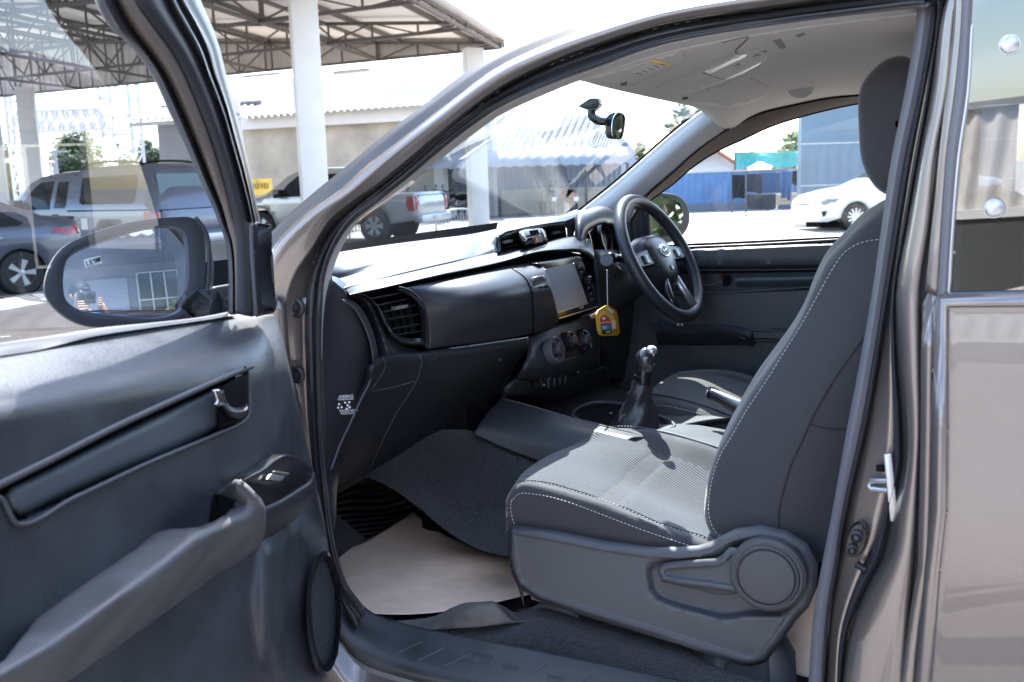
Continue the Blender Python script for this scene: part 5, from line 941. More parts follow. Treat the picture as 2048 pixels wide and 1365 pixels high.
pipe('sail_edge', [O(u, v, .108) for u, v in ((501, 448), (503, 500), (508, 583), (511, 632))], .003, mp['greyp'], WF, 30)
relief('window_glass', 'o', [(-80, -60), (185, -30)]+[(a+4, b) for a, b in g_[1:]]+[(460, 640), (366, 655), (183, 690), (-80, 740)], .035, glass('door_glass', (.74, .79, .86), 1.3), DR, thick=0, step=40)
# outer skin edge of the door above the trim: belt strip
loft('belt_strip', [ro([(-80, 700), (0, 686), (100, 672), (201, 656), (300, 646), (403, 634), (456, 624)], .03), ro([(-80, 712), (0, 698), (100, 684), (201, 668), (300, 654), (403, 641), (462, 630)], .045), ro([(-80, 724), (0, 712), (73, 701), (183, 674), (293, 657), (403, 642), (473, 631)], .055)], mp['rubber'], DR, 60, 10)
ds = MB(); ds.add([DW(.02, -.02, .5), DW(1.08, -.02, .5), DW(1.08, -.02, 1.31), DW(.02, -.02, 1.27)], [(0, 1, 2, 3)]); o_ = ds.build('outer_skin', mp['paint'], DR, False); md = o_.modifiers.new('s', 'SOLIDIFY'); md.thickness = .01
# door mirror
MI = part('side_mirror', DR)
nM = (-ray(180, 590).normalized()+RGT*.052+UPV*.033).normalized(); cM = O(250, 545, -.14)
PG = (cM, nM)
mo = [(88, 590), (92, 545), (121, 497), (183, 466), (256, 444), (348, 433), (388, 435), (404, 452), (412, 490), (412, 560), (405, 610), (375, 636), (293, 650), (220, 656), (165, 652), (118, 628)]
mi_ = [(125, 546), (131, 520), (142, 508), (201, 484), (304, 455), (350, 454), (369, 465), (377, 505), (375, 583), (362, 620), (340, 632), (300, 637), (220, 630), (157, 620), (130, 600), (124, 570)]
M0 = cr_spline([G(u, v, PG) for u, v in mo], 80, True); M1 = cr_spline([G(u, v, PG) for u, v in mi_], 80, True); cc_ = sum(M0, V((0, 0, 0)))/80
rings = [[cc_+(p-cc_)*.15-nM*.115 for p in M0], [cc_+(p-cc_)*.5-nM*.11 for p in M0], [cc_+(p-cc_)*.8-nM*.085 for p in M0], [cc_+(p-cc_)*.96-nM*.045 for p in M0], [cc_+(p-cc_)*1.0-nM*.012 for p in M0], [cc_+(p-cc_)*.985 for p in M0], [p.lerp(q, .55)+nM*.002 for p, q in zip(M0, M1)], [q+nM*.0 for q in M1], [q-nM*.014 for q in M1]]
mb = MB(); mb.add([p for r_ in rings for p in r_], [(i*80+k, i*80+(k+1) % 80, (i+1)*80+(k+1) % 80, (i+1)*80+k) for i in range(8) for k in range(80)]); mb.build('mirror_housing', mp['gloss'] if 0 else mat('mirror_plastic', (.03, .032, .038), .35), MI, 60)
cG = sum(M1, V((0, 0, 0)))/80; RC = 1.2
def dome(p): r_ = (p-cG); return p-nM*(.010+r_.length_squared/(2*RC))
gl_ = MB(); rgs = [[dome(cG+(q-cG)*k/14) for q in M1] for k in range(1, 15)]
gl_.add([dome(cG)]+[p for r_ in rgs for p in r_], [(0, 1+k, 1+(k+1) % 80) for k in range(80)]+[(1+i*80+k, 1+i*80+(k+1) % 80, 1+(i+1)*80+(k+1) % 80, 1+(i+1)*80+k) for i in range(13) for k in range(80)]); mg = gl_.build('mirror_glass', mp['mirror'], MI, 180)
loft('mirror_shell', [[G(u, v, PG)-nM*d for u, v, d in ((388, 436, .0), (410, 470, .0), (414, 530, 0), (408, 600, 0))], [G(u, v, PG)-nM*d for u, v, d in ((398, 440, .03), (420, 490, .03), (426, 540, .03), (420, 600, .03))], [G(u, v, PG)-nM*d for u, v, d in ((398, 442, .06), (424, 500, .07), (430, 560, .07), (424, 605, .07))]], M_['plastic'], MI, 24, 12, thick=.006)
relief('mirror_foot', 'o', [(414, 636), (420, 600), (424, 574), (460, 568), (462, 622), (440, 634)], -.02, M_['plastic'], MI, thick=.05, edge=(.005, 5), step=8)
stk = G(190, 526, (cM-nM*.009, nM))
fan('mirror_sticker', [G(u, v, (cM-nM*.0065, nM)) for u, v in ((167, 520), (200, 512), (204, 526), (171, 536))], M_['sticker_white'], MI, .0005)
lettering('sticker_text', 'LE9', .0115, frame_at(G(173, 533, (cM-nM*.0055, nM)), nM)@Matrix.Rotation(.25, 4, 'Z'), mp['black'], MI)
mb = MB()
for k in range(4): mb.bar(G(195+k*2, 525-k*.6, (cM-nM*.0055, nM)), G(193+k*2, 516-k*.6, (cM-nM*.0055, nM)), .0008, .0006)
mb.build('sticker_code', mp['black'], MI)
# bonnet and front wing, seen over the door
BN = part('bonnet', TR)
loft('bonnet_panel', [[V((1.56, 1.25, 1.27)), V((1.55, 1.6, 1.235)), V((1.54, 2.1, 1.20)), V((1.56, 2.5, 1.13)), V((1.62, 2.7, 1.02))], [V((1.75, 1.3, 1.30)), V((1.75, 1.6, 1.275)), V((1.75, 2.1, 1.24)), V((1.75, 2.55, 1.17)), V((1.78, 2.78, 1.02))], [V((2.28, 1.38, 1.31)), V((2.28, 1.6, 1.285)), V((2.28, 2.1, 1.25)), V((2.28, 2.65, 1.17)), V((2.28, 2.85, 1.02))],
   [V((2.8, 1.3, 1.30)), V((2.8, 1.6, 1.275)), V((2.8, 2.1, 1.24)), V((2.8, 2.55, 1.17)), V((2.8, 2.78, 1.02))], [V((3.0, 1.25, 1.27)), V((3.0, 1.6, 1.235)), V((3.0, 2.1, 1.20)), V((3.0, 2.5, 1.13)), V((2.95, 2.7, 1.02))]], mp['paint'], BN, 40, 40, smooth=180)
for s_, nm in ((0, 'front_wing'), (1, 'front_wing')):
    fx = lambda x: x if not s_ else 4.56-x
    loft(nm, [[V((fx(1.555), 1.2, 1.262)), V((fx(1.545), 1.6, 1.228)), V((fx(1.535), 2.1, 1.192)), V((fx(1.555), 2.5, 1.12)), V((fx(1.65), 2.72, 1.0))], [V((fx(1.49), 1.2, 1.24)), V((fx(1.455), 1.6, 1.21)), V((fx(1.44), 2.1, 1.17)), V((fx(1.47), 2.5, 1.09)), V((fx(1.6), 2.76, .98))], [V((fx(1.46), 1.2, 1.12)), V((fx(1.40), 1.6, 1.08)), V((fx(1.38), 2.1, 1.05)), V((fx(1.42), 2.5, .98)), V((fx(1.58), 2.8, .92))], [V((fx(1.46), 1.2, .6)), V((fx(1.42), 1.5, .7)), V((fx(1.40), 2.1, .95)), V((fx(1.43), 2.5, .8)), V((fx(1.58), 2.82, .6))]], mp['paint'], BN, 40, 30, smooth=180)
# cargo bed side and wheels so the truck stands complete on the ground
for nm_, lo__, hi__ in (('bed_side', (1.46, -2.9, .55), (1.50, -1.35, 1.22)), ('bed_side', (3.06, -2.9, .55), (3.10, -1.35, 1.22)), ('tailgate', (1.5, -2.92, .55), (3.06, -2.88, 1.22)), ('bed_floor', (1.5, -2.88, .62), (3.06, -1.34, .66)), ('front_bumper', (1.5, 2.6, .5), (3.06, 2.75, .95))):
    SB = MB(); SB.box(lo__, hi__, bev=.01); SB.build(nm_, mp['paint'], TR)
for x_ in (1.5, 2.86):
    for y_ in (1.98, -1.95):
        wh = part('wheel', TR); M = frame_at((x_+.1, y_, .37), (1, 0, 0)); mb = MB(); mb.lathe([(.23, -.12), (.34, -.11), (.37, -.08), (.37, .08), (.34, .11), (.23, .12)], M, 40); mb.build('tyre', mp['rubber'], wh, 40)
        mb = MB(); mb.lathe([(.235, -.12), (.22, -.08), (.06, -.09), (0, -.10)], M, 32); mb.lathe([(.235, .12), (.22, .08), (.06, .09), (0, .10)], M, 32); mb.build('rim', mp['silver'], wh, 40)
# ================================================================ THE YARD
random.seed(7)
def Bp(lat, dep, z=0): return V((CAM.x, CAM.y, 0))+_r0*lat+_h*dep+V((0, 0, z))
def lat_of(u, v, d): p = D(u, v, d); return (p-CAM).dot(_r0)
def zof(u, v, d): return D(u, v, d).z
def gmat(name, c0, c1, rough, s1, s2, bump=.3):
    m = mat(name, c0, rough, bump=[('noise', 60, bump, .01), ('noise', 900, .4, .002)]); t = m.node_tree; b = t.nodes['Principled BSDF']
    co = t.nodes.new('ShaderNodeTexCoord'); n1 = t.nodes.new('ShaderNodeTexNoise'); n1.inputs['Scale'].default_value = s1; n1.inputs['Detail'].default_value = 10; n1.inputs['Roughness'].default_value = .65
    n2 = t.nodes.new('ShaderNodeTexNoise'); n2.inputs['Scale'].default_value = s2; n2.inputs['Detail'].default_value = 4
    for n in (n1, n2): t.links.new(co.outputs['Object'], n.inputs['Vector'])
    a = t.nodes.new('ShaderNodeMath'); a.operation = 'ADD'; t.links.new(n1.outputs['Fac'], a.inputs[0]); t.links.new(n2.outputs['Fac'], a.inputs[1])
    r_ = t.nodes.new('ShaderNodeMapRange'); r_.inputs[1].default_value = .75; r_.inputs[2].default_value = 1.25; t.links.new(a.outputs[0], r_.inputs[0])
    mx_ = t.nodes.new('ShaderNodeMix'); mx_.data_type = 'RGBA'; mx_.inputs[6].default_value = (*c0, 1); mx_.inputs[7].default_value = (*c1, 1); t.links.new(r_.outputs[0], mx_.inputs[0]); t.links.new(mx_.outputs[2], b.inputs['Base Color']); return m
gm = mesh_from([(-400, -400, 0), (400, -400, 0), (400, 400, 0), (-400, 400, 0)], [(0, 1, 2, 3)]); gg = put('ground', gm, gmat('concrete_ground', (.22, .20, .18), (.34, .32, .30), .85, .35, 6), None, False); gg['kind'] = 'structure'
M_['steel'] = mat('dark_roof_steel', (.10, .085, .075), .6); M_['white'] = mat('white_paint', (.62, .61, .60), .6, var=(2, .05)); M_['plaster'] = mat('stained_plaster', (.42, .385, .33), .85, var=(.8, .28), bump=[('noise', 8, .2, .01)])
M_['cement'] = mat('grey_cement', (.30, .30, .31), .85, var=(.7, .2)); M_['roofsheet'] = mat('roof_sheet', (.86, .80, .72), .55, var=(.5, .05))
M_['tile'] = mat('grey_corrugated_roof', (.14, .15, .16), .7, var=(1.5, .25))
def corrug(P, Q, R_, pitch, amp, prof='sin', n_per=6, curve_=None):
    """corrugated sheet: from P towards Q (ribs repeat this way), each rib runs towards R_"""
    P, Q, R_ = V(P), V(Q), V(R_); a = Q-P; b = R_-P; nrm = a.cross(b).normalized(); n = int(a.length/pitch*n_per); vs = []
    rowsN = 2 if curve_ is None else 13
    for j in range(rowsN):
        t = j/(rowsN-1); off = b*t if curve_ is None else curve_(t)
        for i in range(n+1):
            ph = i/n_per; w_ = sin(2*pi*ph) if prof == 'sin' else max(-1, min(1, 2.2*sin(2*pi*ph)))
            vs.append(P+a*(i/n)+off+nrm*amp*w_)
    return vs, [(j*(n+1)+i, j*(n+1)+i+1, (j+1)*(n+1)+i+1, (j+1)*(n+1)+i) for j in range(rowsN-1) for i in range(n)]
def sheet(name, P, Q, R_, pitch, amp, mt, parent, prof='sin', curve_=None, thick=0):
    vs, fs = corrug(P, Q, R_, pitch, amp, prof, 6, curve_); me = mesh_from(vs, fs); o = put(name, me, mt, parent, 60)
    if thick: md = o.modifiers.new('s', 'SOLIDIFY'); md.thickness = thick
    return o
# ---- the big open shed
SHD = thing('steel_shed', 'big open-sided shed with white columns and dark steel roof trusses over the car park', 'shed', Bp(-9, 24))
ZB = 4.75
cr0 = V((lat_of(1008, 100, 27), 27)); ed = V((-.197, -.98)); vd = V((-.885, .466))
def sp_(uu, vv, z_): q = cr0+ed*uu+vd*vv; return Bp(q.x, q.y, z_)
zr = lambda vv: 4.95+.085*vv
def truss(a, b, za, zb_top, n, nm):
    """a,b: (uu,vv) ends; bottom chord flat, top chord under the roof"""
    mb = MB(); pts = []
    for i in range(n+1):
        t = i/n; uu = a[0]+(b[0]-a[0])*t; vv = a[1]+(b[1]-a[1])*t; pts.append((sp_(uu, vv, ZB), sp_(uu, vv, zr(vv)-.08)))
    mb.bar(pts[0][0], pts[-1][0], .075); mb.bar(pts[0][1], pts[-1][1], .075)
    for i in range(n+1):
        mb.bar(*pts[i], .04)
        if i < n: mb.bar(pts[i][0], pts[i+1][1], .035) if i % 2 else mb.bar(pts[i][1], pts[i+1][0], .035)
    o = mb.build(nm, M_['steel'], SHD, False); return o
for uu in (0, 3.8, 7.6, 11.4, 15.2, 19.0): truss((uu, .1), (uu, 20.5), 0, 0, 16, 'roof_truss')
for vv in (.15, 4.0, 8.0, 12.0, 16.0, 20.0): truss((0, vv), (22, vv), 0, 0, 9, 'cross_truss')
for k in range(9):
    mb = MB(); vv = .9+k*2.3; mb.bar(sp_(0, vv, zr(vv)-.03), sp_(22, vv, zr(vv)-.03), .07, .1); mb.build('purlin', M_['steel'], SHD, False)
sheet('roof_sheet', sp_(-.3, -.1, zr(-.1)+.05), sp_(23, -.1, zr(-.1)+.05), sp_(-.3, 21, zr(21)+.05), .25, .012, M_['roofsheet'], SHD)
sheet('gable_sheet', sp_(-.12, 20.4, ZB), sp_(-.12, .0, ZB), sp_(-.12, 20.4, ZB+1.9), .3, .02, mat('gable_cladding', (.50, .46, .43), .7, var=(1, .08)), SHD, 'trap').location = (0, 0, 0)
mb = MB(); mb.bar(sp_(-.3, -.25, 5.02), sp_(23, -.25, 5.02), .12, .40); mb.build('eave_fascia', M_['white'], SHD, False)
for (u0, u1, dep, ztop) in ((591, 656, 17.5, 5.6), (930, 975, 27.0, ZB), (457, 490, 33.0, ZB), (42, 83, 33.5, ZB), (-22, 8, 24, ZB)):
    a = lat_of(u0, 300, dep); b = lat_of(u1, 300, dep); w_ = (b-a)*.80; c_ = (a+b)/2; mb = MB()
    mb.box((-w_/2, -w_/2, 0), (w_/2, w_/2, ztop), Matrix.Translation(Bp(c_, dep, 0))@Matrix.Rotation(HEAD+radians(17), 4, 'Z'), .02); mb.build('column', M_['white'], SHD, 30)
for (u, v, d_) in ((700, 142, 27), (520, 150, 30)):
    mb = MB(); mb.bar(D(u-34, v+4, d_), D(u+40, v-3, d_), .10, .08); mb.build('tube_light', M_['white'], SHD, False)
# ---- white perimeter building and stained wall
WB = thing('white_warehouse', 'long white warehouse wall with stained plaster bays behind the shed columns', 'warehouse', Bp(-7, 41))
def wall(name, u0, u1, d0_, d1_, z0, z1, mt, parent, th=.25):
    a = Bp(lat_of(u0, 300, d0_), d0_, 0); b = Bp(lat_of(u1, 300, d1_), d1_, 0); n = (b-a).cross(V((0, 0, 1))).normalized()
    if n.dot(_h) < 0: n = -n
    mb = MB(); mb.prism([a+V((0, 0, z0)), b+V((0, 0, z0)), b+V((0, 0, z1)), a+V((0, 0, z1))], n*th); return mb.build(name, mt, parent, False)
wall('upper_wall', 440, 985, 44, 37, 0, 5.6, M_['white'], WB)
wall('bay_wall', 485, 880, 39, 36, 0, 3.85, M_['plaster'], WB)
wall('lintel_beam', 480, 885, 38.6, 35.6, 3.45, 3.95, M_['white'], WB, .3)
a = D(484, 236, 38.2); b = D(884, 205, 35.0)
sheet('eave_sheet', a, b, a+_h*1.6+V((0, 0, .30)), .28, .05, M_['tile'], WB)
for u in (607, 1, 870)[:1]: wall('bay_pier', 598, 625, 38.3, 38.1, 0, 3.5, M_['white'], WB, .3)
wall('bay_pier', 866, 884, 35.7, 35.5, 0, 3.5, M_['white'], WB, .3)
GH = thing('cement_house', 'grey cement house with a corrugated roof overhang behind the silver pickup', 'house', Bp(-14, 34))
wall('wall', 318, 452, 35, 33, 0, zof(330, 250, 35), M_['cement'], GH)
wall('eave_board', 262, 470, 33.6, 31.8, zof(300, 251, 33), zof(300, 243, 33), M_['white'], GH, .1)
a, b = D(252, 241, 33.5), D(470, 236, 31.6)
o = sheet('roof', a, b, D(320, 216, 38), .3, .05, M_['tile'], GH)
a2 = D(335, 215, 38); mb = MB(); mb.tube([D(320, 216, 38), D(520, 205, 36)], .09, 8); mb.build('ridge_cap', M_['tile'], GH)
# yellow banner with Thai lettering
BNR = thing('yellow_banner', 'yellow banner with Thai lettering on the white wall beside the column', 'banner', Bp(lat_of(520, 375, 32), 32))
bp0, bp1, bp2, bp3 = D(478, 361, 32), D(543, 357, 32), D(545, 384, 32), D(480, 392, 32)
fan('banner_cloth', [bp0, bp1, bp2, D(520, 391, 32), bp3], mat('banner_yellow', (.80, .58, .14), .7, var=(3, .15)), BNR, .02)
nB = -(bp1-bp0).cross(bp3-bp0).normalized(); nB = nB if nB.dot(CAM-bp0) > 0 else -nB
lettering('banner_text', '\u0e23\u0e16\u0e07\u0e48\u0e32\u0e22', .30, frame_at(D(488, 379, 31.95), nB), mat('banner_ink', (.10, .06, .02), .7), BNR, .004)
# ---- white lattice gantry
GT = thing('lattice_gantry', 'white lattice steel gantry with two towers standing in front of the trees', 'gantry', Bp(-20, 44))
def lattice(mb, a, b, w_, h_, n, t_=.07):
    """a->b axis, square section w_ x h_ along given axes"""
    ax = (b-a).normalized(); s1 = ax.cross(V((0, 0, 1)))
    if s1.length < .1: s1 = _r0.copy()
    s1.normalize(); s2 = ax.cross(s1)
    C4 = [s1*i*w_/2+s2*j*h_/2 for i, j in ((-1, -1), (1, -1), (1, 1), (-1, 1))]
    for c_ in C4: mb.bar(a+c_, b+c_, t_*1.5)
    for i in range(n):
        p, q = a.lerp(b, i/n), a.lerp(b, (i+1)/n)
        for k in range(4):
            c1, c2 = C4[k], C4[(k+1) % 4]; mb.bar(p+c1, q+c2, t_) if i % 2 else mb.bar(p+c2, q+c1, t_); mb.bar(q+c1, q+c2, t_)
for (u0, u1, vt_) in ((20, 46, 150), (208, 266, 150)):
    dpt = 42; c_ = (lat_of(u0, 300, dpt)+lat_of(u1, 300, dpt))/2; w_ = lat_of(u1, 300, dpt)-lat_of(u0, 300, dpt); mb = MB(); lattice(mb, Bp(c_, dpt+w_/2, 0), Bp(c_, dpt+w_/2, 6.5), w_, w_, 9, .06); mb.build('tower', M_['white'], GT, False)
mb = MB(); lattice(mb, D(44, 245, 42.4), D(210, 238, 42.4), .8, .82, 16, .05); mb.build('beam', M_['white'], GT, False)
# ---- trees
def leafmat(name, c): 
    m = mat(name, c, .6, var=(1.3, .45)); b = m.node_tree.nodes['Principled BSDF']; b.inputs['Transmission Weight'].default_value = 0; b.inputs['Subsurface Weight'].default_value = 0
    return m
LM = [leafmat('leaf_green', (.075, .105, .045)), leafmat('leaf_pale', (.12, .17, .07))]
BARK = mat('bark', (.12, .095, .07), .9, bump=[('noise', 20, .8, .02)])
def tree(label, lat, dep, H, W, crown0, n_clumps=26, leaves=70, lm=0, seed=1, grp=None, leaf=.13):
    rnd = random.Random(seed); base = Bp(lat, dep, 0); t = thing('tree', label, 'tree', base, grp)
    mb = MB(); top = base+V((rnd.uniform(-.2, .2), rnd.uniform(-.2, .2), H*.8)); mb.tube([base, base.lerp(top, .35)+V((.1, .05, 0)), base.lerp(top, .7), top], [H*.03, H*.022, H*.014, H*.006], 8)
    clumps = []
    for k in range(n_clumps):
        th = rnd.uniform(0, 2*pi); zz = rnd.uniform(crown0, H); f = sin(pi*min(1, max(.08, (zz-crown0)/(H-crown0)*.8+.15))); rr_ = W/2*f*rnd.uniform(.25, 1)
        c_ = base+V((cos(th)*rr_, sin(th)*rr_, zz)); clumps.append((c_, rnd.uniform(.10, .2)*W))
        if k % 2 == 0: mb.tube([base.lerp(top, rnd.uniform(.4, .8)), c_.lerp(top, .3), c_], [H*.009, H*.006, .01], 5)
    mb.build('trunk', BARK, t, 60)
    mb = MB()
    for c_, r_ in clumps:
        for k in range(leaves):
            d_ = V((rnd.gauss(0, 1), rnd.gauss(0, 1), rnd.gauss(0, .8))); p = c_+d_*r_*.55; a = V((rnd.gauss(0, 1), rnd.gauss(0, 1), rnd.gauss(0, .7))).normalized(); b = a.orthogonal().normalized(); s_ = leaf*rnd.uniform(.6, 1.3)
            mb.add([p-a*s_, p+b*s_*.5, p+a*s_, p-b*s_*.5], [(0, 1, 2, 3)])
    mb.build('crown', LM[lm], t, False, fix=False); return t
def tr(label, u0, u1, vtop, dep, cz, **k):
    lat = (lat_of(u0, 300, dep)+lat_of(u1, 300, dep))/2; W = lat_of(u1, 300, dep)-lat_of(u0, 300, dep); tree(label, lat, dep, zof((u0+u1)/2, vtop, dep), W*1.05, cz, **k)
TG = 'trees beyond the yard'
tr('broad green tree behind the white gantry, filling the gap between its towers', 98, 208, 272, 60, 1.2, n_clumps=80, leaves=150, seed=3, grp=TG, leaf=.13)
tr('dark green tree between the right gantry tower and the cement house', 262, 330, 288, 62, 1.0, n_clumps=46, leaves=140, seed=4, grp=TG, leaf=.13)
tr('green tree at the far left edge behind the white column', -30, 66, 300, 58, .8, n_clumps=46, leaves=140, seed=5, grp=TG, leaf=.13)
tr('green tree standing behind the right gantry tower', 205, 270, 296, 66, .8, n_clumps=20, leaves=80, seed=6, grp=TG, leaf=.13)
tr('sparse pale tree showing above the rear-view mirror side of the windscreen', 1335, 1412, 196, 40, 2.6, n_clumps=16, leaves=38, lm=1, seed=8, grp=TG)
tr('small green tree beside the grey roofs beyond the windscreen', 1268, 1300, 282, 46, 1.2, n_clumps=10, leaves=60, lm=1, seed=9, grp=TG)
tr('pale green tree behind the turquoise netting next to the blue sign wall', 1558, 1640, 270, 44, 1.8, n_clumps=18, leaves=70, lm=1, seed=10, grp=TG)
tr('low green bush hanging over the blue fence under the netting', 1545, 1592, 312, 38, 1.2, n_clumps=12, leaves=60, lm=0, seed=11, grp=TG)
PV = thing('pavilion', 'small red-roofed pavilion by the trees at the far left', 'pavilion', Bp(lat_of(45, 330, 48), 48))
mb = MB(); p = Bp(lat_of(48, 330, 48), 48, 0); w_ = 1.0; zt = zof(45, 308, 48); ze = zof(45, 326, 48)
mb.add([p+V((-w_, -w_, ze)), p+V((w_, -w_, ze)), p+V((w_, w_, ze)), p+V((-w_, w_, ze)), p+V((0, 0, zt))], [(0, 1, 4), (1, 2, 4), (2, 3, 4), (3, 0, 4), (3, 2, 1, 0)]); mb.build('roof', mat('red_tiles', (.28, .09, .07), .7, var=(4, .3)), PV, False)
for i in (-1, 1):
    for j in (-1, 1): mb = MB(); mb.bar(p+V((i*w_*.8, j*w_*.8, 0)), p+V((i*w_*.8, j*w_*.8, ze)), .12); mb.build('post', M_['white'], PV, False)
for k, (u, v0, v1) in enumerate(((108, 305, 350),)):
    UP = thing('utility_pole', 'thin concrete utility pole with a crossarm between the white column and the gantry', 'pole', Bp(lat_of(u, 300, 55), 55)); mb = MB(); c_ = Bp(lat_of(u, 300, 55), 55, 0); mb.tube([c_, c_+V((0, 0, zof(u, 300, 55)))], [.16, .1], 8); mb.build('pole_shaft', M_['cement'], UP, 60)
    mb = MB(); mb.bar(c_-_r0*.6+V((0, 0, zof(u, 304, 55))), c_+_r0*.6+V((0, 0, zof(u, 304, 55))), .1); mb.build('crossarm', M_['cement'], UP, False)
# ---- houses and awning seen through the windscreen
H1 = thing('tin_roof_house', 'house with a broad grey corrugated roof above the curved awning', 'house', Bp(2, 46))
a, b = D(968, 297, 43), D(1180, 293, 42); rt = D(1187, 225, 47); lt2 = D(1012, 234, 48)
sheet('roof', a, b, a+(lt2-a), .30, .05, M_['tile'], H1); wall('wall', 975, 1176, 43.6, 42.6, 0, zof(1080, 297, 43)-.1, M_['cement'], H1)
fan('gable', [D(1177, 296, 42), D(1188, 228, 47), D(1222, 290, 46), D(1222, 400, 46), D(1177, 400, 42)], M_['white'], H1, .1)
sheet('lean_to_roof', D(1175, 296, 41.8), D(1232, 292, 44), D(1190, 262, 45), .3, .04, M_['tile'], H1)
H2 = thing('small_house', 'little grey-roofed house at the right end of the curved awning', 'house', Bp(6, 50))
fan('roof_side', [D(1213, 272, 47), D(1243, 270, 50), D(1262, 300, 50), D(1232, 300, 46)], M_['tile'], H2, .1); fan('gable', [D(1243, 272, 49), D(1274, 306, 49), D(1274, 360, 49), D(1240, 360, 49)], mat('blue_grey_gable', (.25, .29, .36), .8), H2, .1)
fan('wall', [D(1205, 300, 48.5), D(1240, 300, 48.5), D(1240, 380, 48.5), D(1205, 380, 48.5)], M_['cement'], H2, .1)
H3 = thing('dark_gable_house', 'dark gabled roof end peeping over the left end of the tin roof', 'house', Bp(-1, 52))
fan('gable', [D(985, 250, 52), D(1010, 229, 52), D(1034, 250, 52)], mat('slate_gable', (.16, .19, .24), .8), H3, .3); fan('wall', [D(985, 251, 52), D(1034, 251, 52), D(1034, 400, 52), D(985, 400, 52)], M_['white'], H3, .3)
AW = thing('barrel_awning', 'long awning with a rounded corrugated metal top over the motorcycle park', 'awning', Bp(0, 36))
aL, aR = D(812, 340, 34.5), D(1256, 334, 37); zt = zof(1100, 297, 36)
def barrel(t): a_ = pi*t; return _h*(1-cos(a_))*1.1+V((0, 0, sin(a_)*(zt-aL.z)))
AwM = mat('awning_metal', (.24, .26, .29), .55)
sheet('curved_roof', V((aL.x, aL.y, aL.z)), V((aR.x, aR.y, aL.z)), V((aR.x, aR.y, aL.z))+_h, .42, .03, AwM, AW, 'sin', barrel)
fan('end_panel', [V((aR.x, aR.y, aL.z))+barrel(t/12) for t in range(13)], AwM, AW, .03)
for k in range(6):
    c_ = aL.lerp(V((aR.x, aR.y, aL.z)), k/5)+_h*.1; mb = MB(); mb.bar(V((c_.x, c_.y, 0)), c_, .09); mb.build('post', M_['steel'], AW, False)
bwl = aL+_h*2.2; bwr = aR+_h*2.2
sheet('back_siding', V((bwl.x, bwl.y, .9)), V((bwr.x, bwr.y, .9)), V((bwl.x, bwl.y, aL.z+.1)), .22, .02, mat('grey_siding', (.20, .22, .26), .7), AW, 'trap')
mb = MB(); mb.prism([V((bwl.x, bwl.y, 0)), V((bwr.x, bwr.y, 0)), V((bwr.x, bwr.y, .9)), V((bwl.x, bwl.y, .9))], _h*.15); mb.build('low_wall', M_['plaster'], AW, False)
# ---- barriers
BG = 'steel crowd barriers in the yard'
def barrier(label, u0, v0, u1, v1):
    a, b = Z(u0, v0, 0), Z(u1, v1, 0); t = thing('crowd_barrier', label, 'barrier', a, BG); mb = MB(); H_ = .44
    mb.tube(cr_spline([a, a+V((0, 0, H_-.1)), a.lerp(b, .06)+V((0, 0, H_)), a.lerp(b, .94)+V((0, 0, H_)), b+V((0, 0, H_-.1)), b], 40), .022, 6); mb.build('barrier_frame', M_['silver'], t, 180)
    n = 15; mb = MB()
    for k in range(1, n): p = a.lerp(b, k/n); mb.tube([p+V((0, 0, .18)), p+V((0, 0, H_))], .010, 5)
    mb.tube([a+V((0, 0, .18)), b+V((0, 0, .18))], .015, 6); ob = mb.build('barrier_bars', M_['silver'], t, 180)
barrier('steel crowd barrier at the left, nearest the windscreen corner', 700, 478, 790, 468); barrier('second steel crowd barrier, in front of the parked motorcycles', 792, 470, 872, 461); barrier('steel crowd barrier ending at the white column beyond the windscreen', 874, 463, 962, 455)
# ---- right side: blue fence, house, netting, washing, sign wall
BF = thing('blue_fence', 'blue corrugated metal fence behind the washing', 'fence', Z(1450, 422, 0))
fL, fR = D(1300, 350, 35), D(1660, 343, 35)
sheet('fence_sheet', V((fL.x, fL.y, .28)), V((fR.x, fR.y, .28)), V((fL.x, fL.y, 1.33)), .24, .02, mat('blue_sheet', (.075, .17, .36), .5, var=(1.2, .2)), BF, 'trap')
mb = MB(); mb.prism([V((fL.x, fL.y, 0)), V((fR.x, fR.y, 0)), V((fR.x, fR.y, .28)), V((fL.x, fL.y, .28))], _h*.2); mb.build('plinth', mat('slate_plinth', (.12, .15, .2), .8), BF, False)
mb = MB(); mb.bar(V((fL.x, fL.y, 1.36)), V((fR.x, fR.y, 1.36)), .08, .05); mb.build('top_rail', M_['silver'], BF, False)
H4 = thing('red_eaved_house', 'pale house with a reddish roof edge behind the blue fence', 'house', Bp(8, 42))
fan('wall', [D(1380, 345, 42), D(1385, 318, 42), D(1436, 305, 42), D(1484, 340, 42), D(1484, 420, 42), D(1380, 420, 42)], mat('pale_blue_wall', (.50, .53, .58), .8, var=(1, .15)), H4, .3)
mb = MB(); mb.bar(D(1434, 303, 41.7), D(1492, 340, 41.7), .5, .10, V((0, 0, 1))); mb.bar(D(1437, 304, 41.7), D(1375, 326, 41.7), .5, .08); mb.build('roof_edge', mat('rust_roof', (.30, .13, .09), .8), H4, False)
NT = thing('shade_net', 'turquoise shade netting slung on a wire beside the blue sign wall', 'netting', Z(1530, 425, 0))
nr = [[D(u, 307-.03*(u-1470), 36) for u in range(1472, 1620, 12)]]
for t in (.35, .7, 1.0): nr.append([D(1472+k*12, 307-.03*k*12+t*(25+8*sin(k*.8+1)+ (6 if 4 < k < 8 else 0)), 36+.2*sin(k)) for k in range(13)])
loft('net_cloth', nr, mat('turquoise_net', (.10, .40, .36), .7, var=(6, .2)), NT, 40, 14, thick=.01)
mb = MB(); mb.tube([D(1470, 306, 36), D(1622, 300, 36)], .02, 6)
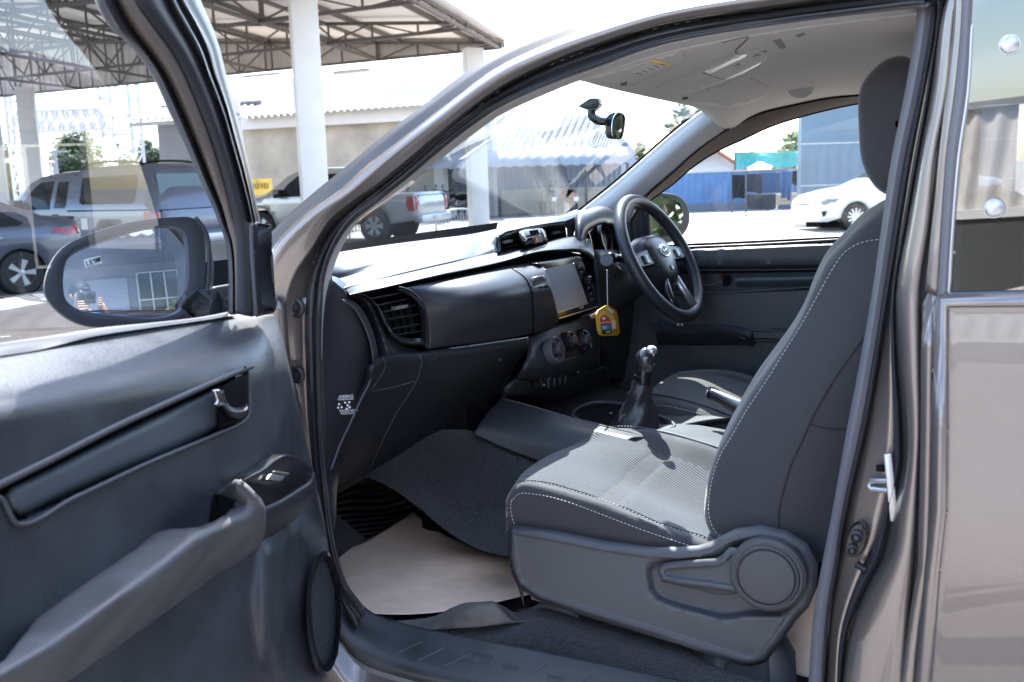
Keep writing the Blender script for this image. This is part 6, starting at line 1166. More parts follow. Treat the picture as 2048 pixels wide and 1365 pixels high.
for u in (1470, 1610): p = D(u, 306, 36); mb2 = MB(); mb2.tube([V((p.x, p.y, 0)), p], .03, 6); mb2.build('post', M_['steel'], NT)
mb.build('wire', M_['steel'], NT)
SWL = thing('sign_wall', 'tall slate-blue panel wall standing on a black footing beside the white car', 'panel wall', Z(1620, 441, 0))
sL, sR = Z(1600, 441, 0), Z(1800, 432, 0); sR = sL+(sR-sL)*2.2
mb = MB(); mb.prism([sL+V((0, 0, .18)), sR+V((0, 0, .18)), sR+V((0, 0, 4.4)), sL+V((0, 0, 4.4))], _h*.35); mb.build('panel', mat('slate_blue_panel', (.10, .155, .215), .45, var=(.9, .12)), SWL, False)
mb = MB()
for zz in (zof(1650, 286, 27), zof(1650, 372, 27)): mb.bar(sL+V((0, 0, zz))-_h*.004, sR+V((0, 0, zz))-_h*.004, .012, .016)
mb.build('panel_joint', M_['silver'], SWL, False)
for k in range(3):
    mb = MB(); p = sL.lerp(sR, .03+k*.3); mb.box((-.14, -.1, 0), (.14, .25, .18), Matrix.Translation(p)@Matrix.Rotation(HEAD-pi/2, 4, 'Z'), .02); mb.build('foot', M_['black'], SWL, 40)
KB = thing('kerb_block', 'black and white painted kerb in front of the sign wall footing', 'kerb', Z(1620, 452, 0)); 
for k in range(6):
    a, b = Z(1586+k*27, 455, 0), Z(1586+(k+1)*27-1, 455, 0); mb = MB(); mb.prism([a, b, b+V((0, 0, .12)), a+V((0, 0, .12))], _h*.35); mb.build('kerb_segment', M_['white'] if k % 2 == 0 else M_['black'], KB, False)
# clothes rack and washing
CR = thing('clothes_rack', 'tubular clothes rack loaded with dark washing in front of the blue fence', 'clothes rack', Z(1520, 430, 0))
def gpt(u, v): return Z(u, v, 0)
for (u, v, zt_) in ((1464, 428, 1.35), (1492, 432, 1.35), (1524, 422, 1.35), (1590, 420, 1.4)):
    p = gpt(u, v); mb = MB(); mb.tube([p, p+V((0, 0, zt_))], .022, 6); mb.build('leg', M_['steel'], CR)
pA, pB = gpt(1464, 428)+V((0, 0, 1.33)), gpt(1592, 424)+V((0, 0, 1.38)); mb = MB(); mb.tube([pA, pB], .02, 6); mb.build('rail', M_['steel'], CR)
mb = MB(); mb.tube([gpt(1492, 430)+V((0, 0, .62)), gpt(1550, 428)+V((0, 0, .62))], .018, 6); mb.build('low_rail', M_['steel'], CR)
dR = (gpt(1492, 430)-CAM).dot(_h)
def cloth(name, label, u0, u1, v0, v1, c, seed, grp='garments drying on the rack'):
    rnd = random.Random(seed); rows_ = []
    for t in (0, .3, .6, .85, 1): rows_.append([D(u0+(u1-u0)*k/6, v0+(v1-v0)*t*(1+.06*rnd.uniform(-1, 1)*(t > .5)), dR-.05+.06*sin(k*2.1+t*2+seed)*t) for k in range(7)])
    o = loft(name, rows_, mat(name+'_'+str(seed), c, .9, bump=[('noise', 12, .5, .03)], var=(6, .2)), None, 24, 16, thick=.02); o.name = name; tag(o, label, 'washing', grp)
cloth('hanging_garment', 'black garment hanging at the left end of the clothes rack', 1464, 1490, 350, 398, (.012, .014, .02), 1)
cloth('hanging_garment', 'dark navy garment hanging second from the left on the rack', 1491, 1524, 348, 386, (.02, .03, .045), 2)
cloth('hanging_garment', 'broad blue garment hanging in the middle of the rack', 1525, 1561, 346, 385, (.03, .07, .16), 3)
cloth('hanging_garment', 'narrow denim blue garment with a long leg on the rack', 1563, 1583, 344, 398, (.04, .10, .22), 4)
cloth('hanging_garment', 'short black garment at the right end of the rack', 1585, 1599, 343, 370, (.012, .013, .02), 5)
cloth('hanging_garment', 'grey cloth draped over the low rail of the rack', 1493, 1552, 389, 419, (.045, .05, .06), 6)
WR = thing('slatted_bench', 'pale wooden slatted bench behind the washing', 'bench', gpt(1575, 412))
for k in range(3): mb = MB(); mb.bar(D(1548, 391+k*8, dR+1.5), D(1598, 389+k*8, dR+1.5), .14, .10); mb.build('slat', mat('pale_wood', (.42, .34, .25), .8), WR, False)
for u in (1552, 1594): mb = MB(); p = D(u, 392, dR+1.5); mb.bar(V((p.x, p.y, 0)), p, .1); mb.build('leg', M_['white'], WR, False)
# ---- parked vehicles
def arch(cx, r_, z0, n=10): return [(cx+cos(pi*k/n)*r_, z0+sin(pi*k/n)*r_*1.02) for k in range(n+1)]
def shell(prof, yf, n=9, step=.14):
    out = [tuple(p) for p in prof]; us = [p[0] for p in out]; zs = [p[1] for p in out]
    g = np.array([(x, z_) for z_ in np.arange(min(zs), max(zs), step) for x in np.arange(min(us), max(us), step)]); g = g[sdist(g, out) > step*.4]
    r_ = delaunay_2d_cdt([V(p) for p in out]+[V(p) for p in g], [(i, (i+1) % len(out)) for i in range(len(out))], [], 1, 1e-4)
    P = [(p.x, p.y) for p in r_[0]]; L = [V((x, yf(x, z_), z_)) for x, z_ in P]; Rr = [V((x, -yf(x, z_), z_)) for x, z_ in P]; mb = MB()
    mb.add(L, [tuple(f) for f in r_[2]]); mb.add(Rr, [tuple(reversed(f)) for f in r_[2]])
    m_ = len(out); rows_ = []
    cx = sum(us)/len(us); cz = sum(zs)/len(zs)
    for k in range(n+1):
        s_ = 1-2*k/n; e = .03*(1-s_**6)
        rows_.append([V((x+ (e if x > cx else -e)*(abs(x-cx)/2.2)**2, yf(x, z_)*s_, z_+e*(1 if z_ > .8 else 0))) for x, z_ in out])
    mb.add([p for r2 in rows_ for p in r2], [(i*m_+k, i*m_+(k+1) % m_, (i+1)*m_+(k+1) % m_, (i+1)*m_+k) for i in range(n) for k in range(m_)])
    return mb
def weld(ob):
    bm = bmesh.new(); bm.from_mesh(ob.data); bmesh.ops.remove_doubles(bm, verts=bm.verts[:], dist=1e-3); bmesh.ops.recalc_face_normals(bm, faces=bm.faces[:]); bm.to_mesh(ob.data); bm.free(); return ob
GLS = mat('car_window', (.015, .022, .026), .08, spec=.35); TYR = mat('tyre_rubber', (.02, .02, .022), .8); RED = mat('tail_lamp', (.35, .02, .02), .15, coat=1); LMP = mat('head_lamp', (.20, .21, .23), .1, coat=1); 
def paintm(name, c, metal=.5): return mat(name, c, .3, metal=metal, coat=1, coatr=.04)
def place(T, loc, rot):
    T.location = loc; T.rotation_euler = (0, 0, rot)
def cpart(name, mb, mt, parent, smooth=30):
    me = mesh_from(mb.v, mb.f, name); bm = bmesh.new(); bm.from_mesh(me); bmesh.ops.recalc_face_normals(bm, faces=bm.faces[:]); bm.to_mesh(me); bm.free()
    me.materials.append(mt); ob = bpy.data.objects.new(name, me); COL.objects.link(ob); ob.parent = parent
    for p in me.polygons: p.use_smooth = bool(smooth)
    if smooth and smooth < 180:
        bm = bmesh.new(); bm.from_mesh(me)
        for e in bm.edges:
            if len(e.link_faces) == 2 and e.calc_face_angle(0) > radians(smooth): e.smooth = False
        bm.to_mesh(me); bm.free()
    return ob
def vehicle(name, label, cat, spec, body_mat, group=None):
    T = thing(name, label, cat, (0, 0, 0), group); yf = spec['yf']
    mb = shell(spec['prof'], yf); ob = cpart('body', mb, body_mat, T, 50); weld(ob)
    for nm, poly, mt in spec['side']:
        for s in (1, -1):
            for q in ([poly] if nm != 'x' else []):
                g = np.array([(x, z_) for z_ in np.arange(0, 2, .09) for x in np.arange(-3, 3, .12)]); g = g[sdist(g, q) > .04]
                r_ = delaunay_2d_cdt([V(p) for p in q]+[V(p) for p in g], [(i, (i+1) % len(q)) for i in range(len(q))], [], 1, 1e-4)
                mb = MB(); mb.add([(p.x, s*(yf(p.x, p.y)+.006), p.y) for p in r_[0]], [tuple(f) for f in r_[2]]); cpart(nm, mb, mt, T, 180)
    for nm, quad, mt in spec['plates']:
        mb = MB(); c_ = V(quad[0]).cross(V(quad[1])); P = [V(p) for p in quad]; n_ = (P[1]-P[0]).cross(P[2]-P[0]).normalized(); mb.prism(P, n_*.012); cpart(nm, mb, mt, T, False)
    for nm, lo, hi, mt, both in spec['boxes']:
        for s in ((1, -1) if both else (1,)):
            mb = MB(); mb.box((lo[0], min(s*lo[1], s*hi[1]), lo[2]), (hi[0], max(s*lo[1], s*hi[1]), hi[2]), None, .015); cpart(nm, mb, mt, T, 30)
    for nm, pts, r_, mt in spec.get('tubes', []):
        mb = MB(); mb.tube(cr_spline([V(p) for p in pts], 20), r_, 6); cpart(nm, mb, mt, T, 180)
    for wx in spec['wheels']:
        for s in (1, -1):
            R_ = spec['wr']; yw = s*(yf(wx, .4)-.12); W_ = bpy.data.objects.new('wheel', None); COL.objects.link(W_); W_.parent = T
            M = frame_at((wx, yw, R_), (0, s, 0)); mb = MB(); mb.lathe([(R_*.66, -.1), (R_*.94, -.1), (R_, -.07), (R_, .07), (R_*.94, .1), (R_*.68, .105), (R_*.66, .09)], M, 32); cpart('tyre', mb, TYR, W_, 50)
            mb = MB(); mb.lathe([(R_*.66, .085), (R_*.63, .10), (R_*.60, .07)], M, 32)
            for k in range(spec['spokes']):
                a = 2*pi*k/spec['spokes']; mb.add([M@V((cos(a+d_)*r2, sin(a+d_)*r2, z_)) for r2, d_, z_ in ((R_*.12, -.5, .09), (R_*.62, -spec['sw'], .095), (R_*.62, spec['sw'], .095), (R_*.12, .5, .09))], [(0, 1, 2, 3)])
            mb.lathe([(R_*.15, .095), (0, .10)], M, 16); cpart('rim', mb, M_['silver'], W_, 40)
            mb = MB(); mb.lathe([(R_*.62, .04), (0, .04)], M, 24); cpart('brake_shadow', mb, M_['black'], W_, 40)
            mb = MB(); mb.lathe([(R_*1.12, -.12), (R_*1.12, .0)], M, 24); cpart('wheel_well', mb, M_['black'], W_, 40)
    return T
def yf_sedan(x, z_):
    y = .875-.05*max(0, (.55-z_)/.4); y -= .36*max(0, (z_-.88)/.58)**1.1; y -= .17*max(0, (abs(x)-1.75)/.5)**2; return max(y, .3)
sed = dict(prof=[(2.18, .22), (2.27, .42), (2.27, .56), (2.20, .68), (2.0, .79), (1.6, .88), (1.05, .96), (.75, 1.12), (.38, 1.32), (.05, 1.42), (-.4, 1.46), (-.9, 1.41), (-1.3, 1.28), (-1.72, 1.10), (-2.08, 1.06), (-2.2, 1.02), (-2.24, .85), (-2.28, .55), (-2.22, .3), (-2.0, .24)]+[(-x, z_) for x, z_ in arch(1.32, .36, .30)][::1][::-1][::-1]+[(-.6, .2), (.6, .2)]+[(x, z_) for x, z_ in arch(1.35, .36, .30)][::-1]+[(2.0, .22)],
    yf=yf_sedan, side=[('side_window', [(.72, .98), (.55, 1.12), (.22, 1.32), (-.15, 1.37), (-.22, .97)], GLS), ('side_window', [(-.28, .97), (-.24, 1.375), (-.8, 1.35), (-1.12, 1.22), (-1.42, 1.03), (-1.35, .99)], GLS),
      ('headlight', [(2.16, .66), (2.02, .73), (1.72, .77), (1.86, .66), (2.10, .59)], LMP), ('tail_light', [(-2.2, .98), (-1.82, .93), (-1.78, .87), (-2.0, .82), (-2.22, .82)], RED), ('fog_recess', [(2.14, .46), (2.02, .47), (2.05, .36), (2.10, .33)], M_['black']), ('door_seam', [(.66, .9), (.655, .9), (.60, .35), (.605, .35)], M_['black']), ('door_seam', [(-.25, .93), (-.255, .93), (-.26, .3), (-.255, .3)], M_['black'])],
    plates=[('windscreen', [(1.02, -.60, .985), (1.02, .60, .985), (.42, .50, 1.325), (.42, -.50, 1.325)], GLS), ('rear_window', [(-1.72, .55, 1.125), (-1.72, -.55, 1.125), (-1.02, -.48, 1.405), (-1.02, .48, 1.405)], GLS)],
    boxes=[('grille', (2.2, -.45, .5), (2.29, .45, .62), M_['gloss'], False), ('door_handle', (-.12, .875, .80), (.05, .895, .825), M_['silver'], True), ('door_handle', (-1.1, .86, .82), (-.93, .885, .845), M_['silver'], True), ('door_mirror', (.55, .85, .95), (.72, 1.02, 1.06), M_['gloss'], True), ('boot_lip', (-2.22, -.6, 1.05), (-1.95, .6, 1.085), M_['gloss'], False)],
    wheels=(1.35, -1.32), wr=.315, spokes=5, sw=.22)
def fixarch(prof): return prof
def yf_pick(x, z_):
    y = .91-.04*max(0, (.6-z_)/.4); y -= .27*max(0, (z_-1.10)/.7)**1.1; y -= .16*max(0, (x-2.1)/.5)**2; return max(y, .3)
def pick(canopy):
    top = [(-.40, 1.79), (-.9, 1.85), (-2.25, 1.86), (-2.42, 1.72), (-2.60, 1.12)] if canopy else [(-.75, 1.76), (-1.05, 1.60), (-1.12, 1.12), (-1.2, 1.10), (-2.60, 1.12)]
    sd_ = [('side_window', [(1.02, 1.12), (.78, 1.42), (.52, 1.62), (.12, 1.64), (.10, 1.12)], GLS)]
    sd_ += [('side_window', [(-.02, 1.14), (.0, 1.62), (-.30, 1.62), (-.36, 1.20), (-.30, 1.14)], GLS), ('canopy_window', [(-.72, 1.24), (-.66, 1.68), (-2.10, 1.70), (-2.16, 1.62), (-2.20, 1.24), (-2.12, 1.20), (-.80, 1.20)], GLS), ('canopy_seam', [(-.42, 1.10), (-2.58, 1.10), (-2.58, 1.075), (-.42, 1.075)], M_['black']), ('cab_seam', [(-.44, 1.75), (-.47, 1.75), (-.47, .5), (-.44, .5)], M_['black'])] if canopy else [('side_window', [(.02, 1.12), (.04, 1.64), (-.65, 1.64), (-.92, 1.50), (-1.0, 1.14)], GLS)]
    sd_ += [('fuel_flap', [(-.78, .95), (-.96, .95), (-.96, .75), (-.78, .75)], M_['silver']), ('tail_light', [(-2.63, 1.06), (-2.46, 1.06), (-2.44, .85), (-2.50, .72), (-2.66, .72)], RED), ('headlight', [(2.52, .98), (2.1, 1.0), (2.05, .93), (2.5, .80)], LMP), ('arch_lip', [(1.1+2*.0, .5), (1.08, .5), (1.08, .49), (1.1, .49)], M_['black'])]
    return dict(prof=[(2.55, .38), (2.66, .55), (2.66, .8), (2.55, .98), (2.1, 1.06), (1.45, 1.13), (1.1, 1.38), (.80, 1.62), (.5, 1.73), (.1, 1.77)]+top+[(-2.66, 1.0), (-2.68, .62), (-2.6, .5), (-2.4, .48)]+[(-x, z_) for x, z_ in arch(1.55, .44, .42)]+[(-1.0, .42), (.9, .40)]+[(x, z_) for x, z_ in arch(1.58, .44, .42)][::-1]+[(2.2, .38)],
      yf=yf_pick, side=sd_, plates=[('windscreen', [(1.47, -.66, 1.14), (1.47, .66, 1.14), (.84, .58, 1.61), (.84, -.58, 1.61)], GLS)]+([('rear_window', [(-2.60, .64, 1.18), (-2.60, -.64, 1.18), (-2.475, -.60, 1.70), (-2.475, .60, 1.70)], mat('pale_rear_glass', (.16, .21, .22), .25, spec=.4))] if canopy else []),
      boxes=[('tail_light', (-2.71, .76, .74), (-2.60, .90, 1.05), RED, True), ('tailgate_line', (-2.69, -.74, 1.07), (-2.655, .74, 1.085), M_['black'], False), ('tailgate_edge', (-2.70, .735, .62), (-2.60, .75, 1.08), M_['black'], True), ('number_plate', (-2.845, -.2, .50), (-2.81, .2, .60), M_['white'], False), ('tailgate_handle', (-2.70, -.12, 1.0), (-2.66, .12, 1.05), M_['silver'], False), ('tailgate_badge', (-2.695, -.07, .86), (-2.66, .07, .91), M_['silver'], False), ('door_handle', (-.15, .895, 1.0), (.03, .925, 1.03), M_['gloss'], True), ('door_mirror', (.85, .90, 1.10), (1.02, 1.12, 1.30), M_['gloss'], True), ('rear_bumper', (-2.82, -.85, .45), (-2.62, .85, .62), M_['silver'], False), ('front_grille', (2.60, -.5, .62), (2.70, .5, .92), M_['gloss'], False)],
      tubes=[('roof_rail', [(-.55, s*.60, 1.84), (-.75, s*.60, 1.91), (-1.9, s*.60, 1.93), (-2.2, s*.60, 1.88)], .022, M_['black']) for s in (1, -1)] if canopy else [], wheels=(1.58, -1.55), wr=.38, spokes=6, sw=.3)
PSIL = paintm('silver_blue_paint', (.15, .165, .20), .4); PGRY = paintm('grey_paint', (.12, .13, .16), .4); PWHT = paintm('white_car_paint', (.60, .61, .63), 0); PSLV = paintm('warm_silver_paint', (.42, .41, .40))
ha = HEAD
# orientation helper: heading angle 0 = pointing left in the picture (-_r0), turned by t towards away
def leftdir(t): d_ = (-_r0)*cos(t)+_h*sin(t); return atan2(d_.y, d_.x)
c1 = vehicle('canopy_pickup', 'silver pickup with a windowed canopy over its bed, parked behind the door mirror', 'pickup truck', pick(True), PSIL)
rc_ = D(305, 420, 17.5); th = radians(30); fd = V((cos(leftdir(th)), sin(leftdir(th)), 0)); ld = V((-fd.y, fd.x, 0)); place(c1, V((rc_.x, rc_.y, 0))+fd*2.62-ld*.86, leftdir(th))
c2 = vehicle('grey_sedan', 'dark grey saloon car with its tail in view at the left edge', 'car', sed, PGRY)
wc = D(42, 536, 14.6); th = radians(-42); fd = V((cos(leftdir(th)), sin(leftdir(th)), 0)); ld = V((-fd.y, fd.x, 0)); place(c2, V((wc.x, wc.y, 0))+fd*1.32-ld*.8, leftdir(th))
c3 = vehicle('silver_pickup', 'silver double-cab pickup facing left beside the white column', 'pickup truck', pick(False), PSLV)
wc = D(520, 446, 25); th = radians(20); fd = V((cos(leftdir(th)), sin(leftdir(th)), 0)); ld = V((-fd.y, fd.x, 0)); place(c3, V((wc.x, wc.y, 0))-fd*1.58-ld*.9, leftdir(th))
sed2 = dict(sed); sed2['spokes'] = 12; sed2['sw'] = .09
c4 = vehicle('white_sedan', 'white saloon car nose-on to the slate-blue sign wall', 'car', sed2, PWHT)
wc = Z(1711, 462, 0); th = radians(-6); fd = V((cos(leftdir(th)), sin(leftdir(th)), 0)); ld = V((-fd.y, fd.x, 0)); place(c4, V((wc.x, wc.y, 0))-fd*1.35-ld*.82, leftdir(th))
def copy_tree(o, parent=None):
    c = o.copy(); COL.objects.link(c)
    if parent: c.parent = parent
    for ch in list(o.children): copy_tree(ch, c)
    return c
c5 = copy_tree(c3); tag(c5, 'silver pickup parked behind the crowd barriers, tail towards the white column', 'pickup truck')
wc = D(822, 398, 41); th = radians(16); place(c5, V((wc.x, wc.y, 0)), leftdir(th))
# motorcycles
def motorcycle(label, u, v, rot, c, seed):
    T = thing('motorcycle', label, 'motorcycle', (0, 0, 0), 'motorcycles parked under the awning'); pm = mat('bike_paint_%d' % seed, c, .3, coat=1)
    for x in (.62, -.62):
        W_ = bpy.data.objects.new('wheel', None); COL.objects.link(W_); W_.parent = T; M = frame_at((x, 0, .29), (0, 1, 0)); mb = MB(); mb.lathe([(.22, -.04), (.28, -.045), (.30, 0), (.28, .045), (.22, .04), (.22, -.04)], M, 24); cpart('tyre', mb, TYR, W_, 50)
        mb = MB(); mb.lathe([(.22, .01), (.20, .01), (.20, -.01), (.22, -.01)], M, 24)
        for k in range(5): a = 2*pi*k/5; mb.bar(M@V((0, 0, 0)), M@V((cos(a)*.21, sin(a)*.21, 0)), .02)
        cpart('rim', mb, M_['silver'], W_, 40)
    mb = MB(); mb.tube([V((.50, 0, .78)), V((.15, 0, .52)), V((-.2, 0, .50)), V((-.75, 0, .72))], [.07, .10, .14, .07], 12); cpart('frame_body', mb, pm, T, 180)
    mb = MB(); mb.tube([V((.10, 0, .74)), V((-.25, 0, .76)), V((-.72, 0, .80))], [.06, .12, .07], 12); cpart('saddle', mb, M_['black'], T, 180)
    mb = MB(); mb.box((.38, -.16, .42), (.46, .16, .86), Matrix.Rotation(-.25, 4, 'Y'), .03); cpart('leg_shield', mb, pm, T, 40)
    mb = MB(); mb.tube([V((.62, .07, .29)), V((.46, .06, .95))], .025, 8); mb.tube([V((.62, -.07, .29)), V((.46, -.06, .95))], .025, 8); cpart('fork', mb, M_['silver'], T, 180)
    mb = MB(); mb.tube(cr_spline([V((.34, .34, 1.02)), V((.42, .15, 1.0)), V((.45, 0, .96)), V((.42, -.15, 1.0)), V((.34, -.34, 1.02))], 20), .02, 8); cpart('handlebar', mb, M_['black'], T, 180)
    mb = MB(); mb.lathe([(.09, 0), (.08, .04), (0, .06)], frame_at((.52, 0, .90), (1, 0, 0)), 16); cpart('headlamp', mb, LMP, T, 40)
    for s in (1, -1): mb = MB(); mb.tube([V((.40, s*.2, 1.0)), V((.38, s*.28, 1.14))], .01, 6); mb.lathe([(.05, 0), (0, .01)], frame_at((.38, s*.28, 1.16), (-1, 0, 0)), 14); cpart('mirror', mb, M_['black'], T, 40)
    mb = MB(); mb.box((-.86, -.09, .48), (-.84, .09, .62), None, .005); cpart('number_plate', mb, M_['white'], T, False)
    p = Z(u, v, 0); place(T, V((p.x, p.y, 0)), rot)
motorcycle('motorcycle left of the pair parked under the awning', 1096, 428, ha+.25, (.03, .04, .09), 1)
motorcycle('motorcycle right of the pair parked under the awning, by the post', 1134, 428, ha+.35, (.20, .03, .03), 2)
motorcycle('motorcycle behind the crowd barriers left of the white column', 880, 440, ha+.9, (.02, .02, .03), 3)
motorcycle('motorcycle second along behind the crowd barriers', 915, 440, ha+.9, (.03, .03, .03), 4)
# ================================================================ behind the photographer: what the glass, mirror and paint reflect
FN = thing('white_fence', 'white corrugated metal fence on a dark base wall, mirrored in the rear side window', 'fence', (-9, 0, 0))
o = sheet('fence_sheet', (-9, -5.2, .80), (-9, 12, .80), (-9, -5.2, 1.9), .15, .03, mat('white_corrugated', (.60, .58, .55), .5, var=(2, .12)), FN, 'trap')
mb = MB(); mb.box((-9.06, -5.2, 1.9), (-8.92, 12, 1.98)); mb.build('top_rail', M_['silver'], FN, False)
mb = MB(); mb.box((-9.1, -5.2, .70), (-8.9, 12, .80)); mb.build('coping', M_['white'], FN, False)
mb = MB(); mb.box((-9.06, -5.2, 0), (-8.94, 12, .70)); mb.build('base_wall', mat('dark_base_wall', (.06, .062, .06), .8, var=(2, .3)), FN, False)
SVB = thing('service_building', 'white service building with a gridded dark window, seen in the door mirror', 'building', (-7, -9, 0))
bd = V((cos(radians(236)), sin(radians(236)), 0)); bt = V((-bd.y, bd.x, 0)); bc = bd*6.5
def SB_(t, z_, d_=0): return bc+bt*t-bd*d_+V((0, 0, z_))
mb = MB(); mb.prism([SB_(-5, 0), SB_(7, 0), SB_(7, 3.4), SB_(-5, 3.4)], bd*.3); mb.build('wall', mat('shaded_white_wall', (.20, .20, .24), .8, var=(1, .1)), SVB, False)  # white wall under the eave, its lavender shade put into the base colour
mb = MB(); mb.prism([SB_(-1.3, 0, .02), SB_(0, 0, .02), SB_(0, 2.7, .02), SB_(-1.3, 2.7, .02)], -bd*.03); mb.build('shutter_door', mat('shutter_grey', (.36, .38, .45), .6), SVB, False)
mb = MB(); mb.prism([SB_(.3, .3, .01), SB_(1.9, .3, .01), SB_(1.9, 2.8, .01), SB_(.3, 2.8, .01)], -bd*.03); wi = mb.build('window', mat('dark_pane', (.02, .03, .04), .1), SVB, False)
mb = MB()
for k in range(5): mb.bar(SB_(.3+k*.4, .3, .06), SB_(.3+k*.4, 2.8, .06), .04)
for k in range(4): mb.bar(SB_(.3, .3+k*.833, .07), SB_(1.9, .3+k*.833, .07), .04)
mb.build('window_bars', M_['white'], SVB, False)
mb = MB(); mb.prism([SB_(-5.4, 3.1, 2.2), SB_(7.4, 3.1, 2.2), SB_(7.4, 3.25, 2.2), SB_(-5.4, 3.25, 2.2)], bd*2.6); mb.build('eave', mat('eave_grey', (.12, .125, .14), .7), SVB, False)
sheet('eave_roof', SB_(-5.4, 3.28, 2.4), SB_(7.4, 3.28, 2.4), SB_(-5.4, 3.9, -1), .3, .03, M_['roofsheet'], SVB)
PLM2 = thing('palm', 'small fan palm in front of the gridded window, seen only in the door mirror', 'palm', tuple(SB_(1.5, 0, 1.2)))
pb = SB_(1.5, 0, 1.2); mb = MB(); mb.tube([pb, pb+V((.05, 0, .9)), pb+V((0, .04, 1.6))], [.12, .09, .08], 8); mb.build('trunk', BARK, PLM2, 60)
rnd = random.Random(5); mb = MB()
for k in range(22):
    a = rnd.uniform(0, 2*pi); el = rnd.uniform(-.1, 1.1); d_ = V((cos(a)*cos(el), sin(a)*cos(el), sin(el))); L_ = rnd.uniform(.7, 1.0); s_ = d_.cross(V((0, 0, 1))).normalized(); top = pb+V((0, 0, 1.6))
    P_ = [top+d_*L_*t+V((0, 0, -.55*t*t*L_)) for t in (0, .25, .5, .75, 1)]
    for i in range(1, 5):
        for q in (-1, 1):
            for j in range(3): o_ = P_[i-1].lerp(P_[i], j/3); mb.add([o_, o_+(P_[i]-P_[i-1])*.25, o_+s_*q*.30+(P_[i]-P_[i-1])*.9+V((0, 0, -.08))], [(0, 1, 2)])
mb.build('crown', LM[0], PLM2, False, fix=False)
# ---- the photographer, reflected in the door mirror
hh = _h; rr_ = _r0
def hp(f, l, z_): return V((CAM.x, CAM.y, 0))+hh*f+rr_*l+V((0, 0, z_))
def skin(name, nodes, links, mt, parent, sub=2):
    """one continuous surface grown over a jointed skeleton: nodes {name: (point, radius)}"""
    ks = list(nodes); me = mesh_from([nodes[k][0] for k in ks], [], name); me.clear_geometry(); me.from_pydata([tuple(nodes[k][0]) for k in ks], [(ks.index(a), ks.index(b)) for a, b in links], []); ob = put(name, me, None, parent, False)
    md = ob.modifiers.new('skin', 'SKIN'); sv = me.skin_vertices[0].data
    for i, k in enumerate(ks):
        r_ = nodes[k][1]; sv[i].radius = r_ if isinstance(r_, tuple) else (r_, r_)
    sv[0].use_root = True
    s2 = ob.modifiers.new('sub', 'SUBSURF'); s2.levels = sub; s2.render_levels = sub
    ob.data = bpy.data.meshes.new_from_object(ob.evaluated_get(bpy.context.evaluated_depsgraph_get())); ob.modifiers.clear(); ob.data.materials.clear(); ob.data.materials.append(mt)
    for p in ob.data.polygons: p.use_smooth = True
    return ob
SK = mat('skin', (.42, .24, .16), .55)
PE = thing('person', 'photographer in a blue shirt holding a camera to the face, seen as a reflection', 'person', hp(-.36, .03, 0))
N = dict(pelvis=(hp(-.36, .03, .93), (.15, .11)), waist=(hp(-.36, .03, 1.06), (.14, .10)), chest=(hp(-.35, .03, 1.26), (.16, .11)), collar=(hp(-.33, .03, 1.38), (.11, .08)), neck=(hp(-.31, .03, 1.45), .055), jaw=(hp(-.25, .03, 1.50), .062), head=(hp(-.27, .03, 1.575), (.078, .085)), crown=(hp(-.29, .03, 1.65), .062),
   shl=(hp(-.33, -.17, 1.37), .062), ell=(hp(-.18, -.27, 1.17), .045), wrl=(hp(-.12, -.11, 1.40), .03), hal=(hp(-.10, -.065, 1.45), .034), shr=(hp(-.33, .23, 1.37), .062), elr=(hp(-.18, .30, 1.19), .045), wrr=(hp(-.14, .15, 1.42), .03), har=(hp(-.12, .11, 1.49), .034),
   hil=(hp(-.36, -.07, .88), .095), knl=(hp(-.33, -.10, .50), .062), anl=(hp(-.37, -.11, .10), .042), tol=(hp(-.22, -.13, .04), .038), hir=(hp(-.36, .13, .88), .095), knr=(hp(-.33, .16, .50), .062), anr=(hp(-.38, .17, .10), .042), tor=(hp(-.22, .20, .04), .038))
body = skin('body', N, [('pelvis', 'waist'), ('waist', 'chest'), ('chest', 'collar'), ('collar', 'neck'), ('neck', 'jaw'), ('jaw', 'head'), ('head', 'crown'), ('collar', 'shl'), ('shl', 'ell'), ('ell', 'wrl'), ('wrl', 'hal'), ('collar', 'shr'), ('shr', 'elr'), ('elr', 'wrr'), ('wrr', 'har'), ('pelvis', 'hil'), ('hil', 'knl'), ('knl', 'anl'), ('anl', 'tol'), ('pelvis', 'hir'), ('hir', 'knr'), ('knr', 'anr'), ('anr', 'tor')], SK, PE)
SHT = mat('blue_shirt', (.05, .10, .42), .85, bump=[('noise', 14, .5, .02)])
g = lambda k, s_: (N[k][0], tuple(r*s_ for r in N[k][1]) if isinstance(N[k][1], tuple) else N[k][1]*s_)
S_ = dict(waist=(N['waist'][0], (.172, .132)), hem=(hp(-.36, .03, .90), (.18, .135)), chest=(N['chest'][0], (.185, .135)), collar=(N['collar'][0]-V((0, 0, .01)), (.125, .10)), shl=g('shl', 1.25), shr=g('shr', 1.25)); S_['sll'] = (N['shl'][0].lerp(N['ell'][0], .62), .064); S_['slr'] = (N['shr'][0].lerp(N['elr'][0], .62), .064)
skin('shirt', S_, [('waist', 'hem'), ('waist', 'chest'), ('chest', 'collar'), ('collar', 'shl'), ('shl', 'sll'), ('collar', 'shr'), ('shr', 'slr')], SHT, PE)
T_ = dict(pelvis=g('pelvis', 1.10), hil=g('hil', 1.14), knl=g('knl', 1.25), anl=g('anl', 1.5), hir=g('hir', 1.14), knr=g('knr', 1.25), anr=g('anr', 1.5)); skin('trousers', T_, [('pelvis', 'hil'), ('hil', 'knl'), ('knl', 'anl'), ('pelvis', 'hir'), ('hir', 'knr'), ('knr', 'anr')], mat('dark_trousers', (.03, .035, .05), .9), PE)
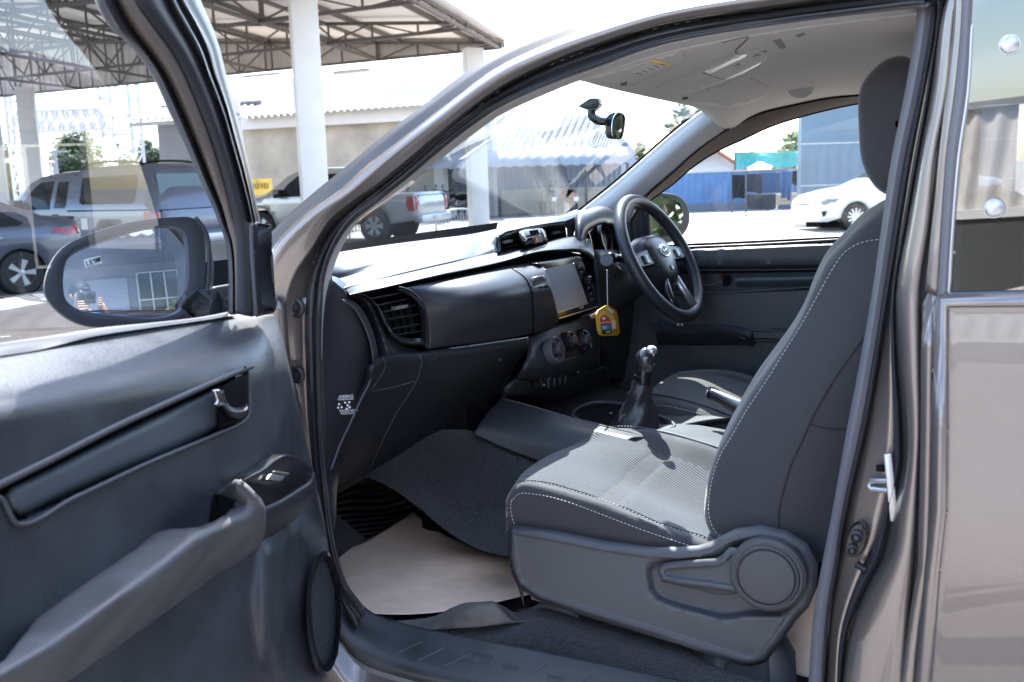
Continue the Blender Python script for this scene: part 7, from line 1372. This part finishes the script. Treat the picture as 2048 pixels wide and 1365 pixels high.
Mh = frame_at(hp(-.295, .03, 1.612), V((0, 0, 1))+hh*.35, hh); mb = MB(); mb.lathe([(.088*cos(a_), .092*sin(a_)) for a_ in [-.35+k*(pi/2+.35)/10 for k in range(11)]], Mh, 28); mb.build('hair', mat('black_hair', (.012, .011, .011), .6, bump=[('noise', 60, .6, .004)]), PE, 180)
skin('face_mask', dict(a=(hp(-.235, .03, 1.505), .058), b=(hp(-.228, .03, 1.535), .05)), [('a', 'b')], mat('dark_mask', (.02, .022, .03), .8), PE)
for s in (-1, 1):
    mb = MB(); mb.lathe([(0, .012), (.008, .009), (.011, 0)], frame_at(hp(-.192, .03+s*.033, 1.583), hh), 12); mb.build('eye', mat('eye_%d' % s, (.05, .03, .03), .2), PE)
    mb = MB(); mb.lathe([(0, .01), (.014, .008), (.02, 0)], frame_at(hp(-.27, .03+s*.082, 1.565), rr_*s), 14); mb.build('ear', SK, PE)
def fingers(base, dirs, wrap, tag_):
    for k, d_ in enumerate(dirs):
        L_ = (.030, .033, .031, .025)[k] if k < 4 else .026
        skin('finger' if k < 4 else 'thumb', dict(a=(base[k], .0095), b=(base[k]+d_*L_, .009), c=(base[k]+d_*L_*1.7+wrap*.014, .008), d=(base[k]+d_*L_*2.0+wrap*.034, .007)), [('a', 'b'), ('b', 'c'), ('c', 'd')], SK, PE, 1)
fingers([hp(-.085, -.075+.0, 1.445+k*.018) for k in range(4)]+[hp(-.11, -.05, 1.47)], [hh*.5+rr_*.6]*4+[rr_*.5+V((0, 0, .7))], rr_, 'l')
fingers([hp(-.10, .115, 1.465+k*.018) for k in range(4)]+[hp(-.13, .09, 1.49)], [hh*.8-rr_*.2]*4+[-rr_*.6+V((0, 0, .3))], -rr_, 'r')
CA = thing('camera', 'black camera held up to the photographer\'s face, mirrored in the door mirror', 'camera', hp(-.11, .02, 1.46))
M = Mc.copy(); M.translation = CAM-FWD*.10; bk_ = mat('camera_body', (.015, .015, .017), .4)
mb = MB(); mb.box((-.065, -.05, -.035), (.065, .045, .03), M, .012); mb.box((-.028, .04, -.03), (.028, .075, .025), M, .01); mb.build('camera_body', bk_, CA, 50)
mb = MB(); mb.lathe([(.036, -.03), (.036, -.05), (.034, -.075), (.031, -.078), (.027, -.07), (0, -.068)], M, 32); mb.build('lens', mat('lens_black', (.01, .01, .012), .15, coat=1), CA, 40)

tree('leafy green tree off the far rear corner, mirrored in the driver\'s door mirror', 8.6, 1.9, 6.5, 9.0, .2, n_clumps=110, leaves=120, seed=21, leaf=.14)
